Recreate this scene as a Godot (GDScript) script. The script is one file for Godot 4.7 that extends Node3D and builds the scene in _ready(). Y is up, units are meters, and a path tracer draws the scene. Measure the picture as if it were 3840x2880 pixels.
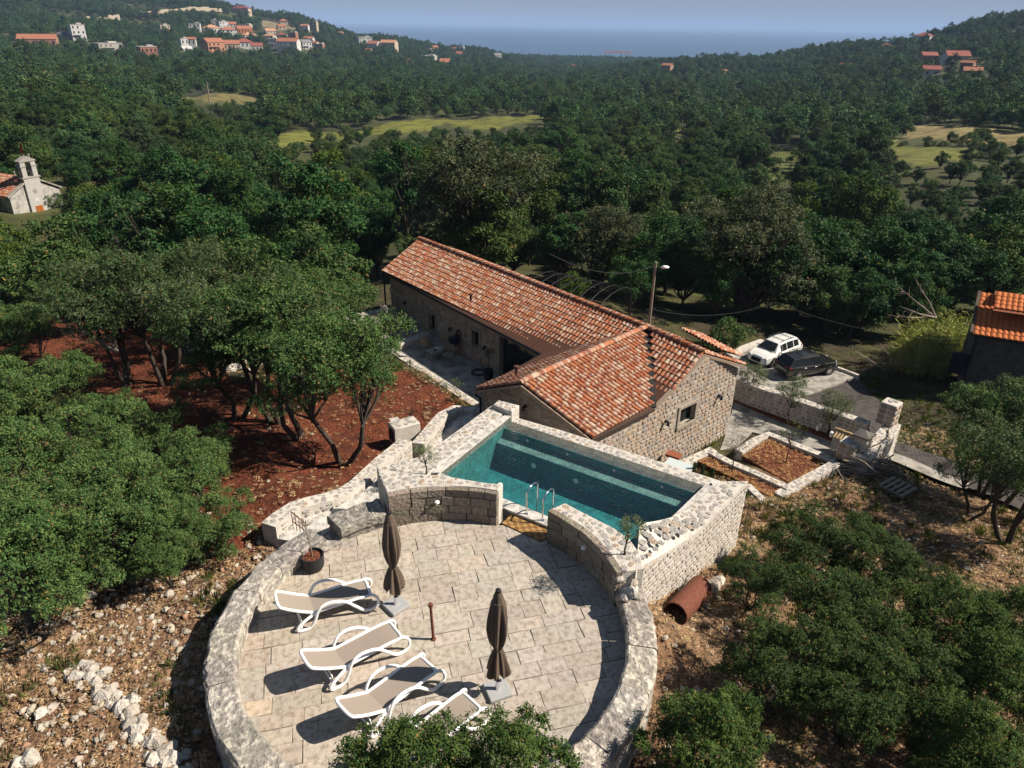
extends Node3D
# A stone house with a pool and a round stone terrace among oak woods above the sea.
# y is up, metres; the terrace floor is y = 0, the camera hovers above x = 0, z = 0.

const GROUND_POINTS := [Vector3(-8, -0.4, -9), Vector3(-7, -0.45, -12), Vector3(-7, -0.35, -6), Vector3(-10, -0.6, -14), Vector3(-12, -0.5, -9), Vector3(-16, -1, -12), Vector3(-20, -1.6, -18), Vector3(-7, -0.6, -15), Vector3(-6.5, -0.9, -17), Vector3(-9, -1.3, -19), Vector3(-12, -1.9, -22), Vector3(-6.5, -1.7, -21), Vector3(-5.5, -2.1, -24), Vector3(-4.5, -2.6, -26.5), Vector3(-8, -2.6, -28), Vector3(-10, -2.8, -33), Vector3(-16, -2.6, -28), Vector3(-24, -2.4, -30), Vector3(-30, -1.5, -22), Vector3(-14, -3.8, -40), Vector3(-25, -3.4, -42), Vector3(0, -3, -33), Vector3(3, -3.1, -29), Vector3(-3, -3, -37), Vector3(6, -3.6, -25), Vector3(-2.5, -2.5, -24), Vector3(5, -4.2, -36), Vector3(0, -4.3, -43), Vector3(9, -3.6, -26), Vector3(11, -3.6, -24.5), Vector3(10, -3.8, -28), Vector3(12, -5.2, -30), Vector3(14, -6.2, -33), Vector3(17, -6.3, -36), Vector3(20, -6.8, -40), Vector3(13, -6.4, -39), Vector3(18, -5.4, -31), Vector3(17, -4.5, -27), Vector3(16.5, -3.9, -24), Vector3(20, -3.7, -22), Vector3(26, -3.6, -20), Vector3(24, -4.8, -28), Vector3(30, -5.5, -32), Vector3(30, -4.2, -24), Vector3(36, -4.6, -30), Vector3(3.2, -0.35, -12.5), Vector3(4.2, -1, -13), Vector3(5.5, -1.5, -14.5), Vector3(6.9, -2.15, -16.5), Vector3(8, -2.5, -17.5), Vector3(8.5, -2.75, -19.5), Vector3(9, -3.1, -22), Vector3(12, -3, -21), Vector3(14, -3.3, -21.5), Vector3(10, -2.2, -16), Vector3(14, -2.6, -17), Vector3(18, -3, -17), Vector3(6, -1.2, -11), Vector3(9, -1.5, -10), Vector3(14, -2, -11), Vector3(20, -2.4, -12), Vector3(26, -3, -14), Vector3(4.5, -0.8, -8.5), Vector3(8, -1.1, -6), Vector3(3, -0.6, -6), Vector3(0, -0.5, -4), Vector3(-4, -0.4, -4), Vector3(0, -0.6, 0), Vector3(10, -1.2, 0), Vector3(-10, -0.5, 0), Vector3(20, -2, 0), Vector3(-20, -1, 0), Vector3(30, -3, -4), Vector3(0, -1.2, -18), Vector3(-2, -2, -20), Vector3(3, -2.4, -19), Vector3(-1.5, -0.4, -11.4), Vector3(2, -3.3, -22)]
const FAR_ANGLES := [-0.7815, -0.5723, -0.3917, -0.2894, -0.1807, -0.0677, 0.0469, 0.2691, 0.4204, 0.5583, 0.764]
const FAR_DISTANCES := [45, 80, 140, 240, 400, 650, 900, 1250, 1700, 2400]
const FAR_HEIGHTS := [
	[-2, -2, -1, 0, 5, 15, 40, 80, 120, 120],
	[-3.5, -5, -7, -10, -12, -11, 6, 46, 100, 100],
	[-4, -7, -10, -14, -18, -19, -4, 34, 40, -80],
	[-4, -8, -12, -16, -21, -24, -12, 15, -16, -80],
	[-4.5, -8, -13, -17, -23, -29, -22, -14, -45, -80],
	[-4.5, -9, -13, -18, -24, -32, -36, -29, -55, -80],
	[-5, -9, -13, -18, -24, -34, -43, -52, -58, -80],
	[-6, -10, -14, -18, -24, -29, -24, -45, -58, -80],
	[-6.5, -10, -13, -16, -20, -15, -6, -25, -66, -80],
	[-6.5, -9, -11, -12, -12, 1, 21, 15, -25, -80],
	[-6, -8, -8, -6, 2, 30, 60, 60, 20, -20]]

const TERRACE := Vector2(-1.51, -11.40)
const SUN_TOWARDS := Vector3(0.725, 0.688, 0.02)

var rng := RandomNumberGenerator.new()
var taken := {}
var tone_textures := {}
var stone_shapes := {}


# ---------------------------------------------------------------- mesh builder
class Shape:
	var v := PackedVector3Array()
	var n := PackedVector3Array()
	var c := PackedColorArray()
	var col := Color.WHITE

	func tri(a: Vector3, b: Vector3, d: Vector3) -> void:
		var m := (b - a).cross(d - a)
		if m.length_squared() < 1e-14:
			return
		m = m.normalized()
		v.push_back(a); v.push_back(d); v.push_back(b)
		n.push_back(m); n.push_back(m); n.push_back(m)
		c.push_back(col); c.push_back(col); c.push_back(col)

	func quad(a: Vector3, b: Vector3, d: Vector3, e: Vector3) -> void:
		tri(a, b, d)
		tri(a, d, e)

	func smooth(a: Vector3, b: Vector3, d: Vector3, na: Vector3, nb: Vector3, nd: Vector3) -> void:
		v.push_back(a); v.push_back(d); v.push_back(b)
		n.push_back(na); n.push_back(nd); n.push_back(nb)
		c.push_back(col); c.push_back(col); c.push_back(col)

	# a box given by its corner frame: centre, half axes
	func slab(o: Vector3, x: Vector3, y: Vector3, z: Vector3, bev := 0.0) -> void:
		if x.cross(y).dot(z) < 0.0:
			z = -z
		if bev <= 0.0:
			var p := []
			for i in 8:
				p.append(o + x * (1 if i & 1 else -1) + y * (1 if i & 2 else -1) + z * (1 if i & 4 else -1))
			quad(p[4], p[5], p[7], p[6]); quad(p[1], p[0], p[2], p[3])
			quad(p[5], p[1], p[3], p[7]); quad(p[0], p[4], p[6], p[2])
			quad(p[6], p[7], p[3], p[2]); quad(p[0], p[1], p[5], p[4])
			return
		var ax := [x, y, z]
		var b := minf(bev, 0.45 * minf(x.length(), minf(y.length(), z.length())))
		var inn := [1.0 - b / x.length(), 1.0 - b / y.length(), 1.0 - b / z.length()]
		var pt := func(k: int, s: Array) -> Vector3:
			var q := o
			for i in 3:
				q += ax[i] * s[i] * (1.0 if i == k else inn[i])
			return q
		for k in 3:
			var k1 := (k + 1) % 3
			var k2 := (k + 2) % 3
			for s in [-1.0, 1.0]:
				var q := []
				for e in [[-1.0, -1.0], [1.0, -1.0], [1.0, 1.0], [-1.0, 1.0]]:
					var g := [0.0, 0.0, 0.0]
					g[k] = s; g[k1] = e[0]; g[k2] = e[1]
					q.append(pt.call(k, g))
				outward(o, q[0], q[1], q[2], q[3])
				for t in [-1.0, 1.0]:
					var g0 := [0.0, 0.0, 0.0]
					g0[k1] = s; g0[k2] = t; g0[k] = -1.0
					var g1 := g0.duplicate()
					g1[k] = 1.0
					outward(o, pt.call(k1, g0), pt.call(k1, g1), pt.call(k2, g1), pt.call(k2, g0))
		for i in 8:
			var g := [1.0 if i & 1 else -1.0, 1.0 if i & 2 else -1.0, 1.0 if i & 4 else -1.0]
			var p0: Vector3 = pt.call(0, g)
			outward(o, p0, pt.call(1, g), pt.call(2, g), p0)

	func outward(o: Vector3, a: Vector3, b: Vector3, d: Vector3, e: Vector3) -> void:
		if (b - a).cross(d - a).dot((a + b + d) / 3.0 - o) < 0.0:
			quad(a, e, d, b)
		else:
			quad(a, b, d, e)

	func box(o: Vector3, size: Vector3, turn := 0.0, bev := 0.0) -> void:
		var r := Basis(Vector3.UP, turn)
		slab(o, r.x * size.x * 0.5, Vector3.UP * size.y * 0.5, r.z * size.z * 0.5, bev)

	# convex outline in plan (x, z), from y0 up to y1
	func prism(poly: PackedVector2Array, y0: float, y1: float, bev := 0.0, lift = null) -> void:
		var p := poly
		if Geometry2D.is_polygon_clockwise(p):
			p.reverse()
		var m := Vector2.ZERO
		for q in p:
			m += q
		m /= p.size()
		var top := PackedVector3Array()
		var rim := PackedVector3Array()
		for q in p:
			var yy: float = y1 + (lift.call(q) if lift != null else 0.0)
			var inn := q
			if bev > 0.0:
				inn = q + (m - q).normalized() * minf(bev, 0.4 * q.distance_to(m))
			top.push_back(Vector3(inn.x, yy, inn.y))
			rim.push_back(Vector3(q.x, yy - bev * 0.8, q.y))
		var k := p.size()
		var idx := Geometry2D.triangulate_polygon(p)
		if idx.size() >= 3:
			for i in range(0, idx.size(), 3):
				var a := top[idx[i]]
				var b := top[idx[i + 1]]
				var d := top[idx[i + 2]]
				if (b - a).cross(d - a).y < 0:
					tri(a, d, b)
				else:
					tri(a, b, d)
		for i in k:
			var j := (i + 1) % k
			var a := rim[i]
			var b := rim[j]
			if bev > 0.0:
				quad(top[j], top[i], a, b)
			quad(b, a, Vector3(a.x, y0, a.z), Vector3(b.x, y0, b.z))

	func tube(path: Array, radii: Array, sides := 7, cap := true) -> void:
		var k := path.size()
		var ref := Vector3.UP
		var prev := []
		var prevn := []
		for i in k:
			var p: Vector3 = path[i]
			var d: Vector3 = (path[mini(i + 1, k - 1)] - path[maxi(i - 1, 0)])
			d = d.normalized() if d.length() > 1e-6 else Vector3.UP
			if i == 0:
				ref = Vector3.RIGHT if absf(d.y) > 0.8 else Vector3.UP
			var x := d.cross(ref).normalized()
			if x.length() < 0.1:
				x = d.cross(Vector3(0.3, 0.5, 0.8)).normalized()
			var y := x.cross(d).normalized()
			ref = y
			var ring := []
			var nn := []
			for s in sides:
				var a := TAU * s / sides
				var q := x * cos(a) + y * sin(a)
				nn.append(q)
				ring.append(p + q * float(radii[i]))
			if i > 0:
				for s in sides:
					var t := (s + 1) % sides
					smooth(prev[s], ring[s], ring[t], prevn[s], nn[s], nn[t])
					smooth(prev[s], ring[t], prev[t], prevn[s], nn[t], prevn[t])
			if cap and (i == 0 or i == k - 1):
				for s in range(1, sides - 1):
					if i == 0:
						tri(ring[0], ring[s], ring[s + 1])
					else:
						tri(ring[0], ring[s + 1], ring[s])
			prev = ring
			prevn = nn

	# profile points (radius, height) turned round the y axis at o
	func lathe(o: Vector3, profile: Array, sides := 20) -> void:
		for i in range(profile.size() - 1):
			var p: Vector2 = profile[i]
			var q: Vector2 = profile[i + 1]
			var m := Vector2(q.y - p.y, -(q.x - p.x)).normalized()
			for s in sides:
				var a := TAU * s / sides
				var b := TAU * (s + 1) / sides
				var ca := Vector3(cos(a), 0, sin(a))
				var cb := Vector3(cos(b), 0, sin(b))
				var a0 := o + ca * p.x + Vector3.UP * p.y
				var b0 := o + cb * p.x + Vector3.UP * p.y
				var a1 := o + ca * q.x + Vector3.UP * q.y
				var b1 := o + cb * q.x + Vector3.UP * q.y
				var na := ca * m.x + Vector3.UP * m.y
				var nb := cb * m.x + Vector3.UP * m.y
				if q.x > 1e-5:
					smooth(a0, a1, b1, na, na, nb)
				if p.x > 1e-5:
					smooth(a0, b1, b0, na, nb, nb)

	func ball(o: Vector3, r: Vector3, sides := 10, rings := 6) -> void:
		for i in rings:
			for s in sides:
				var q := []
				for d in [[i, s], [i, s + 1], [i + 1, s + 1], [i + 1, s]]:
					var t: float = PI * d[0] / rings
					var a: float = TAU * d[1] / sides
					q.append(Vector3(sin(t) * cos(a), cos(t), sin(t) * sin(a)))
				smooth(o + q[0] * r, o + q[1] * r, o + q[2] * r, q[0], q[1], q[2])
				smooth(o + q[0] * r, o + q[2] * r, o + q[3] * r, q[0], q[2], q[3])

	func add(other: Shape, t: Transform3D, tint := Color.WHITE) -> void:
		var nb := t.basis.inverse().transposed()
		for i in other.v.size():
			v.push_back(t * other.v[i])
			n.push_back((nb * other.n[i]).normalized())
			c.push_back(other.c[i] * tint)

	func mesh() -> ArrayMesh:
		var m := ArrayMesh.new()
		if v.is_empty():
			return m
		var a := []
		a.resize(Mesh.ARRAY_MAX)
		a[Mesh.ARRAY_VERTEX] = v
		a[Mesh.ARRAY_NORMAL] = n
		a[Mesh.ARRAY_COLOR] = c
		m.add_surface_from_arrays(Mesh.PRIMITIVE_TRIANGLES, a)
		return m


# ---------------------------------------------------------------- nodes
func numbered(called: String) -> String:
	var k: int = taken.get(called, 0)
	taken[called] = k + 1
	return called if k == 0 else "%s_%03d" % [called, k]


func tag(o: Node, label: String, category: String, group := "") -> void:
	o.set_meta("label", label)
	o.set_meta("category", category)
	if group:
		o.set_meta("group", group)


func thing(called: String, label: String, category: String, at := Vector3.ZERO, turn := 0.0, group := "") -> Node3D:
	var o := Node3D.new()
	o.name = numbered(called)
	add_child(o)
	o.position = at
	o.rotation.y = turn
	tag(o, label, category, group)
	return o


func put(called: String, shape, material: Material, parent: Node = self, where := Transform3D()) -> MeshInstance3D:
	var o := MeshInstance3D.new()
	o.name = numbered(called) if parent == self else called
	o.mesh = shape.mesh() if shape is Shape else shape
	o.set_surface_override_material(0, material) if o.mesh.get_surface_count() else null
	o.transform = where
	parent.add_child(o, true)
	return o


func setting(called: String, shape, material: Material) -> MeshInstance3D:
	var o := put(called, shape, material)
	o.set_meta("kind", "structure")
	return o


func stuff(o: Node) -> Node:
	o.set_meta("kind", "stuff")
	return o


func copy_of(o: Node3D, label := "") -> Node3D:
	var c: Node3D = o.duplicate()
	c.name = numbered(String(o.name).rstrip("0123456789").trim_suffix("_"))
	add_child(c)
	if label:
		c.set_meta("label", label)
	return c


# ---------------------------------------------------------------- materials
func lin(r: float, g: float, b: float) -> Color:
	return Color(r, g, b).linear_to_srgb()


func noise_tex(id: String, freq: float, stops: Array, octaves := 4, kind := FastNoiseLite.TYPE_SIMPLEX_SMOOTH, size := 512) -> NoiseTexture2D:
	if tone_textures.has(id):
		return tone_textures[id]
	var f := FastNoiseLite.new()
	f.noise_type = kind
	f.frequency = freq
	f.fractal_octaves = octaves
	f.seed = hash(id) % 9999
	if kind == FastNoiseLite.TYPE_CELLULAR:
		f.cellular_return_type = FastNoiseLite.RETURN_DISTANCE2_SUB
	var t := NoiseTexture2D.new()
	t.width = size
	t.height = size
	t.seamless = true
	t.noise = f
	if stops:
		var g := Gradient.new()
		var off := PackedFloat32Array()
		var cols := PackedColorArray()
		for s in stops:
			off.push_back(s[0])
			cols.push_back(s[1] if s[1] is Color else Color(s[1], s[1], s[1]))
		g.offsets = off
		g.colors = cols
		t.color_ramp = g
	tone_textures[id] = t
	return t


# tile = metres that one repeat of the texture covers
func paint(col: Color, rough: float, tex: Texture2D = null, tile := 1.0, bump: Texture2D = null, depth := 0.0, detail: Texture2D = null, detail_tile := 5.0, world := true) -> StandardMaterial3D:
	var m := StandardMaterial3D.new()
	m.albedo_color = col
	m.roughness = rough
	m.metallic_specular = 0.35
	m.vertex_color_use_as_albedo = true
	m.uv1_triplanar = true
	m.uv1_world_triplanar = world
	m.uv1_scale = Vector3.ONE / tile
	if tex:
		m.albedo_texture = tex
	if bump:
		m.heightmap_enabled = true
		m.heightmap_texture = bump
		m.heightmap_scale = depth
	if detail:
		m.detail_enabled = true
		m.detail_albedo = detail
		m.detail_blend_mode = BaseMaterial3D.BLEND_MODE_MUL
		m.detail_uv_layer = BaseMaterial3D.DETAIL_UV_2
		m.uv2_triplanar = true
		m.uv2_world_triplanar = world
		m.uv2_scale = Vector3.ONE / detail_tile
	return m


func vary(c: Color, by: float) -> Color:
	var k := 1.0 + rng.randf_range(-by, by)
	return Color(c.r * k * (1.0 + rng.randf_range(-by, by) * 0.25), c.g * k, c.b * k * (1.0 + rng.randf_range(-by, by) * 0.25))


var P := {}


func make_materials() -> void:
	var speck := noise_tex("speck", 0.06, [[0.0, 0.55], [0.45, 0.82], [1.0, 1.0]], 5)
	var cloudy := noise_tex("cloudy", 0.012, [[0.0, 0.6], [0.5, 0.88], [1.0, 1.0]], 4)
	var grain := noise_tex("grain", 0.03, [], 5)
	var rough_bump := noise_tex("rough_bump", 0.025, [], 6)
	var lichen := noise_tex("lichen", 0.014, [[0.0, 0.55], [0.35, 0.72], [0.6, 0.82], [0.70, Color(1, 1, 0.98)], [0.9, Color(1, 1, 1)]], 5)
	var stains := noise_tex("stains", 0.02, [[0.0, Color(0.74, 0.71, 0.67)], [0.3, Color(0.88, 0.86, 0.83)], [0.52, Color(0.97, 0.95, 0.92)], [1.0, Color(1, 1, 1)]], 6)
	var pits := noise_tex("pits", 0.09, [[0.0, 0.35], [0.3, 0.85], [1.0, 1.0]], 3)
	P.speck = speck; P.cloudy = cloudy; P.grain = grain
	P.paving = paint(Color.WHITE, 0.9, stains, 1.9, rough_bump, 0.8, noise_tex("fine_speck", 0.08, [[0.0, 0.72], [0.4, 0.93], [1.0, 1.0]], 4), 0.8, false)
	P.joint = paint(lin(0.37, 0.34, 0.305), 0.95, speck, 0.8, grain, 1.0)
	P.old_block = paint(Color.WHITE, 0.95, lichen, 1.5, rough_bump, 3.0, noise_tex("old_speck", 0.06, [[0.0, 0.7], [0.45, 0.92], [1.0, 1.0]], 5), 0.5)
	P.stone = paint(Color.WHITE, 0.92, noise_tex("stone_speck", 0.05, [[0.0, 0.6], [0.4, 0.88], [1.0, 1.0]], 5), 0.7, rough_bump, 2.2, noise_tex("stone_patch", 0.02, [[0.0, 0.72], [0.5, 0.93], [1.0, 1.0]], 4), 1.3)
	P.house_mortar = paint(lin(0.60, 0.535, 0.455), 0.95, speck, 0.6, rough_bump, 1.5, cloudy, 2.3)
	P.lime_mortar = paint(lin(0.62, 0.58, 0.525), 0.95, noise_tex("chalk", 0.05, [[0.0, 0.7], [0.4, 0.93], [1.0, 1.0]], 4), 0.6, rough_bump, 1.5, noise_tex("chalk_patch", 0.012, [[0.0, 0.78], [0.5, 0.95], [1.0, 1.0]], 4), 2.3)
	P.wall_block = paint(Color.WHITE, 0.95, stains, 1.5, rough_bump, 3.0, speck, 0.45)
	P.white_slab = paint(lin(0.82, 0.79, 0.74), 0.6, speck, 1.3, grain, 0.15, cloudy, 2.0)
	P.concrete = paint(lin(0.50, 0.47, 0.42), 0.9, speck, 1.1, grain, 0.4, cloudy, 3.7)
	P.pool_tile = paint(Color.WHITE, 0.5, noise_tex("pool_grain", 0.03, [[0.0, 0.55], [0.42, 0.75], [0.58, 0.95], [1.0, 1.0]], 3), 1.1, grain, 0.2, noise_tex("pool_cloud", 0.012, [[0.0, 0.75], [0.5, 0.93], [1.0, 1.0]], 3), 2.4)  # stone mottle that also paints in the light ripples of the pool floor
	P.clay = paint(Color.WHITE, 0.85, speck, 0.5, grain, 0.4)
	P.soil = paint(Color.WHITE, 1.0, noise_tex("soil", 0.04, [[0.0, 0.45], [0.4, 0.8], [0.7, 1.0], [1.0, 1.0]], 6), 2.2, rough_bump, 6.0, noise_tex("soil2", 0.016, [[0.0, 0.6], [0.5, 0.9], [1.0, 1.0]], 4), 7.0)
	P.far_ground = paint(Color.WHITE, 1.0, cloudy, 30.0, null, 0.0, speck, 9.0)
	P.red_bed = paint(lin(0.25, 0.085, 0.042), 1.0, tone_textures.soil, 1.4, rough_bump, 6.0, speck, 0.3)
	P.asphalt = paint(lin(0.115, 0.10, 0.095), 0.9, speck, 0.9, grain, 0.4, cloudy, 4.0)
	P.plaster = paint(Color.WHITE, 0.9, cloudy, 3.0, grain, 0.3, speck, 0.8)
	P.wood = paint(Color.WHITE, 0.65, speck, 0.35, grain, 0.2)
	P.bark = paint(lin(0.095, 0.075, 0.06), 0.95, speck, 0.5, rough_bump, 3.0, null, 1.0, false)
	P.dead_wood = paint(lin(0.34, 0.29, 0.235), 0.9, speck, 0.4, rough_bump, 1.0)
	P.rust = paint(lin(0.17, 0.068, 0.042), 0.85, noise_tex("rust", 0.03, [[0.0, Color(0.5, 0.42, 0.4)], [0.5, Color(0.9, 0.85, 0.85)], [1.0, Color(1, 1, 1)]], 5), 0.9, grain, 0.6)
	P.white_plastic = paint(lin(0.80, 0.80, 0.79), 0.42)
	P.sling = paint(lin(0.30, 0.255, 0.215), 0.85, noise_tex("weave", 0.2, [[0.0, 0.8], [1.0, 1.0]], 1), 0.12)
	P.canvas = paint(lin(0.135, 0.098, 0.073), 0.92, speck, 0.5)
	P.canvas.rim_enabled = true
	P.canvas.rim = 0.25
	P.canvas_red = paint(Color.WHITE, 0.9)
	P.dark_metal = paint(lin(0.025, 0.025, 0.027), 0.5)
	P.dark_metal.metallic = 0.4
	P.steel = paint(lin(0.75, 0.75, 0.77), 0.12)
	P.steel.metallic = 1.0
	P.granite = paint(lin(0.40, 0.41, 0.42), 0.6, noise_tex("granite", 0.25, [[0.0, 0.5], [0.5, 0.9], [1.0, 1.0]], 2), 0.6)
	P.black_plastic = paint(lin(0.022, 0.023, 0.026), 0.55)
	P.glass_dark = paint(lin(0.012, 0.015, 0.018), 0.06)
	P.glass_dark.metallic_specular = 0.35
	P.rubber = paint(lin(0.02, 0.02, 0.021), 0.8)
	P.plain = paint(Color.WHITE, 0.75, speck, 0.9)
	P.gloss = paint(Color.WHITE, 0.3)
	P.lens = paint(lin(0.75, 0.75, 0.72), 0.15)
	P.brick_red = paint(lin(0.30, 0.10, 0.055), 0.9, speck, 0.8)
	P.water = StandardMaterial3D.new()
	P.water.albedo_color = Color(0.02, 0.2, 0.22, 0.1)
	P.water.transparency = BaseMaterial3D.TRANSPARENCY_ALPHA
	P.water.roughness = 0.02
	P.water.metallic_specular = 0.5
	P.water.heightmap_enabled = true
	P.water.heightmap_texture = noise_tex("ripples", 0.02, [], 3)
	P.water.heightmap_scale = 2.0
	P.water.uv1_triplanar = true
	P.water.uv1_world_triplanar = true
	P.water.uv1_scale = Vector3.ONE / 1.6
	P.sea = paint(lin(0.045, 0.088, 0.155), 0.5, null, 1.0, noise_tex("waves", 0.02, [], 4), 60.0)
	P.sea.uv1_scale = Vector3.ONE / 90.0
	for k in [["leaf", 0.6, Color(1, 1, 1)], ["leaf_matte", 0.8, Color(1, 1, 1)], ["leaf_dark", 0.6, Color(0.82, 0.92, 0.85)], ["leaf_yellow", 0.6, Color(1.0, 0.98, 0.75)], ["leaf_olive", 0.65, Color(0.98, 0.93, 0.85)]]:
		var m := StandardMaterial3D.new()
		m.vertex_color_use_as_albedo = true
		m.albedo_color = k[2]
		m.roughness = k[1]
		m.metallic_specular = 0.22
		m.cull_mode = BaseMaterial3D.CULL_DISABLED
		m.backlight_enabled = true
		m.backlight = Color(0.55, 0.62, 0.3)
		P[k[0]] = m


# ---------------------------------------------------------------- terrain
func near_ground(x: float, z: float) -> float:
	var s := 0.0
	var t := 0.0
	for p in GROUND_POINTS:
		var dx: float = p.x - x
		var dz: float = p.z - z
		var d := dx * dx + dz * dz + 0.15
		var w := pow(d, -1.75)
		s += w * p.y
		t += w
	return s / t


func far_ground(x: float, z: float) -> float:
	var d := maxf(sqrt(x * x + z * z), FAR_DISTANCES[0])
	var a := clampf(atan2(x, -z), FAR_ANGLES[0], FAR_ANGLES[-1] - 1e-6)
	var i := 0
	while i < FAR_ANGLES.size() - 2 and a > FAR_ANGLES[i + 1]:
		i += 1
	var t: float = (a - FAR_ANGLES[i]) / (FAR_ANGLES[i + 1] - FAR_ANGLES[i])
	t = t * t * (3.0 - 2.0 * t)
	var j := 0
	while j < FAR_DISTANCES.size() - 2 and d > FAR_DISTANCES[j + 1]:
		j += 1
	var s: float = minf((log(d) - log(FAR_DISTANCES[j])) / (log(FAR_DISTANCES[j + 1]) - log(FAR_DISTANCES[j])), 1.0)
	s = s * s * (3.0 - 2.0 * s) * 0.5 + s * 0.5
	var e: float = lerpf(FAR_HEIGHTS[i][j], FAR_HEIGHTS[i][j + 1], s)
	var f: float = lerpf(FAR_HEIGHTS[i + 1][j], FAR_HEIGHTS[i + 1][j + 1], s)
	return lerpf(e, f, t)


func ground(x: float, z: float) -> float:
	var b := clampf((sqrt(x * x + z * z) - 36.0) / 16.0, 0.0, 1.0)
	b = b * b * (3.0 - 2.0 * b)
	if b <= 0.0:
		return near_ground(x, z)
	if b >= 1.0:
		return far_ground(x, z)
	return lerpf(near_ground(x, z), far_ground(x, z), b)


func on_ground(x: float, z: float, lift := 0.0) -> Vector3:
	return Vector3(x, ground(x, z) + lift, z)


func inside(p: Vector2, poly: PackedVector2Array) -> bool:
	return Geometry2D.is_point_in_polygon(p, poly)


func ring(phi: float, r: float, y := 0.0) -> Vector3:
	return Vector3(TERRACE.x + r * cos(phi), y, TERRACE.y + r * sin(phi))


func _ready() -> void:
	rng.seed = 20240
	var camera := Camera3D.new()
	camera.name = "camera"
	camera.transform = Transform3D(Basis(Vector3(0.999877, 0.014057, -0.007009), Vector3(-0.015707, 0.894824, -0.446143), Vector3(-0.000000, 0.446198, 0.894934)), Vector3(0, 11.7, 0))
	camera.fov = 55.95
	camera.near = 0.1
	camera.far = 60000.0
	camera.current = true
	add_child(camera)
	var air := Environment.new()
	air.background_mode = Environment.BG_SKY
	var sky := Sky.new()
	var look := ProceduralSkyMaterial.new()
	look.sky_top_color = lin(0.125, 0.18, 0.275)
	look.sky_horizon_color = lin(0.30, 0.345, 0.405)
	look.sky_curve = 0.12
	look.ground_horizon_color = lin(0.27, 0.36, 0.49)
	look.ground_bottom_color = lin(0.05, 0.06, 0.06)
	look.sun_angle_max = 12.0
	sky.sky_material = look
	air.sky = sky
	air.tonemap_mode = Environment.TONE_MAPPER_LINEAR
	air.tonemap_exposure = 1.9
	air.background_energy_multiplier = 0.55
	air.sdfgi_enabled = true
	air.ssao_enabled = true
	air.ssil_enabled = true
	air.fog_enabled = true
	air.fog_light_color = Color(0.62, 0.74, 0.92)
	air.fog_density = 0.00012
	var around := WorldEnvironment.new()
	around.name = "air"
	around.environment = air
	add_child(around)
	var sun := DirectionalLight3D.new()
	sun.name = "sun"
	sun.light_color = Color(1.0, 0.95, 0.88)
	sun.light_energy = 1.6
	sun.light_angular_distance = 0.5
	sun.shadow_enabled = true
	sun.look_at_from_position(SUN_TOWARDS * 100.0, Vector3.ZERO)
	add_child(sun)

	make_materials()
	make_stone_shapes()
	grow_kinds()
	build_ground()
	build_far_ground()
	build_terrace()
	build_pool()
	build_pool_walls()
	build_house()
	build_patio()
	build_garden()
	build_road()
	build_terrace_things()
	build_loungers()
	build_cars()
	build_neighbour()
	build_church()
	build_far_houses()
	build_trees()
	build_forest()
	build_ground_cover()


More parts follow.
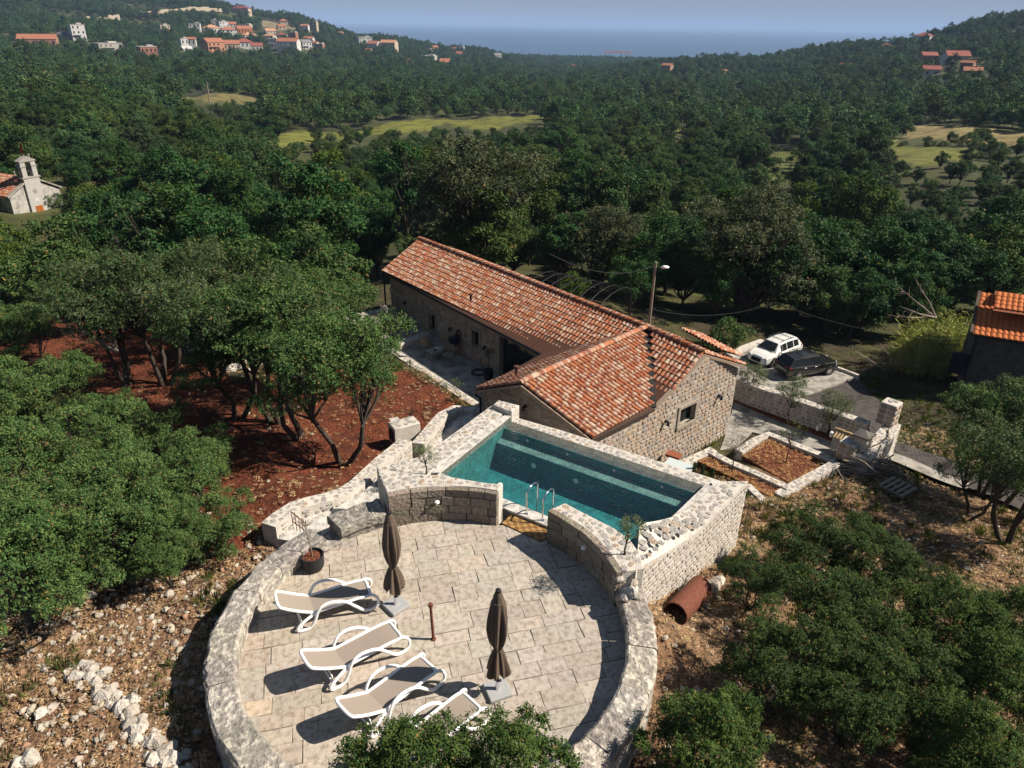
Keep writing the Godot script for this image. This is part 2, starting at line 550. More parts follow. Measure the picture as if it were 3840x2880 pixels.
# ---------------------------------------------------------------- ground
func build_ground() -> void:
	var red: PackedVector2Array = [Vector2(-34.245, -43.687), Vector2(-27.623, -38.487), Vector2(-22.023, -37.316), Vector2(-15.819, -31.903), Vector2(-11.777, -28.008), Vector2(-9.869, -29.785), Vector2(-4.811, -29.940), Vector2(-2.799, -27.616), Vector2(-1.782, -25.671), Vector2(-3.806, -22.711), Vector2(-4.510, -20.584), Vector2(-5.512, -17.619), Vector2(-6.655, -15.340), Vector2(-6.650, -14.585), Vector2(-7.377, -14.303), Vector2(-8.312, -14.574), Vector2(-10.420, -17.170), Vector2(-16.478, -24.767), Vector2(-21.531, -28.881), Vector2(-25.736, -30.797)]
	var pad: PackedVector2Array = [Vector2(-8.601, -37.666), Vector2(-6.684, -38.278), Vector2(1.412, -31.226), Vector2(-0.030, -27.772), Vector2(-1.344, -27.231), Vector2(-6.200, -32.845)]
	var pool_hole: PackedVector2Array = [Vector2(-1.9, -17.2), Vector2(3.0, -14.2), Vector2(5.6, -17.2), Vector2(0.1, -20.7)]
	var house_hole: PackedVector2Array = [Vector2(-7, -37.6), Vector2(-1.0, -23.8), Vector2(2.4, -20.7), Vector2(9.0, -26.2), Vector2(-3, -41)]
	var green: PackedVector2Array = [Vector2(8.878, -21.446), Vector2(10.935, -20.821), Vector2(11.359, -17.718), Vector2(14.825, -17.509), Vector2(14.043, -14.906), Vector2(11.880, -11.772), Vector2(10.318, -13.136), Vector2(9.167, -15.899), Vector2(8.812, -18.521)]
	var f := FastNoiseLite.new()
	f.seed = 5
	f.frequency = 0.35
	f.fractal_octaves = 4
	var fine := FastNoiseLite.new()
	fine.seed = 8
	fine.frequency = 1.4
	fine.fractal_octaves = 3
	var x0 := -46.0
	var z0 := -62.0
	var step := 0.4
	var nx := 235
	var nz := 168
	var pts := PackedVector3Array()
	var cols := PackedColorArray()
	for j in nz:
		for i in nx:
			var x := x0 + i * step
			var z := z0 + j * step
			var q := Vector2(x, z)
			var y := ground(x, z)
			var r1 := f.get_noise_2d(x, z)
			var r2 := fine.get_noise_2d(x, z)
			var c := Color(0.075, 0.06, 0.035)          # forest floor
			var dist := q.distance_to(TERRACE)
			if inside(q, red):
				c = Color(0.175, 0.05, 0.023) * (1.0 + r1 * 0.35 + r2 * 0.3)
				y += r2 * 0.07 + r1 * 0.05
			elif z > -26.0 and (x < 4.0 or z > -23.0) and x > -20:
				c = Color(0.24, 0.135, 0.078).lerp(Color(0.33, 0.21, 0.125), clampf(0.5 + r1 * 1.3, 0, 1)) * (1.0 + r2 * 0.4)
				if x > 5.0 and (inside(q, green) or r1 > 0.22):
					c = c.lerp(Color(0.085, 0.10, 0.03), clampf(0.35 + r2 * 1.6, 0, 0.85))
				y += r2 * 0.05 + r1 * 0.06
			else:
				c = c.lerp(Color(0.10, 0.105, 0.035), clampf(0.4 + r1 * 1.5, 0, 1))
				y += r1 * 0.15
			if dist < 4.4:
				y = minf(y, -0.45)
			elif dist < 4.9:
				y = minf(y, -0.28)
			if inside(q, pool_hole):
				y = minf(y, -2.3)
			if inside(q, house_hole):
				y = minf(y, -3.75)
			if inside(q, pad):
				y = minf(y, -3.05)
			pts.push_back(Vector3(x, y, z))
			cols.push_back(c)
	var s := Shape.new()
	s.v = pts
	var nor := PackedVector3Array()
	nor.resize(pts.size())
	for j in nz:
		for i in nx:
			var l := pts[j * nx + maxi(i - 1, 0)]
			var r := pts[j * nx + mini(i + 1, nx - 1)]
			var u := pts[maxi(j - 1, 0) * nx + i]
			var d := pts[mini(j + 1, nz - 1) * nx + i]
			nor[j * nx + i] = (d - u).cross(r - l).normalized()
	var idx := PackedInt32Array()
	for j in nz - 1:
		for i in nx - 1:
			var a := j * nx + i
			idx.append_array([a, a + 1, a + nx + 1, a, a + nx + 1, a + nx])
	var m := ArrayMesh.new()
	var arr := []
	arr.resize(Mesh.ARRAY_MAX)
	arr[Mesh.ARRAY_VERTEX] = pts
	arr[Mesh.ARRAY_NORMAL] = nor
	arr[Mesh.ARRAY_COLOR] = cols
	arr[Mesh.ARRAY_INDEX] = idx
	m.add_surface_from_arrays(Mesh.PRIMITIVE_TRIANGLES, arr)
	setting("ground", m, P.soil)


func fields() -> Array:
	return [
		[[Vector2(78.304, -162.060), Vector2(102.820, -207.988), Vector2(92.132, -178.435), Vector2(94.744, -162.966), Vector2(100.647, -167.356), Vector2(87.563, -146.566), Vector2(79.072, -145.459)], Color(0.20, 0.21, 0.045)],
		[[Vector2(113.241, -223.274), Vector2(120.337, -230.994), Vector2(122.156, -200.215), Vector2(133.266, -186.704), Vector2(120.339, -167.540), Vector2(113.815, -174.728), Vector2(105.955, -183.522), Vector2(104.729, -203.113)], Color(0.33, 0.27, 0.115)],
		[[Vector2(-55.286, -156.229), Vector2(-59.309, -204.662), Vector2(-51.820, -204.609), Vector2(-41.338, -238.962), Vector2(-26.304, -280.555), Vector2(-0.899, -293.309), Vector2(12.062, -308.296), Vector2(10.678, -270.962), Vector2(-7.775, -233.788), Vector2(-23.274, -247.564), Vector2(-28.990, -221.511), Vector2(-43.382, -199.966), Vector2(-46.705, -166.949), Vector2(-50.873, -148.520)], Color(0.21, 0.22, 0.04)],
		[[Vector2(-132.432, -296.124), Vector2(-131.747, -325.843), Vector2(-114.481, -343.953), Vector2(-102.901, -308.275), Vector2(-109.254, -272.947)], Color(0.22, 0.19, 0.07)],
		[[Vector2(47.441, -144.246), Vector2(61.183, -181.725), Vector2(76.144, -205.365), Vector2(70.457, -182.872), Vector2(54.585, -149.497), Vector2(46.130, -126.960)], Color(0.13, 0.15, 0.035)],
		[[Vector2(48.145, -243.318), Vector2(53.323, -254.386), Vector2(56.682, -248.515), Vector2(51.428, -230.768)], Color(0.25, 0.22, 0.06)],
		[[Vector2(-37.271, -48.931), Vector2(-35.460, -51.011), Vector2(-31.717, -47.516), Vector2(-29.469, -41.440), Vector2(-30.600, -39.153)], Color(0.30, 0.25, 0.17)],
	]


var clearings := []


func build_far_ground() -> void:
	for k in fields():
		clearings.append([PackedVector2Array(k[0]), k[1]])
	# the bare slope under the villa on the hill
	clearings.append([PackedVector2Array([Vector2(-357.765, -1118.856), Vector2(-329.375, -1108.229), Vector2(-287.589, -1044.982), Vector2(-295.674, -989.898), Vector2(-326.809, -1027.551)]), Color(0.34, 0.27, 0.16)])
	var f := FastNoiseLite.new()
	f.seed = 3
	f.frequency = 0.02
	f.fractal_octaves = 4
	var na := 300
	var nd := 150
	var pts := PackedVector3Array()
	var cols := PackedColorArray()
	for j in nd:
		var d := 44.0 * pow(2600.0 / 44.0, float(j) / (nd - 1))
		for i in na:
			var a: float = lerpf(FAR_ANGLES[0], FAR_ANGLES[-1], float(i) / (na - 1))
			var x := d * sin(a)
			var z := -d * cos(a)
			var q := Vector2(x, z)
			var r := f.get_noise_2d(x, z)
			var c := Color(0.055, 0.065, 0.028).lerp(Color(0.10, 0.11, 0.035), clampf(0.5 + r * 1.4, 0, 1))
			for k in clearings:
				if inside(q, k[0]):
					c = k[1] * (1.0 + r * 0.25)
			var y := ground(x, z)
			if d < 50.0:
				y -= 0.6
			elif d > 70.0:
				y += r * minf(d * 0.01, 4.0)
			pts.push_back(Vector3(x, y, z))
			cols.push_back(c)
	var s := Shape.new()
	for j in nd - 1:
		for i in na - 1:
			var a := j * na + i
			for t in [[a, a + 1, a + na + 1], [a, a + na + 1, a + na]]:
				var p := pts[t[0]]
				var q := pts[t[1]]
				var r := pts[t[2]]
				var m := (q - p).cross(r - p).normalized()
				for k in [0, 2, 1]:
					s.v.push_back(pts[t[k]])
					s.n.push_back(m)
					s.c.push_back(cols[t[k]])
	setting("hills", s, P.far_ground)
	var w := Shape.new()
	var e := 30000.0
	w.quad(Vector3(-e, -64, 2000), Vector3(e, -64, 2000), Vector3(e, -64, -2 * e), Vector3(-e, -64, -2 * e))
	setting("sea", w, P.sea)


# ---------------------------------------------------------------- stones
# a few rounded, uneven unit stones; x and z in -0.5 .. 0.5, y 0 .. 1 is the face
func make_stone_shapes() -> void:
	var face := []
	for k in 8:
		var s := Shape.new()
		var m := rng.randi_range(6, 8)
		var low := []
		var mid := []
		var top := []
		for i in m:
			var a := TAU * (i + rng.randf_range(-0.22, 0.22)) / m
			# square-ish outline
			var d := Vector2(cos(a), sin(a))
			var q := 0.5 / maxf(absf(d.x), absf(d.y))
			q = lerpf(q, 0.5, 0.45) * rng.randf_range(0.9, 1.02)
			low.append(Vector3(d.x * q, 0.0, d.y * q))
			mid.append(Vector3(d.x * q * 0.97, 0.55, d.y * q * 0.97))
			top.append(Vector3(d.x * q * 0.78, rng.randf_range(0.85, 1.1), d.y * q * 0.78))
		var c := Vector3(rng.randf_range(-0.1, 0.1), rng.randf_range(0.95, 1.15), rng.randf_range(-0.1, 0.1))
		for i in m:
			var j := (i + 1) % m
			s.quad(low[j], low[i], mid[i], mid[j])
			s.quad(mid[j], mid[i], top[i], top[j])
			s.tri(top[j], top[i], c)
		face.append(s)
	stone_shapes.face = face
	var rocks := []
	for k in 8:
		var s := Shape.new()
		var g := FastNoiseLite.new()
		g.seed = 50 + k
		g.frequency = 0.9
		var p := func(i: int, j: int) -> Vector3:
			var t := PI * i / 6.0
			var a := TAU * (j % 8) / 8.0
			var d := Vector3(sin(t) * cos(a), cos(t), sin(t) * sin(a))
			var r := 0.5 * (1.0 + 0.55 * g.get_noise_3dv(d * 1.6))
			d *= r
			# flat broken faces
			for e in [Vector3(0.8, 0.5, 0.2), Vector3(-0.5, 0.7, 0.5), Vector3(0.2, 0.5, -0.8)]:
				var o: float = d.dot(e.normalized()) - 0.33
				if o > 0:
					d -= e.normalized() * o
			return d
		for i in 6:
			for j in 8:
				s.quad(p.call(i, j), p.call(i, j + 1), p.call(i + 1, j + 1), p.call(i + 1, j))
		rocks.append(s)
	stone_shapes.rock = rocks
	# the same stones in the tones that the walls show: meshes shared by all the single stones
	stone_shapes.tones = {
		"wall": [Color(0.46, 0.39, 0.33), Color(0.52, 0.44, 0.36), Color(0.54, 0.39, 0.27), Color(0.38, 0.33, 0.30), Color(0.56, 0.43, 0.33), Color(0.47, 0.34, 0.26), Color(0.58, 0.51, 0.44)],
		"mosaic": [Color(0.47, 0.44, 0.41), Color(0.53, 0.50, 0.46), Color(0.41, 0.39, 0.37), Color(0.56, 0.52, 0.47), Color(0.49, 0.46, 0.435), Color(0.45, 0.43, 0.41), Color(0.54, 0.43, 0.33)],
		"old": [Color(0.52, 0.49, 0.44), Color(0.45, 0.42, 0.38), Color(0.58, 0.53, 0.47), Color(0.40, 0.375, 0.345)],
		"pale": [Color(0.58, 0.54, 0.48), Color(0.52, 0.47, 0.41), Color(0.64, 0.60, 0.54)],
		"rubble": [Color(0.60, 0.56, 0.51), Color(0.55, 0.51, 0.47), Color(0.64, 0.60, 0.55), Color(0.47, 0.43, 0.38), Color(0.58, 0.50, 0.42)],
	}
	stone_shapes.cache = {}


func toned(kind: String, shapes: String) -> ArrayMesh:
	var tones: Array = stone_shapes.tones[kind]
	var set_: Array = stone_shapes[shapes]
	var a := rng.randi() % tones.size()
	var b := rng.randi() % set_.size()
	var key := [kind, shapes, a, b]
	if not stone_shapes.cache.has(key):
		var s := Shape.new()
		s.add(set_[b], Transform3D(), tones[a])
		stone_shapes.cache[key] = s.mesh()
	return stone_shapes.cache[key]


# adds stones as single parts (nearest first, up to a limit) and the rest as one part
func lay_stones(parent: Node, places: Array, kind: String, material: Material, limit := 300, called := "stone") -> void:
	var eye := Vector3(0, 11.7, 0)
	places.sort_custom(func(a, b): return a.origin.distance_squared_to(eye) < b.origin.distance_squared_to(eye))
	var rest := Shape.new()
	var tones: Array = stone_shapes.tones[kind]
	for i in places.size():
		var t: Transform3D = places[i]
		if i < limit:
			put(called, toned(kind, "face"), material, parent, t)
		else:
			rest.add(stone_shapes.face[rng.randi() % 8], t, tones[rng.randi() % tones.size()])
	if rest.v.size():
		stuff(put(called + "_work", rest, material, parent))


# irregular stones bedded in the top of a wall: outline in plan, height from a callable
func mosaic_places(poly: PackedVector2Array, height: Callable, size := 0.2, gap := 0.014) -> Array:
	var lo := poly[0]
	var hi := poly[0]
	for p in poly:
		lo = lo.min(p)
		hi = hi.max(p)
	var out := []
	var pts := []
	var cell := {}
	var tries := int((hi.x - lo.x) * (hi.y - lo.y) / (size * size) * 22.0)
	for k in tries:
		var r := size * rng.randf_range(0.3, 0.68)
		var p := Vector2(rng.randf_range(lo.x, hi.x), rng.randf_range(lo.y, hi.y))
		if not inside(p, poly):
			continue
		var edge := true
		for a in 6:
			if not inside(p + Vector2.from_angle(a * TAU / 6) * r * 0.8, poly):
				edge = false
		if not edge:
			continue
		var key := Vector2i((p / size).floor())
		var ok := true
		for dx in range(-2, 3):
			for dz in range(-2, 3):
				for o in cell.get(key + Vector2i(dx, dz), []):
					if p.distance_to(o[0]) < r * 0.86 + o[1] * 0.86 + gap:
						ok = false
		if not ok:
			continue
		if not cell.has(key):
			cell[key] = []
		cell[key].append([p, r])
		var b := Basis(Vector3.UP, rng.randf() * TAU).scaled_local(Vector3(r * rng.randf_range(1.8, 2.35), rng.randf_range(0.008, 0.018), r * rng.randf_range(1.35, 1.9)))
		out.append(Transform3D(b, Vector3(p.x, height.call(p) - 0.004, p.y)))
	return out


# coursed stones on an upright face from a to b (plan), y0 to y1; outward is to the right of a -> b
func course_places(a: Vector3, b: Vector3, y0: float, y1: float, size := 0.22, proud := 0.03, keep = null) -> Array:
	var out := []
	var d := Vector3(b.x - a.x, 0, b.z - a.z)
	var le := d.length()
	d /= le
	var nrm := Vector3(-d.z, 0, d.x)
	var y := y0
	while y < y1 - 0.05:
		var h := minf(size * rng.randf_range(0.62, 0.95), y1 - y)
		var s := rng.randf_range(-0.2, 0.0)
		while s < le:
			var w := size * rng.randf_range(0.75, 1.6)
			var m := s + w * 0.5
			var p := Vector3(a.x, 0, a.z) + d * m + Vector3.UP * (y + h * 0.5)
			if m > 0.06 and m < le - 0.06 and (keep == null or keep.call(m, y + h * 0.5, w, h)):
				var basis := Basis(d * (w - 0.035), nrm * proud * rng.randf_range(0.6, 1.4), (Vector3.DOWN + d * rng.randf_range(-0.06, 0.06)) * (h - 0.03))
				out.append(Transform3D(basis, p - nrm * 0.004))
			s += w
		y += h
	return out


# ---------------------------------------------------------------- terrace
func build_terrace() -> void:
	var floor_shape := Shape.new()
	var disc := PackedVector2Array()
	for i in 72:
		disc.push_back(TERRACE + Vector2.from_angle(TAU * i / 72) * 4.06)
	floor_shape.prism(disc, -0.4, -0.03)
	var base := setting("terrace", floor_shape, P.joint)
	var e1 := Vector2(cos(deg_to_rad(15)), -sin(deg_to_rad(15)))
	var e2 := Vector2(-e1.y, e1.x)
	var t := -4.2
	while t < 4.2:
		var h := rng.randf_range(0.34, 0.52)
		var s := -4.3 + rng.randf_range(-0.4, 0.0)
		while s < 4.3:
			var w := rng.randf_range(0.42, 0.95)
			if t < -2.4:
				w = rng.randf_range(0.3, 0.6)
			var q := PackedVector2Array()
			for e in [[s, t], [s + w, t], [s + w, t + h], [s, t + h]]:
				var inx := 0.0035 if e[0] == s else -0.0035
				var iny := 0.0035 if e[1] == t else -0.0035
				q.push_back(TERRACE + e1 * (e[0] + inx + rng.randf_range(-0.012, 0.012)) + e2 * (e[1] + iny + rng.randf_range(-0.014, 0.014)))
			for piece in Geometry2D.intersect_polygons(q, disc):
				var area := 0.0
				for i in piece.size():
					area += piece[i].cross(piece[(i + 1) % piece.size()])
				if absf(area) > 0.03:
					var sh := Shape.new()
					var warm := clampf((TERRACE.x - q[0].x) * 0.16 + 0.2, 0, 1)
					sh.col = vary(Color(0.42, 0.395, 0.365).lerp(Color(0.50, 0.43, 0.355), warm * rng.randf() * 0.8), 0.12)
					sh.prism(piece, -0.09, rng.randf_range(-0.008, 0.008), 0.008)
					var off := Vector3(rng.randf() * 9.0, rng.randf() * 9.0, rng.randf() * 9.0)
					for i in sh.v.size():
						sh.v[i] += off
					put("paving_slab", sh, P.paving, base, Transform3D(Basis(), -off))
			s += w
		t += h
	# low ring wall: three courses of old blocks
	var wall := thing("ring_wall", "low curved wall of grey lichen-spotted blocks around the round terrace", "wall", Vector3(TERRACE.x, 0, TERRACE.y))
	ring_courses(wall, deg_to_rad(-13), deg_to_rad(220.5), [[-0.75, -0.26, 4.08, 4.56, "old"], [-0.26, 0.22, 4.02, 4.52, "pale"], [0.22, 0.5, 3.97, 4.57, "old"]], 0.85)
	var stub := thing("wall_stub", "short low block wall with white lichen between gate and lamp wall", "wall", Vector3(TERRACE.x, 0, TERRACE.y))
	ring_courses(stub, deg_to_rad(-132), deg_to_rad(-114.2), [[-0.6, 0.2, 4.05, 4.66, "old"], [0.2, 0.47, 3.98, 4.72, "old"]], 0.75)
	var sill := thing("gate_sill", "worn stone threshold in the gap beside the potted sapling", "step", Vector3(TERRACE.x, 0, TERRACE.y))
	ring_courses(sill, deg_to_rad(-139.5), deg_to_rad(-132), [[-0.4, 0.1, 3.98, 4.55, "old"]], 0.6)


func ring_courses(parent: Node3D, a0: float, a1: float, courses: Array, length: float) -> void:
	for k in courses:
		var a := a0
		while a < a1 - 0.01:
			var b := minf(a + length * rng.randf_range(0.65, 1.3) / 4.3, a1)
			if a1 - b < 0.05:
				b = a1
			var s := Shape.new()
			s.col = vary(stone_shapes.tones[k[4]][rng.randi() % stone_shapes.tones[k[4]].size()], 0.12)
			var steps := 4
			var gap := 0.006 / 4.3
			var rows := []
			for i in steps + 1:
				var q := lerpf(a + gap, b - gap, float(i) / steps)
				var d := Vector3(cos(q), 0, sin(q))
				var ri: float = k[2] + rng.randf_range(-0.02, 0.02)
				var ro: float = k[3] + rng.randf_range(-0.035, 0.035)
				var yt: float = k[1] - 0.006 + rng.randf_range(-0.012, 0.012)
				rows.append([d * ri + Vector3.UP * (k[0] + 0.004), d * ri + Vector3.UP * (yt - 0.04), d * (ri + 0.05) + Vector3.UP * yt, d * (ro - 0.06) + Vector3.UP * (yt + rng.randf_range(-0.01, 0.02)), d * ro + Vector3.UP * (yt - 0.05), d * ro + Vector3.UP * (k[0] + 0.004)])
			for i in steps:
				for j in 5:
					s.quad(rows[i][j], rows[i][j + 1], rows[i + 1][j + 1], rows[i + 1][j])
			for e in [[0, true], [steps, false]]:
				var r: Array = rows[e[0]]
				for j in range(1, 5):
					if e[1]:
						s.tri(r[0], r[j + 1], r[j])
					else:
						s.tri(r[0], r[j], r[j + 1])
			put("block", s, P.old_block, parent)
			a = b


# ---------------------------------------------------------------- pool
const POOL := [Vector3(-2.029, 0.120, -17.448), Vector3(3.101, 0.120, -14.087), Vector3(5.692, 0.120, -17.282), Vector3(0.007, 0.120, -20.917)]   # front left, front right, back right, back left


func in_pool(s: float, t: float, y: float) -> Vector3:
	var p: Vector3 = POOL[0].lerp(POOL[1], s).lerp(POOL[3].lerp(POOL[2], s), t)
	return Vector3(p.x, y, p.z)


# a thin slab between four corners, given in order, standing proud along n
func tile(parent: Node, called: String, q: Array, n: Vector3, col: Color, material: Material, thick := 0.02, gap := 0.004) -> void:
	var m: Vector3 = (q[0] + q[1] + q[2] + q[3]) / 4.0
	var s := Shape.new()
	s.col = col
	var a := []
	for p in q:
		a.append(p + (m - p).normalized() * gap)
	var b := []
	for p in a:
		b.append(p + n * thick)
	s.outward(m, b[0], b[1], b[2], b[3])
	for i in 4:
		var j := (i + 1) % 4
		s.outward(m, a[i], a[j], b[j], b[i])
	put(called, s, material, parent)


func build_pool() -> void:
	var pool := thing("swimming_pool", "swimming pool lined with dark green stone tiles and white side copings", "pool")
	var shell := Shape.new()
	var floor_y := -1.2
	var side := func(a: Vector3, b: Vector3, y0: float, y1: float) -> void:
		var d := (b - a).normalized()
		var nr := Vector3(-d.z, 0, d.x)
		shell.slab((a + b) / 2 + Vector3.UP * ((y0 + y1) / 2 - a.y) - nr * 0.12, d * a.distance_to(b) / 2, Vector3.UP * (y1 - y0) / 2, nr * 0.12)
	side.call(POOL[0], POOL[3], floor_y - 0.1, 0.05)
	side.call(POOL[3], POOL[2], floor_y - 0.1, -0.16)
	side.call(POOL[2], POOL[1], floor_y - 0.1, 0.05)
	side.call(POOL[1], POOL[0], floor_y - 0.1, 0.05)
	var fl := PackedVector2Array()
	for p in POOL:
		fl.push_back(Vector2(p.x, p.z))
	shell.prism(fl, floor_y - 0.25, floor_y - 0.03)
	put("shell", shell, P.concrete, pool)
	var tr := 0.875
	var tb := 0.76
	var yr := -0.12
	var yb := -0.42
	var teal := Color(0.045, 0.25, 0.25)  # tint of the water put into the colour of the submerged tiles
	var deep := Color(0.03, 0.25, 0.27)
	# floor
	for i in 8:
		for j in 5:
			var s0 := i / 8.0
			var s1 := (i + 1) / 8.0
			var t0 := tb * j / 5.0
			var t1 := tb * (j + 1) / 5.0
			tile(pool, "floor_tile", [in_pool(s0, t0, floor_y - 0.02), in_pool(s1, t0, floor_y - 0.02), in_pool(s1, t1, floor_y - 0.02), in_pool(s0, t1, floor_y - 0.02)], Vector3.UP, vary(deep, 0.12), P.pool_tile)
	# side walls and front wall
	var rows := [[0.08, -0.09], [-0.09, -0.36], [-0.36, -0.64], [-0.64, -0.92], [-0.92, -1.18]]
	for w in [[0.0, 0.0, 0.0, 1.0, 8], [1.0, 0.0, 1.0, 1.0, 8], [0.0, 0.0, 1.0, 0.0, 11]]:
		var a := in_pool(w[0], w[1], 0)
		var b := in_pool(w[2], w[3], 0)
		var nn := (b - a).cross(Vector3.UP).normalized()
		var mid := in_pool(0.5, 0.5, 0)
		if nn.dot(mid - a) < 0:
			nn = -nn
		for r in rows:
			var off := 0.0 if rows.find(r) % 2 == 0 else 0.5
			for i in range(-1, int(w[4])):
				var k0 := clampf((i + off) / float(w[4]), 0, 1)
				var k1 := clampf((i + 1 + off) / float(w[4]), 0, 1)
				if k1 - k0 < 0.01:
					continue
				var p := a.lerp(b, k0)
				var q := a.lerp(b, k1)
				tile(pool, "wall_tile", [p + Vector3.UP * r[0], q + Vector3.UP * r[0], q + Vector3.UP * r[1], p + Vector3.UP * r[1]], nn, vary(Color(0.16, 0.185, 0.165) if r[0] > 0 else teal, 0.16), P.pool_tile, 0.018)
	# sunken ledge along the back, its riser, the overflow rim
	var core := Shape.new()
	for k in [[tb, tr, yb - 0.02], [tr, 1.0, yr - 0.02]]:
		var c := [in_pool(0, k[0], k[2]), in_pool(1, k[0], k[2]), in_pool(1, k[1], k[2]), in_pool(0, k[1], k[2])]
		core.quad(c[0], c[1], c[2], c[3])
		core.quad(c[0] + Vector3.DOWN * 1.0, c[1] + Vector3.DOWN * 1.0, c[1], c[0])
	put("ledge_core", core, P.concrete, pool)
	var inward := (in_pool(0.5, 0, 0) - in_pool(0.5, 1, 0)).normalized()
	for i in 11:
		var s0 := i / 11.0
		var s1 := (i + 1) / 11.0
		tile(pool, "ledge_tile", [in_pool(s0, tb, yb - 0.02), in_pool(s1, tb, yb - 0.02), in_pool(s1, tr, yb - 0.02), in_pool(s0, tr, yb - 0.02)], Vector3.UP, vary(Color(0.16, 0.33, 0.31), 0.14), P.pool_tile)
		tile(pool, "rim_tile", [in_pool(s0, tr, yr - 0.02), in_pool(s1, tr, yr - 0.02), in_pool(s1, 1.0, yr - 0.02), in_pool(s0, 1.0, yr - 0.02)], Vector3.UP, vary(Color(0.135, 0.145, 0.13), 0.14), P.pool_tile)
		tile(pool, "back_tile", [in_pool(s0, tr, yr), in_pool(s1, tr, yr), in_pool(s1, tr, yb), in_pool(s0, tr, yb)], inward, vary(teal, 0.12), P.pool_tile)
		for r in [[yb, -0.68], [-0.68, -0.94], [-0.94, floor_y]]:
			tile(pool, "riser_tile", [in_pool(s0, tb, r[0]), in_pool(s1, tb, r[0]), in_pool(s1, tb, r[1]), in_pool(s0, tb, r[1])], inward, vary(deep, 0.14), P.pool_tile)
	# round fittings
	for k in [[0.14, tr, -0.27, 0.045], [0.36, tr, -0.27, 0.045], [0.6, tr, -0.27, 0.045], [0.83, tr, -0.27, 0.045], [0.22, tb, -0.78, 0.09], [0.45, tb, -0.78, 0.09]]:
		var s := Shape.new()
		s.lathe(Vector3.ZERO, [Vector2(0.0, 0.03), Vector2(k[3] * 0.7, 0.03), Vector2(k[3], 0.018), Vector2(k[3], 0.0)], 16)
		s.col = Color(0.25, 0.5, 0.55)
		var b := Basis(inward.cross(Vector3.UP), inward, Vector3.UP)
		put("pool_jet" if k[3] < 0.06 else "pool_light", s, P.lens, pool, Transform3D(b, in_pool(k[0], k[1], k[2]) + inward * 0.02))
	for k in [[0.12, 0.52], [0.62, 0.4]]:
		var s := Shape.new()
		s.lathe(Vector3.ZERO, [Vector2(0.0, 0.02), Vector2(0.07, 0.02), Vector2(0.08, 0.0)], 14)
		put("floor_drain", s, P.lens, pool, Transform3D(Basis(), in_pool(k[0], k[1], floor_y)))
	# water
	var w := Shape.new()
	var n := 24
	for i in n:
		w.quad(in_pool(float(i) / n, 0.0, yr + 0.008), in_pool(float(i + 1) / n, 0.0, yr + 0.008), in_pool(float(i + 1) / n, 0.93, yr + 0.008), in_pool(float(i) / n, 0.93, yr + 0.008))
	put("water", w, P.water, pool)
	# white copings in slabs: left, right and along the front
	var lo := [Vector3(-2.308, 0.120, -17.440), Vector3(-0.261, 0.120, -21.111)]
	var ro := [Vector3(3.281, 0.120, -14.010), Vector3(5.955, 0.120, -17.171)]
	var lines := [[POOL[0], POOL[3], lo[0], lo[1], 4], [POOL[1], POOL[2], ro[0], ro[1], 4]]
	var fo := inward * 0.36
	lines.append([POOL[0], POOL[1], POOL[0] + fo, POOL[1] + fo, 5])
	for l in lines:
		for i in l[4]:
			var k0: float = float(i) / l[4]
			var k1: float = float(i + 1) / l[4]
			var q := PackedVector2Array()
			for p in [l[0].lerp(l[1], k0), l[0].lerp(l[1], k1), l[2].lerp(l[3], k1), l[2].lerp(l[3], k0)]:
				q.push_back(Vector2(p.x, p.z))
			var s := Shape.new()
			s.prism(q, 0.055, 0.12, 0.006)
			put("coping_slab", s, P.white_slab, pool)
	# two small skimmer plugs on the copings
	for p in [Vector3(-0.258, 0.125, -20.911), Vector3(5.668, 0.125, -17.056)]:
		var s := Shape.new()
		s.lathe(Vector3.ZERO, [Vector2(0.0, 0.03), Vector2(0.03, 0.028), Vector2(0.045, 0.0)], 10)
		put("coping_plug", s, P.black_plastic, pool, Transform3D(Basis(), p))


# top of the right wall: 0.15 beside the pool's back, rising to 0.95 where it meets the terrace
func right_band_height(k: float) -> float:
	return 0.17 + 0.78 * pow(clampf((k - 0.45) / 0.5, 0, 1), 1.3)


func wall_body(parent: Node, poly: PackedVector2Array, y0: float, y1: float, lift = null, material: Material = null) -> void:
	var s := Shape.new()
	s.prism(poly, y0, y1, 0.03, lift)
	put("mortar", s, material if material else P.lime_mortar, parent)


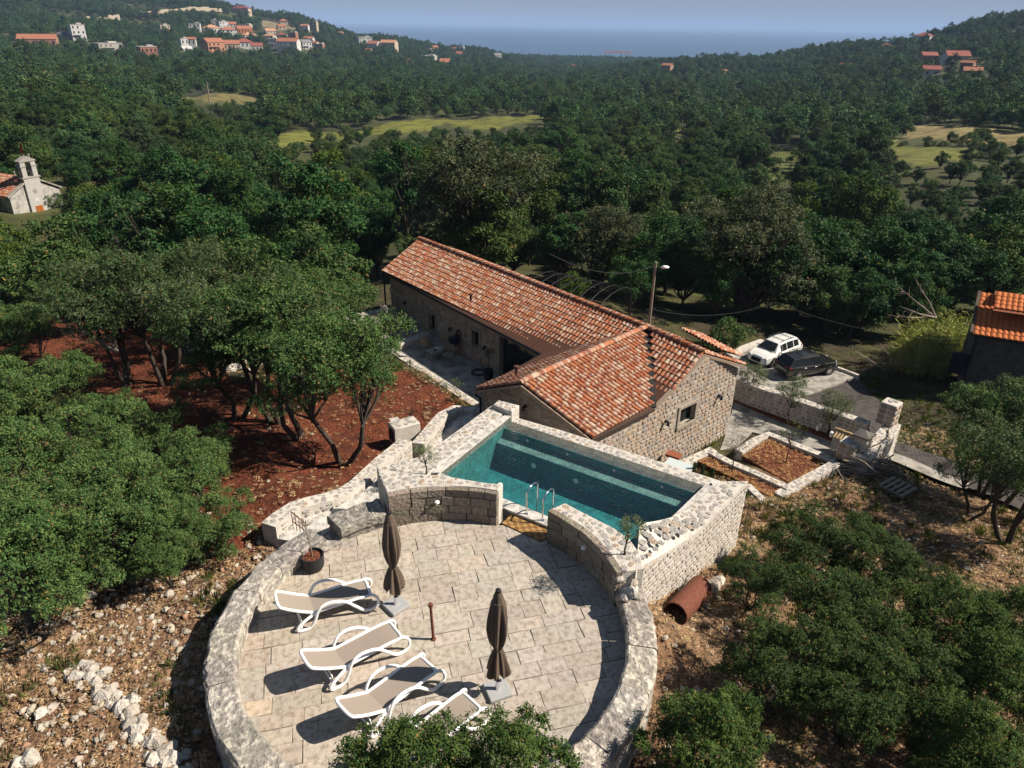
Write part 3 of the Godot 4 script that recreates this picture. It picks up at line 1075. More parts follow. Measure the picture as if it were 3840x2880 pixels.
func build_pool_walls() -> void:
	# left of the terrace gap: tall curved wall with the lamp
	var lamp_wall := thing("lamp_wall", "tall curved wall of dark stone blocks carrying the lamp, left of the ladder", "wall")
	curved_face(lamp_wall, deg_to_rad(-113.5), deg_to_rad(-72.8), 1.0)
	var poly := PackedVector2Array()
	for i in 13:
		var p := ring(lerpf(deg_to_rad(-113.3), deg_to_rad(-72.9), i / 12.0), 4.12)
		poly.push_back(Vector2(p.x, p.z))
	for p in [Vector2(-0.196, -15.618), Vector2(-0.603, -15.665), Vector2(-1.161, -15.816), Vector2(-1.546, -15.940), Vector2(-1.866, -16.026), Vector2(-2.377, -16.012), Vector2(-2.908, -16.133), Vector2(-3.580, -16.257)]:
		poly.push_back(p)
	wall_body(lamp_wall, poly, -0.8, 1.0)
	lay_stones(lamp_wall, mosaic_places(poly, func(_p): return 1.0, 0.2), "mosaic", P.stone, 220)
	# right of the gap: tall curved wall, then the long wall beside the pool
	var sun_wall := thing("shade_wall", "tall curved wall throwing a shadow across the terrace, right of the ladder", "wall")
	curved_face(sun_wall, deg_to_rad(-52.3), deg_to_rad(-13.5), 1.0)
	poly = PackedVector2Array()
	for i in 13:
		var p := ring(lerpf(deg_to_rad(-52.0), deg_to_rad(-13.8), i / 12.0), 4.12)
		poly.push_back(Vector2(p.x, p.z))
	var outer_r := [4.62, 4.75, 4.8, 4.72, 4.6, 4.52, 4.52]
	for i in 7:
		var p := ring(lerpf(deg_to_rad(-13.8), deg_to_rad(-50.5), i / 6.0), outer_r[i])
		poly.push_back(Vector2(p.x, p.z))
	wall_body(sun_wall, poly, -1.0, 0.98)
	lay_stones(sun_wall, mosaic_places(poly, func(_p): return 0.98, 0.19), "mosaic", P.stone, 200)
	var ruin := [Vector3(0.28, 0.18, 0.24), Vector3(0.24, 0.2, 0.2), Vector3(0.2, 0.14, 0.22), Vector3(0.3, 0.16, 0.2), Vector3(0.22, 0.18, 0.26), Vector3(0.18, 0.14, 0.16), Vector3(0.26, 0.2, 0.2)]
	for i in 14:
		var q := ring(deg_to_rad(-15.0 + rng.randf() * 6.5), 4.02 + rng.randf() * 0.6, 0.5 + rng.randf() * 0.36 * (1.0 if i % 2 == 0 else 0.4))
		put("broken_stone", toned("rubble", "rock"), P.stone, sun_wall, Transform3D(Basis(Vector3.UP, rng.randf() * 6.0).scaled_local(ruin[i % 7] * 1.25), q))
	# long wall on the right of the pool
	var long_wall := thing("pool_wall", "long rubble wall with pale mortar along the sunny side of the pool", "wall")
	var a_in := [Vector3(5.961, 0.120, -17.150), Vector3(3.110, 0.120, -14.006)]
	var a_out := [Vector3(6.749, 0.170, -17.193), Vector3(2.790, 0.850, -12.405)]
	var n := 14
	var body := Shape.new()
	var station := func(k: float) -> Array:
		var p: Vector3 = a_in[0].lerp(a_in[1], k)
		var q: Vector3 = a_out[0].lerp(a_out[1], k)
		var h := right_band_height(k)
		return [Vector3(p.x, -1.4, p.z), Vector3(p.x, h, p.z), Vector3(q.x, h - 0.01, q.z), Vector3(q.x, minf(ground(q.x, q.z) - 0.4, -0.8), q.z)]
	for i in n:
		var a: Array = station.call(float(i) / n)
		var b: Array = station.call(float(i + 1) / n)
		body.quad(b[0], b[1], a[1], a[0])
		body.quad(b[1], b[2], a[2], a[1])
		body.quad(b[2], b[3], a[3], a[2])
		if i == 0:
			body.quad(a[0], a[1], a[2], a[3])
	put("mortar", body, P.lime_mortar, long_wall)
	var top_poly := PackedVector2Array()
	for p in [a_in[0], a_out[0], a_out[1], a_in[1]]:
		top_poly.push_back(Vector2(p.x, p.z))
	var dir: Vector3 = a_in[1] - a_in[0]
	var height := func(p: Vector2) -> float:
		var k: float = (Vector3(p.x, 0, p.y) - a_in[0]).dot(dir) / dir.length_squared()
		return right_band_height(k)
	var places := mosaic_places(top_poly, height, 0.22)
	var oa := Vector3(a_out[1].x, 0, a_out[1].z)
	var ob := Vector3(a_out[0].x, 0, a_out[0].z)
	var le := oa.distance_to(ob)
	var face := course_places(oa, ob, -2.5, 0.9, 0.21, 0.02, func(m, y, _w, _h): return y < right_band_height(1.0 - m / le) - 0.08)
	# the end of the wall beyond the pool
	var ec := Vector3(a_in[0].x, 0, a_in[0].z)
	lay_stones(long_wall, places, "mosaic", P.stone, 160)
	lay_stones(long_wall, face, "rubble", P.stone, 140, "rubble_stone")
	# back wall beyond the overflow rim
	var back_wall := thing("overflow_wall", "low mortared stone wall behind the overflow rim, beside the house", "wall")
	poly = PackedVector2Array([Vector2(0.244, -20.294), Vector2(0.090, -21.265), Vector2(1.506, -20.503), Vector2(2.547, -19.754), Vector2(3.793, -18.877), Vector2(4.560, -18.406), Vector2(5.194, -18.169), Vector2(6.143, -17.625), Vector2(5.568, -17.322), Vector2(3.502, -18.670), Vector2(1.556, -19.829), Vector2(0.067, -20.897)])
	poly = Geometry2D.convex_hull(poly)
	poly.remove_at(poly.size() - 1)
	wall_body(back_wall, poly, -3.3, -0.14)
	lay_stones(back_wall, mosaic_places(poly, func(_p): return -0.14, 0.2), "mosaic", P.stone, 140)
	# left band
	var left_wall := thing("garden_band", "broad mortared stone band between the left coping and the stair path", "wall")
	poly = PackedVector2Array([Vector2(-0.434, -21.910), Vector2(-0.112, -21.584), Vector2(-0.255, -21.075), Vector2(-2.311, -17.410), Vector2(-2.374, -17.278), Vector2(-2.949, -17.262), Vector2(-3.793, -17.412), Vector2(-3.879, -17.629), Vector2(-3.289, -17.939), Vector2(-2.822, -18.160), Vector2(-2.487, -18.523), Vector2(-2.024, -19.302), Vector2(-1.454, -20.217), Vector2(-1.180, -20.700)])
	wall_body(left_wall, poly, -3.3, 0.14)
	lay_stones(left_wall, mosaic_places(poly, func(_p): return 0.14, 0.19), "mosaic", P.stone, 260)
	var corner := thing("corner_block", "raised mortared block at the far left corner of the pool", "wall")
	poly = PackedVector2Array([Vector2(-0.457, -21.636), Vector2(0.255, -21.285), Vector2(0.005, -20.878), Vector2(-0.219, -20.987), Vector2(-0.618, -21.298)])
	wall_body(corner, poly, -3.3, 0.3)
	lay_stones(corner, mosaic_places(poly, func(_p): return 0.3, 0.15), "mosaic", P.stone, 60)


# inner face of the tall curved walls: courses of old blocks as single parts
func curved_face(parent: Node3D, a0: float, a1: float, top: float) -> void:
	var y := -0.02
	for h in [0.27, 0.25, 0.26, 0.22]:
		var a := a0
		while a < a1 - 0.004:
			var b := minf(a + rng.randf_range(0.3, 0.68) / 4.0, a1)
			if a1 - b < 0.04:
				b = a1
			var s := Shape.new()
			s.col = vary(Color(0.33, 0.295, 0.255), 0.25)
			var p := ring(a + 0.0012, 3.97 + rng.randf_range(-0.015, 0.015))
			var q := ring(b - 0.0012, 3.97 + rng.randf_range(-0.015, 0.015))
			var d := (q - p).normalized()
			var nr := Vector3(d.z, 0, -d.x)      # away from the terrace
			if nr.dot((p + q) / 2 - Vector3(TERRACE.x, 0, TERRACE.y)) < 0:
				nr = -nr
			s.slab((p + q) / 2 + nr * 0.1 + Vector3.UP * (y + h / 2), d * (p.distance_to(q) / 2 - 0.003), Vector3.UP * (h / 2 - 0.004), nr * 0.1, 0.009)
			put("block", s, P.wall_block, parent)
			a = b
		y += h


# ---------------------------------------------------------------- house
const ROOF := {
	"R0": Vector3(-5.352, 0.750, -40.050), "J": Vector3(5.416, 0.750, -27.201), "R1": Vector3(7.228, 0.700, -24.843), "E0": Vector3(-7.165, -0.450, -37.945), "EN": Vector3(1.214, -0.450, -27.234),
	"G": Vector3(0.309, 0.750, -21.985), "GL": Vector3(-1.343, -0.450, -23.823), "GR": Vector3(2.631, -0.450, -20.465), "V": Vector3(5.036, -0.450, -22.654), "E1": Vector3(9.378, -0.450, -26.329),
}
const FACADE := [Vector3(2.576, 0, -20.682), Vector3(9.080, 0, -26.335)]     # sunny gable front
const YARD_WALL := [Vector3(-6.774, 0, -37.933), Vector3(1.450, 0, -27.419)]  # shaded wall along the patio
const WING_END := [Vector3(-1.062, 0, -23.847), Vector3(2.576, 0, -20.682)]   # gable towards the pool

var clay_tiles := []


func make_clay_tiles() -> void:
	var orange := [Color(0.44, 0.15, 0.070), Color(0.49, 0.20, 0.10), Color(0.37, 0.12, 0.06), Color(0.32, 0.12, 0.08)]
	var cream := [Color(0.60, 0.45, 0.34), Color(0.55, 0.37, 0.26), Color(0.50, 0.31, 0.22)]
	var brown := [Color(0.20, 0.075, 0.05), Color(0.25, 0.10, 0.065)]
	for k in 16:
		var s := Shape.new()
		var cols := []
		var lead: Color = orange[rng.randi() % 4]
		for i in 5:
			var u := rng.randf()
			var c := lead
			if u < 0.5:
				c = cream[rng.randi() % 3]
			elif u < 0.62:
				c = brown[rng.randi() % 2]
			elif u < 0.8:
				c = orange[rng.randi() % 4]
			cols.append(c)
		var seg := 5
		for i in 4:
			for j in seg:
				var q := []
				var nn := []
				for e in [[i, j], [i, j + 1], [i + 1, j + 1], [i + 1, j]]:
					var t: float = e[0] / 4.0
					var a: float = PI * e[1] / seg
					var r := lerpf(0.080, 0.098, t)
					q.append(Vector3(-cos(a) * r, sin(a) * r * 0.85 + lerpf(0.0, 0.028, t), t * 0.40 - 0.05))
					nn.append(Vector3(-cos(a), sin(a), 0))
				s.col = cols[i]
				var c0: Color = cols[i]
				var c1: Color = cols[i + 1]
				s.smooth(q[0], q[2], q[1], nn[0], nn[2], nn[1])
				s.smooth(q[0], q[3], q[2], nn[0], nn[3], nn[2])
				var z := s.c.size()
				# order pushed: a, d, b
				s.c[z - 6] = c0; s.c[z - 5] = c0; s.c[z - 4] = c1
				s.c[z - 3] = c0; s.c[z - 2] = c1; s.c[z - 1] = c1
		# the thick lower lip
		s.col = lead * 0.8
		for j in seg:
			var a := PI * j / seg
			var b := PI * (j + 1) / seg
			var o := Vector3(0, 0.028, 0.35)
			s.quad(o + Vector3(-cos(a) * 0.078, sin(a) * 0.066, 0), o + Vector3(-cos(b) * 0.078, sin(b) * 0.066, 0), o + Vector3(-cos(b) * 0.098, sin(b) * 0.083, 0), o + Vector3(-cos(a) * 0.098, sin(a) * 0.083, 0))
		clay_tiles.append([s, s.mesh()])


# rows of barrel tiles on a slope: ridge start, ridge end, eave below the start, outline in plan
func tile_places(a: Vector3, b: Vector3, down: Vector3, outline: PackedVector2Array, spacing := 0.195, bare := []) -> Array:
	var out := []
	var e := (b - a).normalized()
	var run := down.length()
	var d := down / run
	var up := d.cross(e).normalized()
	if up.y < 0:
		up = -up
	var x := d.cross(up).normalized() * -1.0
	x = up.cross(d)
	var rows := int(ceil(run / 0.305))
	var step := run / rows
	var count := int(a.distance_to(b) / spacing) + 40
	for i in range(-38, count):
		var o := a + e * (i + 0.5) * spacing
		for r in rows:
			var p := o + d * ((r + 0.5) * step)
			var p2 := Vector2(p.x, p.z)
			if not inside(p2, outline):
				continue
			var skip := false
			for l in bare:
				if p2.distance_to(Geometry2D.get_closest_point_to_segment(p2, l[0], l[1])) < 0.13:
					skip = true
			if skip:
				continue
			var basis := Basis(x, up, d)
			basis = basis * Basis(Vector3.UP, rng.randf_range(-0.025, 0.025))
			out.append(Transform3D(basis.scaled_local(Vector3(spacing / 0.195, 1.0, step / 0.305)), o + d * (r * step) + up * (0.02 + rng.randf_range(-0.004, 0.004))))
	return out


func lay_tiles(parent: Node, places: Array, limit: int, called := "roof_tile") -> void:
	var eye := Vector3(0, 11.7, 0)
	places.sort_custom(func(p, q): return p.origin.distance_squared_to(eye) < q.origin.distance_squared_to(eye))
	var rest := Shape.new()
	for i in places.size():
		var t: Transform3D = places[i]
		var k: Array = clay_tiles[rng.randi() % clay_tiles.size()]
		if i < limit:
			put(called, k[1], P.clay, parent, t)
		else:
			rest.add(k[0], t)
	if rest.v.size():
		stuff(put(called + "_rows", rest, P.clay, parent))


func plan(keys: Array) -> PackedVector2Array:
	var p := PackedVector2Array()
	for k in keys:
		p.push_back(Vector2(ROOF[k].x, ROOF[k].z) if k is String else k)
	return p


# a wall panel with rectangular openings; the outside is to the right of a -> b
func wall_panel(a: Vector3, b: Vector3, y0: float, y1: float, openings: Array, thick := 0.4) -> Shape:
	var s := Shape.new()
	var d := (b - a).normalized()
	var nr := Vector3(-d.z, 0, d.x)
	var le := a.distance_to(b)
	var cuts := [0.0, le]
	for o in openings:
		cuts.append(o[0])
		cuts.append(o[1])
	cuts.sort()
	for i in cuts.size() - 1:
		var m0: float = cuts[i]
		var m1: float = cuts[i + 1]
		if m1 - m0 < 0.005:
			continue
		var spans := [[y0, y1]]
		for o in openings:
			if o[0] <= m0 + 0.001 and o[1] >= m1 - 0.001:
				spans = [[y0, o[2]], [o[3], y1]]
		for sp in spans:
			if sp[1] - sp[0] > 0.01:
				s.slab(a + d * (m0 + m1) / 2 + Vector3.UP * ((sp[0] + sp[1]) / 2) - nr * thick / 2, d * (m1 - m0) / 2, Vector3.UP * (sp[1] - sp[0]) / 2, nr * thick / 2)
	return s


func window_in(parent: Node, a: Vector3, b: Vector3, o: Array, bars: int, called := "window") -> void:
	var d := (b - a).normalized()
	var nr := Vector3(-d.z, 0, d.x)
	var w: float = o[1] - o[0]
	var h: float = o[3] - o[2]
	var mid: Vector3 = a + d * (o[0] + o[1]) / 2 + Vector3.UP * (o[2] + o[3]) / 2 - nr * 0.2
	var f := Shape.new()
	f.col = Color(0.03, 0.028, 0.026)
	for sgn in [-1, 1]:
		f.slab(mid + d * sgn * (w / 2 - 0.03), d * 0.03, Vector3.UP * h / 2, nr * 0.03)
		f.slab(mid + Vector3.UP * sgn * (h / 2 - 0.03), d * w / 2, Vector3.UP * 0.03, nr * 0.028)
	for i in bars:
		f.slab(mid + d * (-w / 2 + w * (i + 1) / (bars + 1)), d * 0.025, Vector3.UP * h / 2, nr * 0.026)
	var win := put(called, f, P.plain, parent)
	var g := Shape.new()
	g.slab(mid, d * (w / 2 - 0.02), Vector3.UP * (h / 2 - 0.02), nr * 0.006)
	put("pane", g, P.glass_dark, win)
	# stone surround: jambs, lintel, sill
	for sgn in [-1, 1]:
		var s := Shape.new()
		s.col = vary(Color(0.44, 0.38, 0.31), 0.08)
		s.slab(a + d * ((o[0] + o[1]) / 2 + sgn * (w / 2 + 0.07)) + Vector3.UP * (o[2] + o[3]) / 2 + nr * 0.0, d * 0.07, Vector3.UP * (h / 2), nr * 0.045, 0.01)
		put("jamb", s, P.stone, win)
		s = Shape.new()
		s.col = vary(Color(0.46, 0.40, 0.33), 0.08)
		s.slab(a + d * (o[0] + o[1]) / 2 + Vector3.UP * ((o[2] + o[3]) / 2 + sgn * (h / 2 + 0.07)), d * (w / 2 + 0.14), Vector3.UP * 0.07, nr * (0.05 if sgn > 0 else 0.07), 0.01)
		put("lintel" if sgn > 0 else "sill", s, P.stone, win)


func pipe(parent: Node, called: String, path: Array, r: float, m: Material, sides := 8) -> MeshInstance3D:
	var s := Shape.new()
	var rr := []
	for p in path:
		rr.append(r)
	s.tube(path, rr, sides)
	return put(called, s, m, parent)


func build_house() -> void:
	make_clay_tiles()
	var house := thing("stone_house", "long stone house with mottled terracotta barrel tile roof and pool-side wing", "house")
	# roof decks
	var deck := Shape.new()
	deck.col = Color(0.10, 0.045, 0.03)
	var R := ROOF
	var back0: Vector3 = R.R0 + (R.E1 - R.R1)
	var nrm := Vector3.UP * 0.02
	deck.quad(R.E0 - nrm, R.EN - nrm, R.J - nrm, R.R0 - nrm)
	deck.quad(R.GL - nrm, R.G - nrm, R.J - nrm, R.EN - nrm)
	deck.quad(R.G - nrm, R.GR - nrm, R.V - nrm, R.J - nrm)
	deck.tri(R.J - nrm, R.V - nrm, R.R1 - nrm)
	deck.quad(R.R0 - nrm, R.R1 - nrm, R.E1 - nrm, back0 - nrm)
	put("roof_deck", deck, P.clay, house)
	var under := Shape.new()
	under.col = Color(0.35, 0.27, 0.2)
	for q in [[R.E0, R.R0], [back0, R.R0], [R.GL, R.G], [R.GR, R.G], [R.V, R.R1], [R.E1, R.R1]]:
		var m: Vector3 = (q[0] + q[1]) / 2
		under.slab(m + Vector3.DOWN * 0.07, (q[1] - q[0]) / 2, Vector3.UP * 0.05, (q[1] - q[0]).cross(Vector3.UP).normalized() * 0.07)
	put("verge_board", under, P.plain, house)
	var valley := [Vector2(R.J.x, R.J.z), Vector2(R.V.x, R.V.z)]
	var main_roof := Node3D.new()
	main_roof.name = "main_roof"
	house.add_child(main_roof)
	var wing_roof := Node3D.new()
	wing_roof.name = "wing_roof"
	house.add_child(wing_roof)
	var down_main: Vector3 = R.E0 - R.R0
	var places := tile_places(R.R0, R.J, down_main, plan(["R0", "J", "EN", "E0"]))
	places.append_array(tile_places(R.J, R.R1, R.V - R.R1 if false else down_main, plan(["J", "R1", "V"]), 0.195, [valley]))
	lay_tiles(main_roof, places, 170)
	lay_tiles(main_roof, tile_places(R.R0, R.R1, R.E1 - R.R1, PackedVector2Array([Vector2(R.R0.x, R.R0.z), Vector2(R.R1.x, R.R1.z), Vector2(R.E1.x, R.E1.z), Vector2(back0.x, back0.z)])), 0, "back_slope_tile")
	lay_tiles(wing_roof, tile_places(R.G, R.J, R.GR - R.G, plan(["G", "J", "V", "GR"]), 0.195, [valley]), 130)
	lay_tiles(wing_roof, tile_places(R.G, R.J, R.GL - R.G, plan(["G", "J", "EN", "GL"])), 0, "shaded_slope_tile")
	# ridge tiles
	for l in [[R.R0, R.J], [R.J, R.R1], [R.G, R.J]]:
		var d: Vector3 = (l[1] - l[0]).normalized()
		var le: float = l[0].distance_to(l[1])
		var k := int(le / 0.36)
		for i in k:
			var t := Transform3D(Basis(d.cross(Vector3.UP).normalized() * -1.0, Vector3.UP, d).orthonormalized(), l[0] + d * (le * i / k) + Vector3.UP * 0.07)
			t.basis = t.basis.scaled_local(Vector3(1.5, 1.25, 1.12))
			put("ridge_tile", clay_tiles[rng.randi() % 16][1], P.clay, main_roof if l[0] != R.G else wing_roof, t)
	# dark sheet-metal valley
	var vs := Shape.new()
	vs.col = Color(0.03, 0.028, 0.028)
	var vd: Vector3 = R.V - R.J
	vs.slab((R.V + R.J) / 2 + Vector3.UP * 0.012, vd / 2, Vector3.UP * 0.012, vd.cross(Vector3.UP).normalized() * 0.11)
	put("valley_gutter", vs, P.plain, house)
	# walls
	var win := [5.0, 5.95, -1.95, -1.22]
	var le := FACADE[0].distance_to(FACADE[1])
	var fm := func(p: Vector3) -> float:
		return (p - FACADE[0]).dot((FACADE[1] - FACADE[0]).normalized())
	var front := put("front_wall", wall_panel(FACADE[0], FACADE[1], -4.0, -0.58, [win]), P.house_mortar, house)
	var mv: float = fm.call(R.V)
	var mr: float = fm.call(R.R1)
	var roofline := func(m: float) -> float:
		if m < mv:
			return -0.56
		if m < mr:
			return lerpf(-0.56, 0.60, (m - mv) / (mr - mv))
		return lerpf(0.60, -0.52, (m - mr) / (le - mr))
	var gs := Shape.new()
	var fd: Vector3 = (FACADE[1] - FACADE[0]).normalized()
	var fn := Vector3(-fd.z, 0, fd.x)
	if fn.x < 0:
		fn = -fn
	var g0: Vector3 = FACADE[0] + fd * mv + Vector3.UP * -0.58
	var g1: Vector3 = FACADE[0] + fd * mr + Vector3.UP * 0.62
	var g2: Vector3 = FACADE[1] + Vector3.UP * -0.58
	gs.outward(g0 - fn, g0, g1, g2, g2)
	gs.tri(g0 - fn * 0.3, g2 - fn * 0.3, g1 - fn * 0.3)
	put("gable", gs, P.house_mortar, front)
	var stones := course_places(FACADE[0], FACADE[1], -3.8, 0.6, 0.215, 0.025, func(m, y, w, h): return y + h * 0.5 < roofline.call(m) - 0.02 and not (m + w / 2 > win[0] - 0.16 and m - w / 2 < win[1] + 0.16 and y + h / 2 > win[2] - 0.16 and y - h / 2 < win[3] + 0.16))
	lay_stones(front, stones, "wall", P.stone, 300, "wall_stone")
	window_in(house, FACADE[0], FACADE[1], win, 1)
	# shaded wall along the patio
	var w1 := [3.98, 4.6, -2.5, -1.6]
	var w2 := [7.87, 8.44, -2.05, -1.24]
	var door := [10.1, 12.5, -2.9, -0.82]
	var yard := put("yard_wall", wall_panel(YARD_WALL[0], YARD_WALL[1], -4.0, -0.6, [w1, w2, door]), P.house_mortar, house)
	stones = course_places(YARD_WALL[0], YARD_WALL[1], -3.0, -0.7, 0.3, 0.03, func(m, y, w, h):
		for o in [w1, w2, door]:
			if m + w / 2 > o[0] - 0.17 and m - w / 2 < o[1] + 0.17 and y + h / 2 > o[2] - 0.15 and y - h / 2 < o[3] + 0.15:
				return false
		return true)
	lay_stones(yard, stones, "wall", P.stone, 150, "wall_stone")
	window_in(house, YARD_WALL[0], YARD_WALL[1], w1, 0)
	window_in(house, YARD_WALL[0], YARD_WALL[1], w2, 0)
	window_in(house, YARD_WALL[0], YARD_WALL[1], door, 2, "sliding_door")
	# gable of the wing and the remaining walls
	var wing := put("wing_wall", wall_panel(WING_END[0], WING_END[1], -4.0, -0.58, []), P.house_mortar, house)
	var we: float = WING_END[0].distance_to(WING_END[1])
	var wd: Vector3 = (WING_END[1] - WING_END[0]).normalized()
	var wg: float = (R.G - WING_END[0]).dot(wd)
	var ws := Shape.new()
	var wn := Vector3(-wd.z, 0, wd.x)
	ws.outward(WING_END[0] - wn, WING_END[0] + Vector3.UP * -0.58, WING_END[0] + wd * wg + Vector3.UP * 0.63, WING_END[1] + Vector3.UP * -0.58, WING_END[1] + Vector3.UP * -0.58)
	put("gable", ws, P.house_mortar, wing)
	stones = course_places(WING_END[0], WING_END[1], -3.0, 0.6, 0.27, 0.03, func(m, y, _w, h): return y + h * 0.5 < (lerpf(-0.5, 0.6, m / wg) if m < wg else lerpf(0.6, -0.5, (m - wg) / (we - wg))) - 0.04)
	lay_stones(wing, stones, "wall", P.stone, 150, "wall_stone")
	var rest := Shape.new()
	var corners := [YARD_WALL[0], YARD_WALL[0] + (back0 - R.E0) * 0.92, FACADE[1], FACADE[1]]
	var back_a := Vector3(corners[1].x, 0, corners[1].z)
	rest.add(wall_panel(back_a, YARD_WALL[0], -4.3, -0.55, []), Transform3D())
	rest.add(wall_panel(FACADE[1], back_a, -4.3, -0.55, []), Transform3D())
	rest.add(wall_panel(YARD_WALL[1], WING_END[0], -4.0, -0.6, []), Transform3D())
	put("outer_wall", rest, P.house_mortar, house)
	var fe := Shape.new()
	var ff := Vector3.UP * -0.56
	fe.tri(YARD_WALL[0] + ff, Vector3(R.R0.x, 0.62, R.R0.z) + (R.J - R.R0).normalized() * 0.2, back_a + ff)
	fe.tri(YARD_WALL[0] + ff, back_a + ff, Vector3(R.R0.x, 0.62, R.R0.z) + (R.J - R.R0).normalized() * 0.2)
	put("far_gable", fe, P.house_mortar, house)
	# gutters and downpipes
	for l in [[R.E0, R.EN], [R.GL, R.EN]]:
		var o := Vector3.DOWN * 0.07
		pipe(house, "gutter", [l[0] + o, l[1] + o], 0.06, P.dark_metal)
	var fascia := Shape.new()
	fascia.col = Color(0.07, 0.045, 0.032)
	var ed: Vector3 = R.V - R.GR
	fascia.slab((R.V + R.GR) / 2 + Vector3.DOWN * 0.08, ed / 2 + ed.normalized() * 0.05, Vector3.UP * 0.07, ed.cross(Vector3.UP).normalized() * 0.05, 0.01)
	put("wooden_fascia", fascia, P.wood, house)
	for l in [[R.E0, Vector3(-6.95, -0.6, -37.75)], [R.GL, WING_END[0]]]:
		var p: Vector3 = l[0] + Vector3.DOWN * 0.1
		var q := Vector3(l[1].x, -0.75, l[1].z)
		q += Vector3(-0.1, 0, 0.08)
		pipe(house, "downpipe", [p, p + Vector3.DOWN * 0.12, q, Vector3(q.x, -2.9, q.z)], 0.05, P.dark_metal)
	# roof vents
	for p in [Vector3(-1.943, 0.420, -31.401), Vector3(0.157, 0.250, -24.041)]:
		var s := Shape.new()
		s.col = Color(0.10, 0.05, 0.04)
		s.lathe(Vector3.ZERO, [Vector2(0.06, -0.1), Vector2(0.06, 0.16), Vector2(0.11, 0.16), Vector2(0.11, 0.2), Vector2(0.0, 0.24)], 12)
		put("roof_vent", s, P.plain, house, Transform3D(Basis(), p))
	# wall lamps: a bracket and a shade
	var md: Vector3 = (YARD_WALL[1] - YARD_WALL[0]).normalized()
	for k in [[YARD_WALL[0] + md * 1.75 + Vector3.UP * -1.72, Vector3(-md.z, 0, md.x)], [YARD_WALL[0] + md * 6.12 + Vector3.UP * -1.77, Vector3(-md.z, 0, md.x)], [YARD_WALL[0] + md * 9.02 + Vector3.UP * -1.76, Vector3(-md.z, 0, md.x)], [FACADE[0] + fd * 4.1 + Vector3.UP * -1.38, fn], [FACADE[0] + fd * 7.45 + Vector3.UP * -1.42, fn], [WING_END[0] + wd * 2.1 + Vector3.UP * -0.35, wn]]:
		var s := Shape.new()
		s.box(k[0] + k[1] * 0.05, Vector3(0.07, 0.12, 0.07))
		s.slab(k[0] + k[1] * 0.1 + Vector3.UP * 0.04, k[1] * 0.09, Vector3.UP * 0.015, k[1].cross(Vector3.UP) * 0.03)
		s.lathe(k[0] + k[1] * 0.17 + Vector3.DOWN * 0.12, [Vector2(0.06, 0.0), Vector2(0.05, 0.14), Vector2(0.0, 0.16)], 10)
		put("wall_lamp", s, P.black_plastic, house)
	# lean-to roof behind the far side of the ridge
	var porch := thing("lean_to_roof", "small tiled lean-to roof behind the main ridge, beside the parked cars", "roof")
	var pa := Vector3(6.991, 0.350, -28.226)
	var pb := Vector3(8.178, 0.350, -26.001)
	var pdir: Vector3 = (R.E1 - R.R1) * 0.5
	var po := PackedVector2Array()
	for p in [pa, pb, pb + pdir, pa + pdir]:
		po.push_back(Vector2(p.x, p.z))
	var pd := Shape.new()
	pd.col = Color(0.10, 0.045, 0.03)
	pd.quad(pa - nrm, pb - nrm, pb + pdir - nrm, pa + pdir - nrm)
	pd.slab(pb + Vector3.DOWN * 1.3, Vector3(0.1, 0, 0), Vector3(0, 1.2, 0), Vector3(0, 0, 0.1))
	put("deck", pd, P.clay, porch)
	lay_tiles(porch, tile_places(pa, pb, pdir, po), 60)


# ---------------------------------------------------------------- patio and stair path
const PATIO_Y := -2.85


func flat_sheet(called: String, pts: Array, y0: float, y1: float, material: Material) -> MeshInstance3D:
	var s := Shape.new()
	s.prism(PackedVector2Array(pts), y0, y1, 0.01)
	return setting(called, s, material)


# a wall along a list of points (top centre line), with a mortared top of bedded stones and rubble faces
func stone_wall(called: String, label: String, line: Array, width: float, depth: float, limit := 120, rubble := true, size := 0.19) -> Node3D:
	var w := thing(called, label, "wall")
	var body := Shape.new()
	var places := []
	var left := []
	var right := []
	for i in line.size():
		var p: Vector3 = line[i]
		var d: Vector3 = line[mini(i + 1, line.size() - 1)] - line[maxi(i - 1, 0)]
		d.y = 0
		d = d.normalized()
		var nr := Vector3(-d.z, 0, d.x) * width / 2
		left.append(p - nr)
		right.append(p + nr)
	for i in line.size() - 1:
		var a: Vector3 = left[i]
		var b: Vector3 = left[i + 1]
		var c: Vector3 = right[i + 1]
		var e: Vector3 = right[i]
		var dn := Vector3.DOWN * depth
		body.quad(a, e, c, b)
		body.quad(e, e + dn, c + dn, c)
		body.quad(b, b + dn, a + dn, a)
		if i == 0:
			body.quad(a, a + dn, e + dn, e)
		if i == line.size() - 2:
			body.quad(c, c + dn, b + dn, b)
		var poly := PackedVector2Array([Vector2(a.x, a.z), Vector2(b.x, b.z), Vector2(c.x, c.z), Vector2(e.x, e.z)])
		var p0: Vector3 = line[i]
		var p1: Vector3 = line[i + 1]
		var dd := p1 - p0
		var high := func(q: Vector2) -> float:
			var k := clampf((Vector3(q.x, 0, q.y) - Vector3(p0.x, 0, p0.z)).dot(Vector3(dd.x, 0, dd.z)) / maxf(dd.x * dd.x + dd.z * dd.z, 0.001), 0, 1)
			return p0.y + dd.y * k
		places.append_array(mosaic_places(poly, high, size))
		if rubble:
			for side in [[e, c], [b, a]]:
				var low := minf(p0.y, p1.y)
				places.append_array(course_places(side[0], side[1], low - depth, low - 0.05, size * 1.05, 0.025))
	put("mortar", body, P.lime_mortar, w)
	lay_stones(w, places, "mosaic", P.stone, limit)
	return w


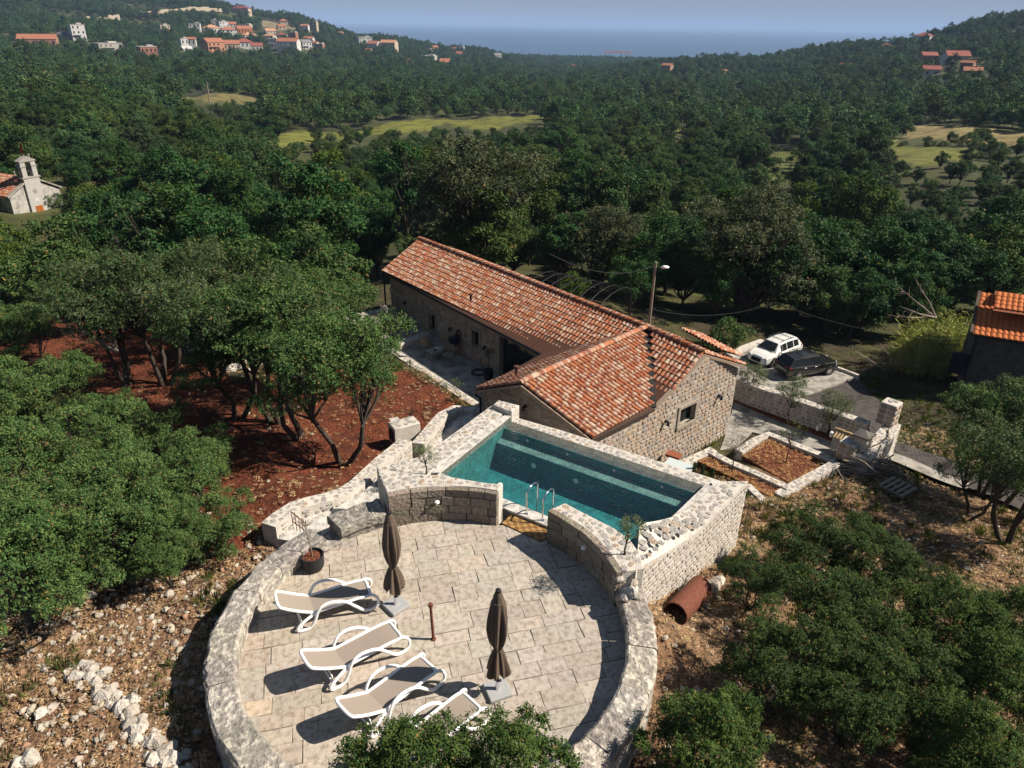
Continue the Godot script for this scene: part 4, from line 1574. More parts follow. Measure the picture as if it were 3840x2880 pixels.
func build_patio() -> void:
	flat_sheet("patio", [Vector2(-8.614, -37.730), Vector2(-6.9, -38.0), Vector2(1.45, -27.5), Vector2(-0.9, -24.2), Vector2(-1.399, -27.021), Vector2(-6.200, -32.845)], -3.2, PATIO_Y, P.concrete)
	stone_wall("patio_wall", "low pale stone kerb wall along the sunny edge of the patio", [Vector3(-6.174, -2.620, -32.586), Vector3(-4.515, -2.620, -30.513), Vector3(-2.749, -2.620, -28.336), Vector3(-1.413, -2.620, -26.661)], 0.38, 0.6, 90)
	stone_wall("upper_patio_wall", "stone retaining wall in tree shade at the far end of the patio", [Vector3(-8.239, -2.300, -36.056), Vector3(-7.325, -2.300, -36.727), Vector3(-6.461, -2.300, -37.023)], 0.4, 0.7, 40)
	stone_wall("step_wall", "short dark stone step wall crossing the shaded patio", [Vector3(-5.667, -2.500, -32.830), Vector3(-4.894, -2.500, -33.610), Vector3(-4.329, -2.500, -34.242)], 0.4, 0.5, 40)
	var r := put("boulder", toned("pale", "rock"), P.stone)
	r.transform = Transform3D(Basis(Vector3.UP, 0.6).scaled_local(Vector3(1.0, 0.7, 0.8)), Vector3(-6.272, -2.550, -33.081))
	tag(r, "pale sunlit boulder set on the corner of the patio kerb", "boulder")
	stone_wall("terrace_edge_wall", "sunlit stone edge wall left of the wrought iron arch", [Vector3(-9.010, -2.400, -35.850), Vector3(-8.395, -2.400, -36.123), Vector3(-7.742, -2.400, -34.367)], 0.5, 0.6, 40)
	# cistern well with iron arch and hanging flowers
	var well := thing("cistern", "square stone cistern with framed panels under the iron arch", "well", Vector3(-6.734, -2.850, -35.398), 0.35)
	var s := Shape.new()
	s.col = Color(0.33, 0.29, 0.25)
	s.box(Vector3(0, 0.28, 0), Vector3(1.15, 0.56, 0.85), 0, 0.02)
	put("body", s, P.stone, well)
	for k in [-1, 0, 1]:
		s = Shape.new()
		s.col = Color(0.22, 0.20, 0.18)
		s.box(Vector3(k * 0.37, 0.26, 0.43), Vector3(0.29, 0.34, 0.04), 0, 0.01)
		put("panel", s, P.stone, well)
	s = Shape.new()
	s.col = Color(0.40, 0.36, 0.31)
	s.box(Vector3(0, 0.6, 0), Vector3(1.3, 0.1, 1.0), 0, 0.02)
	put("cover_slab", s, P.stone, well)
	var arch := thing("iron_arch", "thin wrought iron arch standing over the cistern", "arch", Vector3(-6.433, -2.200, -33.817), 0.35)
	var path := []
	for i in 13:
		var a := PI * i / 12.0
		path.append(Vector3(-cos(a) * 0.5, 1.0 + sin(a) * 0.45, 0))
	path.push_front(Vector3(-0.5, 0.0, 0))
	path.push_back(Vector3(0.5, 0.0, 0))
	pipe(arch, "hoop", path, 0.014, P.dark_metal, 6)
	var fl := Leaves.new()
	for i in 260:
		var q := rand_dir()
		q = Vector3(0, 1.05, 0) + q * Vector3(0.17, 0.3, 0.17)
		fl.leaf(q, rand_dir(), rand_dir(), 0.028, 0.025, Color(0.55, 0.42, 0.55) if rng.randf() < 0.6 else Color(0.06, 0.1, 0.03))
	var hang := thing("hanging_flowers", "hanging basket of pale lilac flowers in the iron arch", "flowers", Vector3(-6.433, -2.200, -33.817), 0.35)
	put("blossom", fl.mesh(), P.leaf_matte, hang)
	# garden chairs, low table, crockery
	var spots := [[Vector3(-4.213, -2.850, -32.595), 2.5, "beige garden armchair at the far side of the low table"], [Vector3(-3.019, -2.850, -31.420), -0.4, "beige garden armchair nearest the patio kerb"], [Vector3(-2.852, -2.850, -32.531), 1.0, "garden armchair that the seated person sits in"]]
	var first := make_chair()
	for i in 3:
		var c := first if i == 0 else copy_of(first)
		c.position = spots[i][0]
		c.rotation.y = spots[i][1]
		c.set_meta("label", spots[i][2])
	var table := thing("coffee_table", "low pale coffee table with dishes on the patio", "table", Vector3(-3.670, -2.850, -31.925), 0.65)
	s = Shape.new()
	s.col = Color(0.45, 0.40, 0.33)
	s.box(Vector3(0, 0.42, 0), Vector3(0.95, 0.04, 0.55), 0, 0.015)
	put("table_top", s, P.plain, table)
	for x in [-1, 1]:
		for z in [-1, 1]:
			s = Shape.new()
			s.col = Color(0.45, 0.40, 0.33)
			s.tube([Vector3(x * 0.43, 0.0, z * 0.23), Vector3(x * 0.41, 0.41, z * 0.22)], [0.016, 0.02], 6)
			put("leg", s, P.plain, table)
	var tp := Vector3(-3.670, -2.850, -31.925) + Vector3.UP * 0.44
	for k in [["plate", Vector3(0.05, 0, -0.05), "white plate on the middle of the coffee table"], ["cup", Vector3(0.28, 0, 0.05), "white cup on the coffee table beside the person"], ["bowl", Vector3(-0.12, 0, 0.1), "dark bowl on the coffee table"]]:
		var d := Shape.new()
		d.col = Color(0.6, 0.6, 0.58) if k[0] != "bowl" else Color(0.08, 0.07, 0.06)
		if k[0] == "plate":
			d.lathe(Vector3.ZERO, [Vector2(0.0, 0.008), Vector2(0.07, 0.01), Vector2(0.13, 0.025), Vector2(0.07, 0.0)], 16)
		elif k[0] == "cup":
			d.lathe(Vector3.ZERO, [Vector2(0.03, 0.0), Vector2(0.042, 0.08), Vector2(0.036, 0.08), Vector2(0.03, 0.02), Vector2(0.0, 0.02)], 12)
		else:
			d.lathe(Vector3.ZERO, [Vector2(0.04, 0.0), Vector2(0.1, 0.06), Vector2(0.09, 0.06), Vector2(0.0, 0.02)], 14)
		var o := put(k[0], d, P.gloss)
		o.position = tp + Basis(Vector3.UP, 0.65) * k[1]
		tag(o, k[2], k[0])
	seated_person(Vector3(-2.852, -2.850, -32.531), 1.0)
	# hose, potted tree
	var hose := thing("garden_hose", "coiled black garden hose on the shaded patio floor", "hose", Vector3(-1.576, -2.850, -30.245))
	path = []
	for i in 60:
		var a := i * 0.42
		var rr := 0.3 + 0.05 * sin(i * 0.7)
		path.append(Vector3(cos(a) * rr, 0.02 + i * 0.0012, sin(a) * rr))
	path.append(Vector3(0.05, 0.25, -0.6))
	path.append(Vector3(0.2, 0.6, -0.95))
	pipe(hose, "hose", path, 0.014, P.rubber, 6)
	var pot := thing("flower_pot", "tall black pot with a little tree beside the sliding door", "plant pot", Vector3(-1.084, -2.850, -29.628))
	s = Shape.new()
	s.lathe(Vector3.ZERO, [Vector2(0.0, 0.0), Vector2(0.19, 0.0), Vector2(0.24, 0.48), Vector2(0.21, 0.48), Vector2(0.2, 0.42), Vector2(0.0, 0.42)], 18)
	put("pot", s, P.black_plastic, pot)
	put("stem", kinds_later("trunk"), P.bark, pot, Transform3D(Basis(), Vector3(0, 0.4, 0)))
	put("crown", kinds_later("crown"), P.leaf, pot, Transform3D(Basis(), Vector3(0, 0.4, 0)))
	# planting strip and its curved clay edging outside the kerb wall
	flat_sheet("planting_strip", [Vector2(-5.260, -30.871), Vector2(-4.993, -31.316), Vector2(-1.597, -27.059), Vector2(-1.971, -26.772)], -3.1, -2.72, P.red_bed)
	var edging := thing("bed_edging", "thin dark wavy edging along the planting strip by the patio", "edging")
	path = [Vector3(-5.183, -2.680, -30.532), Vector3(-4.448, -2.680, -29.406), Vector3(-3.718, -2.680, -28.497), Vector3(-2.964, -2.680, -27.707), Vector3(-2.237, -2.680, -26.883), Vector3(-2.021, -2.680, -26.575)]
	pipe(edging, "strip", path, 0.05, P.rust, 6)
	for k in [[Vector3(-4.345, -2.720, -29.874), 0.4, "silvery tuft at the upper end of the planting strip"], [Vector3(-3.702, -2.720, -29.048), 0.35, "low green tuft in the planting strip"], [Vector3(-2.988, -2.720, -28.331), 0.4, "silvery tuft at the lower end of the planting strip"], [Vector3(-2.410, -2.720, -28.258), 0.55, "feathery green shrub at the corner of the patio kerb"]]:
		plant("tuft", "bush_small", k[0], k[1], 0.5, k[2], "plant")
	# stair path from the terrace gate down to the patio
	flat_sheet("gate_landing", [Vector2(-6.104, -14.971), Vector2(-5.859, -15.959), Vector2(-5.079, -16.455), Vector2(-4.324, -16.909), Vector2(-3.864, -17.819), Vector2(-3.545, -16.374), Vector2(-4.724, -15.950), Vector2(-4.426, -14.925), Vector2(-5.368, -14.832)], -1.3, -0.35, P.white_slab)
	flat_sheet("stair_landing", [Vector2(-2.998, -21.688), Vector2(-2.581, -23.243), Vector2(-2.691, -24.074), Vector2(-1.931, -24.705), Vector2(-1.135, -24.527), Vector2(-0.445, -24.280), Vector2(-2.146, -21.435)], -3.0, -1.75, P.white_slab)
	stone_wall("path_wall", "white mortared stone wall curving along the stair path above the red soil", [Vector3(-6.236, 0.020, -15.049), Vector3(-6.065, 0.020, -15.459), Vector3(-5.805, 0.000, -15.915), Vector3(-5.456, -0.030, -16.183), Vector3(-5.050, -0.080, -16.446), Vector3(-4.662, -0.150, -16.847), Vector3(-4.444, -0.250, -17.431), Vector3(-4.255, -0.400, -18.254), Vector3(-4.028, -0.550, -19.174), Vector3(-3.776, -0.750, -20.127), Vector3(-3.556, -0.900, -20.933)], 0.46, 0.75, 230)
	stone_wall("lower_path_wall", "stone wall with a shaded face beside the lower stair landing", [Vector3(-3.145, -1.000, -20.886), Vector3(-2.943, -1.150, -21.901), Vector3(-2.721, -1.300, -22.978), Vector3(-2.568, -1.400, -23.689), Vector3(-2.074, -1.500, -24.439), Vector3(-2.044, -1.600, -24.523), Vector3(-1.095, -1.700, -24.576)], 0.42, 0.9, 150)
	var chamber := thing("pump_chamber", "white stone-topped box with a dark opening beside the path wall", "chamber", Vector3(-3.911, -1.600, -22.333), 0.55)
	s = Shape.new()
	s.box(Vector3(0.1, 0.2, 0), Vector3(1.0, 0.7, 0.6), 0, 0.03)
	put("body", s, P.lime_mortar, chamber)
	s = Shape.new()
	s.col = Color(0.02, 0.018, 0.016)
	s.box(Vector3(-0.41, 0.2, 0.05), Vector3(0.06, 0.4, 0.35))
	put("opening", s, P.plain, chamber)
	var rest := []
	for i in 14:
		var b := Basis(Vector3.UP, rng.randf() * 6.0).scaled_local(Vector3(rng.randf_range(0.15, 0.26), 0.02, rng.randf_range(0.12, 0.2)))
		rest.append(Transform3D(b, Vector3(rng.randf_range(-0.3, 0.5), 0.55, rng.randf_range(-0.22, 0.22))))
	lay_stones(chamber, rest, "mosaic", P.stone)
	var shelf := Shape.new()
	shelf.box(Vector3.ZERO, Vector3(0.6, 0.06, 0.35), 0.5, 0.01)
	var bench := put("stone_step", shelf, P.white_slab)
	bench.position = Vector3(-4.646, -2.157, -24.437)
	tag(bench, "white stone step lying on the red earth beyond the box", "step")
	# dry sapling by the path
	twig_plant("dry_sapling", "leafless brown sapling on the red earth by the lower path", Vector3(-3.910, -2.348, -24.179), 1.1)


func twig_plant(called: String, label: String, at: Vector3, h: float) -> void:
	var t := thing(called, label, "sapling", at)
	var s := Shape.new()
	s.col = Color(0.6, 0.45, 0.35)
	s.tube([Vector3.ZERO, Vector3(0.02, h * 0.6, 0.0)], [0.016, 0.012], 6)
	for i in 16:
		var d := rand_dir()
		d.y = absf(d.y) * 0.8 + 0.2
		s.tube([Vector3(0.02, h * rng.randf_range(0.45, 0.62), 0), Vector3(0, h * 0.62, 0) + d * h * 0.2, Vector3(0, h * 0.65, 0) + d * h * rng.randf_range(0.3, 0.42)], [0.008, 0.006, 0.003], 4, false)
	put("stem", s, P.dead_wood, t)


func kinds_later(what: String) -> ArrayMesh:
	if not kinds.has("pot_tree"):
		grow("pot_tree", 1.15, 0.36, {"lobes": 7, "sprays": 280, "per": 5, "leaf": 0.028, "low": 0.5, "tone": Color(0.05, 0.08, 0.03), "tone2": Color(0.12, 0.14, 0.06), "slim": 0.3, "trunk": 0.03})
		grow("bush_small", 1.0, 0.6, {"lobes": 7, "sprays": 420, "per": 5, "leaf": 0.035, "low": 0.05, "stems": 3, "tone": Color(0.07, 0.10, 0.045), "tone2": Color(0.17, 0.19, 0.10), "slim": 0.2})
	return kinds["pot_tree"][0 if what == "trunk" else 1]


func make_chair() -> Node3D:
	var c := thing("garden_chair", "beige garden armchair", "chair", Vector3.ZERO, 0, "garden chairs on the patio")
	var tone := Color(0.30, 0.25, 0.19)
	var s := Shape.new()
	s.col = tone
	s.box(Vector3(0, 0.42, 0.02), Vector3(0.5, 0.04, 0.48), 0, 0.015)
	put("seat", s, P.plain, c)
	s = Shape.new()
	s.col = tone
	# a curved shell of a back running into the arms
	var n := 12
	for i in n:
		var q := []
		for j in [i, i + 1]:
			var a := lerpf(-0.25, PI + 0.25, float(j) / n)
			var d := Vector3(cos(a) * 0.29, 0, -sin(a) * 0.27)
			var top := 0.62 + 0.2 * pow(maxf(sin(a), 0), 1.5)
			q.append([d + Vector3.UP * 0.44, d * 1.08 + Vector3.UP * top, d * 1.13 + Vector3.UP * top, d * 1.05 + Vector3.UP * 0.44])
		for k in 4:
			s.quad(q[0][k], q[0][(k + 1) % 4], q[1][(k + 1) % 4], q[1][k])
	put("backrest", s, P.plain, c)
	for x in [-1, 1]:
		for z in [-1, 1]:
			s = Shape.new()
			s.col = tone
			s.tube([Vector3(x * 0.27, 0, z * 0.25), Vector3(x * 0.22, 0.42, z * 0.2)], [0.014, 0.018], 6)
			put("leg", s, P.plain, c)
	return c


# ---------------------------------------------------------------- bodies: a smooth skin round tapered bones
func skin(bones: Array, cell: float, blend: float) -> Shape:
	var lo := Vector3.ONE * 1e9
	var hi := -lo
	for b in bones:
		for k in [0, 2]:
			lo = lo.min(b[k] - Vector3.ONE * (b[k + 1] + cell * 2))
			hi = hi.max(b[k] + Vector3.ONE * (b[k + 1] + cell * 2))
	var n := Vector3i(((hi - lo) / cell).ceil()) + Vector3i.ONE
	var f := PackedFloat32Array()
	f.resize(n.x * n.y * n.z)
	f.fill(1.0)
	for b in bones:
		var r: float = maxf(b[1], b[3]) + cell * 3
		var l: Vector3i = Vector3i(((b[0].min(b[2]) - Vector3.ONE * r - lo) / cell).floor()).clamp(Vector3i.ZERO, n - Vector3i.ONE)
		var h: Vector3i = Vector3i(((b[0].max(b[2]) + Vector3.ONE * r - lo) / cell).ceil()).clamp(Vector3i.ZERO, n - Vector3i.ONE)
		var ab: Vector3 = b[2] - b[0]
		var ll := maxf(ab.length_squared(), 1e-9)
		for z in range(l.z, h.z + 1):
			for y in range(l.y, h.y + 1):
				for x in range(l.x, h.x + 1):
					var p := lo + Vector3(x, y, z) * cell
					var t := clampf((p - b[0]).dot(ab) / ll, 0, 1)
					var d: float = p.distance_to(b[0] + ab * t) - lerpf(b[1], b[3], t)
					var i := (z * n.y + y) * n.x + x
					var o := f[i]
					var k := clampf(0.5 + 0.5 * (o - d) / blend, 0, 1)
					f[i] = lerpf(o, d, k) - blend * k * (1.0 - k)
	var s := Shape.new()
	var vert := {}
	for z in n.z - 1:
		for y in n.y - 1:
			for x in n.x - 1:
				var i := (z * n.y + y) * n.x + x
				var any := false
				var all := true
				var sum := Vector3.ZERO
				var wt := 0.0
				for c in 8:
					var v := f[i + (c & 1) + ((c >> 1) & 1) * n.x + (c >> 2) * n.x * n.y]
					if v < 0:
						any = true
					else:
						all = false
					var w := 1.0 / (absf(v) + cell * 0.05)
					sum += Vector3(c & 1, (c >> 1) & 1, c >> 2) * w
					wt += w
				if any and not all:
					var g := Vector3(f[i + 1] - f[i], f[i + n.x] - f[i], f[i + n.x * n.y] - f[i]).normalized()
					vert[i] = [lo + (Vector3(x, y, z) + sum / wt) * cell, g]
	var steps := [1, n.x, n.x * n.y]
	for i in vert:
		for a in 3:
			var u: int = steps[(a + 1) % 3]
			var w: int = steps[(a + 2) % 3]
			var j: int = i + steps[a]
			if j >= f.size() or (f[i] < 0) == (f[j] < 0):
				continue
			if not (vert.has(i - u) and vert.has(i - w) and vert.has(i - u - w)):
				continue
			var q := [vert[i], vert[i - u], vert[i - u - w], vert[i - w]]
			if f[i] < 0:
				q.reverse()
			s.smooth(q[0][0], q[2][0], q[1][0], q[0][1], q[2][1], q[1][1])
			s.smooth(q[0][0], q[3][0], q[2][0], q[0][1], q[3][1], q[2][1])
	return s


func seated_person(at: Vector3, turn: float) -> void:
	var p := thing("person", "seated person in a dark navy top leaning forward over the low table", "person", at, turn)
	var hip := Vector3(0, 0.52, -0.08)
	var chest := Vector3(0, 0.86, 0.14)
	var neck := Vector3(0, 0.98, 0.22)
	var head := Vector3(0, 1.1, 0.29)
	var bones := [[hip, 0.155, chest, 0.15], [chest + Vector3(-0.13, 0.04, 0), 0.085, chest + Vector3(0.13, 0.04, 0), 0.085], [chest, 0.11, neck, 0.06], [neck, 0.055, head, 0.07], [head, 0.095, head + Vector3(0, 0.06, 0.01), 0.088]]
	for s in [-1.0, 1.0]:
		var sh := chest + Vector3(s * 0.19, 0.03, 0)
		var el := sh + Vector3(s * 0.06, -0.24, 0.12)
		var wr := el + Vector3(-s * 0.1, -0.06, 0.24)
		bones.append([sh, 0.062, el, 0.045])
		bones.append([el, 0.044, wr, 0.03])
		bones.append([wr, 0.03, wr + Vector3(0, -0.02, 0.07), 0.034])
		for k in 4:
			var b := wr + Vector3((k - 1.5) * 0.018, -0.025, 0.1)
			bones.append([b, 0.011, b + Vector3(0, -0.03, 0.055 - absf(k - 1.5) * 0.008), 0.009])
		bones.append([wr + Vector3(-s * 0.03, 0, 0.04), 0.012, wr + Vector3(-s * 0.06, -0.01, 0.08), 0.01])
		var hp := hip + Vector3(s * 0.1, -0.02, 0)
		var kn := hp + Vector3(s * 0.05, 0.0, 0.43)
		var an := kn + Vector3(0, -0.4, -0.03)
		bones.append([hp, 0.1, kn, 0.065])
		bones.append([kn, 0.062, an, 0.04])
		bones.append([an + Vector3(0, -0.03, -0.02), 0.04, an + Vector3(s * 0.01, -0.06, 0.15), 0.032])
	var body := skin(bones, 0.022, 0.03)
	# clothing by where it lies on the body: dark top, dark shorts, skin elsewhere
	for i in body.v.size():
		var q := body.v[i]
		var c := Color(0.34, 0.20, 0.14)
		if q.y > 0.62 and q.y < 0.98 and q.z < 0.36 or (q.z < 0.08 and q.y < 0.98):
			c = Color(0.022, 0.026, 0.045)
		elif q.y > 0.4 and q.z < 0.3:
			c = Color(0.03, 0.03, 0.035)
		body.c[i] = c
	put("body", body, P.plain, p)
	var hair := skin([[head + Vector3(0, 0.07, -0.03), 0.1, head + Vector3(0, -0.02, -0.08), 0.085], [head + Vector3(0, 0.0, -0.08), 0.07, neck + Vector3(0, -0.06, -0.06), 0.05]], 0.018, 0.03)
	for i in hair.c.size():
		hair.c[i] = Color(0.018, 0.012, 0.009)
	put("hair", hair, P.plain, p)


# ---------------------------------------------------------------- garden and road
# a ribbon between two edges, laid on the ground
func ribbon(called: String, left: Array, right: Array, lift: float, material: Material, along := 8, across := 4) -> MeshInstance3D:
	var s := Shape.new()
	var rows := []
	for i in left.size() - 1:
		for k in along:
			rows.append([left[i].lerp(left[i + 1], float(k) / along), right[i].lerp(right[i + 1], float(k) / along)])
	rows.append([left[-1], right[-1]])
	for i in rows.size() - 1:
		for j in across:
			var q := []
			for e in [[i, j], [i, j + 1], [i + 1, j + 1], [i + 1, j]]:
				var p: Vector3 = rows[e[0]][0].lerp(rows[e[0]][1], float(e[1]) / across)
				q.append(Vector3(p.x, ground(p.x, p.z) + lift, p.z))
			if (q[1] - q[0]).cross(q[2] - q[0]).y < 0:
				q.reverse()
			s.quad(q[0], q[1], q[2], q[3])
	return setting(called, s, material)


func build_road() -> void:
	ribbon("lane", [Vector3(15.233, -3.911, -24.855), Vector3(16.362, -3.898, -23.541), Vector3(17.271, -3.825, -22.637), Vector3(18.165, -3.597, -20.924)], [Vector3(16.889, -4.499, -27.125), Vector3(17.707, -4.445, -26.121), Vector3(18.164, -3.877, -23.774), Vector3(19.006, -3.701, -22.211)], 0.16, P.asphalt)
	ribbon("lane_verge", [Vector3(15.195, -3.889, -24.647), Vector3(16.050, -3.896, -23.635), Vector3(17.022, -3.811, -22.510)], [Vector3(15.639, -4.060, -25.452), Vector3(16.455, -3.900, -24.196), Vector3(17.423, -3.860, -22.995)], 0.19, P.concrete, 6, 2)
	ribbon("lane_bend", [Vector3(15.429, -6.100, -34.384), Vector3(16.019, -5.600, -32.115), Vector3(16.217, -5.000, -29.234), Vector3(15.547, -4.300, -25.471)], [Vector3(19.803, -6.150, -37.280), Vector3(19.206, -5.800, -34.116), Vector3(18.004, -5.000, -30.316), Vector3(16.577, -4.200, -26.624)], 0.2, P.asphalt)
	flat_sheet("car_park", [Vector2(11.862, -38.760), Vector2(13.133, -40.141), Vector2(15.916, -42.522), Vector2(17.963, -40.556), Vector2(19.948, -37.547), Vector2(16.072, -34.909), Vector2(13.593, -33.796)], -7.5, -6.1, P.concrete)
	stone_wall("car_park_kerb", "low concrete kerb behind the dark car at the edge of the car park", [Vector3(18.848, -5.950, -38.441), Vector3(19.365, -5.950, -37.829), Vector3(19.780, -5.950, -37.230)], 0.16, 0.4, 0, false, 0.6)
	stone_wall("car_park_edge", "pale concrete edge behind the white car", [Vector3(13.045, -5.980, -39.870), Vector3(14.315, -5.980, -41.081), Vector3(15.858, -5.980, -42.238)], 0.5, 0.4, 0, false, 0.9)


func build_garden() -> void:
	flat_sheet("garden_path", [Vector2(10.121, -29.127), Vector2(11.460, -27.497), Vector2(13.305, -25.701), Vector2(13.092, -24.683), Vector2(11.783, -24.994), Vector2(10.764, -26.122), Vector2(10.142, -26.421), Vector2(9.165, -25.213), Vector2(8.395, -24.893), Vector2(8.995, -26.258)], -4.2, -3.55, P.concrete)
	flat_sheet("olive_bed", [Vector2(10.175, -29.488), Vector2(11.179, -29.294), Vector2(13.665, -26.317), Vector2(13.318, -25.680), Vector2(11.454, -27.503), Vector2(10.108, -29.107)], -4.2, -3.48, P.red_bed)
	stone_wall("boundary_wall", "long pale stone boundary wall behind the three olive bushes", [Vector3(10.226, -2.500, -29.459), Vector3(10.848, -2.500, -28.733), Vector3(11.587, -2.500, -28.054), Vector3(12.499, -2.500, -27.225), Vector3(13.461, -2.500, -26.344), Vector3(14.433, -2.500, -25.496)], 0.4, 1.6, 150)
	for k in [[Vector3(10.723, -3.450, -28.959), 1.0, 0.2, "dark green olive bush nearest the house gable"], [Vector3(12.024, -3.450, -27.432), 1.05, 2.0, "round olive bush in the middle of the boundary wall"], [Vector3(13.171, -3.450, -26.153), 1.05, 4.0, "olive bush nearest the letterbox pillar"]]:
		plant("olive_bush", "olive", k[0], k[1] * 0.93, k[2], k[3], "bush", "olive bushes along the boundary wall")
	# gate end of the boundary wall
	var gate := thing("gate_wall", "broad mortared wall end with a hose on it, beside the lane", "wall")
	var poly := PackedVector2Array([Vector2(13.415, -23.587), Vector2(14.859, -25.301), Vector2(15.495, -25.581), Vector2(15.671, -25.395), Vector2(14.996, -24.512), Vector2(14.185, -23.702), Vector2(13.716, -23.117), Vector2(13.269, -22.811), Vector2(12.737, -23.029)])
	wall_body(gate, poly, -4.6, -2.5)
	var stones := mosaic_places(poly, func(_p): return -2.5, 0.2)
	stones.append_array(course_places(Vector3(14.185, -2.500, -23.702), Vector3(15.671, -2.500, -25.395), -4.4, -2.55, 0.22, 0.03))
	stones.append_array(course_places(Vector3(13.269, -2.500, -22.811), Vector3(14.185, -2.500, -23.702), -4.4, -2.55, 0.22, 0.03))
	lay_stones(gate, stones, "mosaic", P.stone, 120)
	var hose := thing("black_hose", "black hose lying in a curve over the gate wall", "hose")
	pipe(hose, "hose", [Vector3(14.850, -2.350, -25.140), Vector3(14.937, -2.450, -24.948), Vector3(14.658, -2.460, -24.370), Vector3(14.223, -2.460, -23.915), Vector3(13.635, -2.460, -23.528), Vector3(13.043, -2.460, -23.033), Vector3(12.666, -2.460, -22.731)], 0.02, P.rubber, 6)
	pillar("gate_pillar", "square stone gate pillar standing on the gate wall", Vector3(15.124, -2.500, -25.514), 0.62, 0.95, 0.75)
	pillar("stone_stump", "low stone block at the end of the garden bed", Vector3(12.793, -2.900, -23.489), 0.62, 0.7, 0.75)
	# letterbox pillar with grey cap
	var box := thing("letterbox_pillar", "stone pillar with a dark letter slot and a grey pyramid cap", "letterbox", Vector3(13.216, -2.600, -23.441), 0.75)
	var s := Shape.new()
	s.box(Vector3(0, 0.35, 0), Vector3(0.52, 0.7, 0.46), 0, 0.01)
	put("shaft", s, P.lime_mortar, box)
	for k in 9:
		var b := Basis(Vector3(0.14, 0, 0), Vector3(0, 0, 0.025), Vector3(0, -0.12, 0))
		put("stone", toned("old", "face"), P.stone, box, Transform3D(b, Vector3(-0.16 + 0.16 * (k % 3), 0.1 + 0.17 * (k / 3), 0.228)))
	s = Shape.new()
	s.col = Color(0.02, 0.02, 0.02)
	s.box(Vector3(0.02, 0.62, 0.22), Vector3(0.3, 0.13, 0.06))
	put("letter_slot", s, P.plain, box)
	s = Shape.new()
	s.col = Color(0.42, 0.43, 0.43)
	s.box(Vector3(0, 0.725, 0), Vector3(0.66, 0.05, 0.6))
	for q in [[Vector3(-1, 0, 1), Vector3(1, 0, 1)], [Vector3(1, 0, 1), Vector3(1, 0, -1)], [Vector3(1, 0, -1), Vector3(-1, 0, -1)], [Vector3(-1, 0, -1), Vector3(-1, 0, 1)]]:
		var h := Vector3(0.33, 0, 0.3)
		s.tri(q[0] * h + Vector3.UP * 0.75, q[1] * h + Vector3.UP * 0.75, Vector3(0, 0.92, 0))
	put("cap", s, P.concrete, box)
	# little tiled lid
	var lid := thing("tiled_lid", "little roof of sand-coloured barrel tiles beside the letterbox pillar", "roof", Vector3(13.172, -3.300, -24.694), 0.75)
	for side in [-1.0, 1.0]:
		for i in 6:
			var b := Basis(Vector3.UP, PI / 2 * side) * Basis(Vector3.RIGHT, 0.5)
			put("tile", sand_tile(), P.clay, lid, Transform3D(b.scaled_local(Vector3(0.62, 0.62, 1.1)), Vector3(side * 0.02, 0.75, -0.3 + 0.12 * i)))
	for i in 3:
		put("ridge_tile", sand_tile(), P.clay, lid, Transform3D(Basis().scaled_local(Vector3(0.8, 0.8, 0.9)), Vector3(0, 0.78, -0.4 + i * 0.28)))
	s = Shape.new()
	s.box(Vector3(0, 0.28, 0), Vector3(0.6, 0.58, 0.7), 0, 0.01)
	put("base", s, P.lime_mortar, lid)
	# beds with edging walls
	flat_sheet("soil_bed", [Vector2(8.933, -23.811), Vector2(10.236, -24.945), Vector2(10.849, -25.023), Vector2(12.142, -23.629), Vector2(12.008, -23.354), Vector2(10.187, -21.964), Vector2(9.616, -22.653)], -3.6, -3.1, P.red_bed)
	flat_sheet("lower_soil_bed", [Vector2(7.076, -23.193), Vector2(7.693, -23.703), Vector2(8.775, -22.609), Vector2(9.771, -21.637), Vector2(9.116, -20.958), Vector2(8.299, -20.936), Vector2(8.516, -21.699), Vector2(7.713, -22.476)], -3.6, -2.98, P.red_bed)
	stone_wall("bed_wall", "stone edging between garden path and red soil bed", [Vector3(8.810, -2.950, -23.913), Vector3(9.690, -2.950, -24.774), Vector3(10.398, -2.950, -25.279), Vector3(11.320, -2.950, -24.354), Vector3(12.326, -2.950, -23.375)], 0.32, 0.6, 110)
	stone_wall("middle_bed_wall", "stone edging between the two red soil beds", [Vector3(7.639, -2.850, -23.684), Vector3(8.166, -2.850, -22.990), Vector3(8.983, -2.850, -22.234), Vector3(9.860, -2.850, -21.326)], 0.3, 0.6, 90)
	stone_wall("lower_bed_wall", "stone edging on the slope side of the red soil beds", [Vector3(12.278, -2.900, -23.134), Vector3(11.165, -2.900, -22.320), Vector3(10.182, -2.900, -21.599), Vector3(9.370, -2.900, -20.962)], 0.36, 0.6, 80)
	stone_wall("foot_wall", "low stone edging at the foot of the sunny house gable", [Vector3(6.286, -2.900, -22.801), Vector3(7.041, -2.900, -23.360), Vector3(7.826, -2.900, -23.939)], 0.36, 0.8, 40)
	stone_wall("corner_kerb", "pale kerb beyond the pool corner", [Vector3(8.401, -2.800, -21.404), Vector3(8.682, -2.800, -20.529), Vector3(9.135, -2.800, -19.967)], 0.26, 0.6, 40)
	for k in [[Vector3(8.135, -2.980, -22.406), 0.9, "slim sapling in the lower soil bed beside the house gable"], [Vector3(10.436, -3.100, -23.285), 1.0, "wide thin-leaved sapling in the middle of the upper soil bed"]]:
		plant("sapling", "sapling", k[0], k[1], 1.3, k[2], "sapling")
	var n := 0
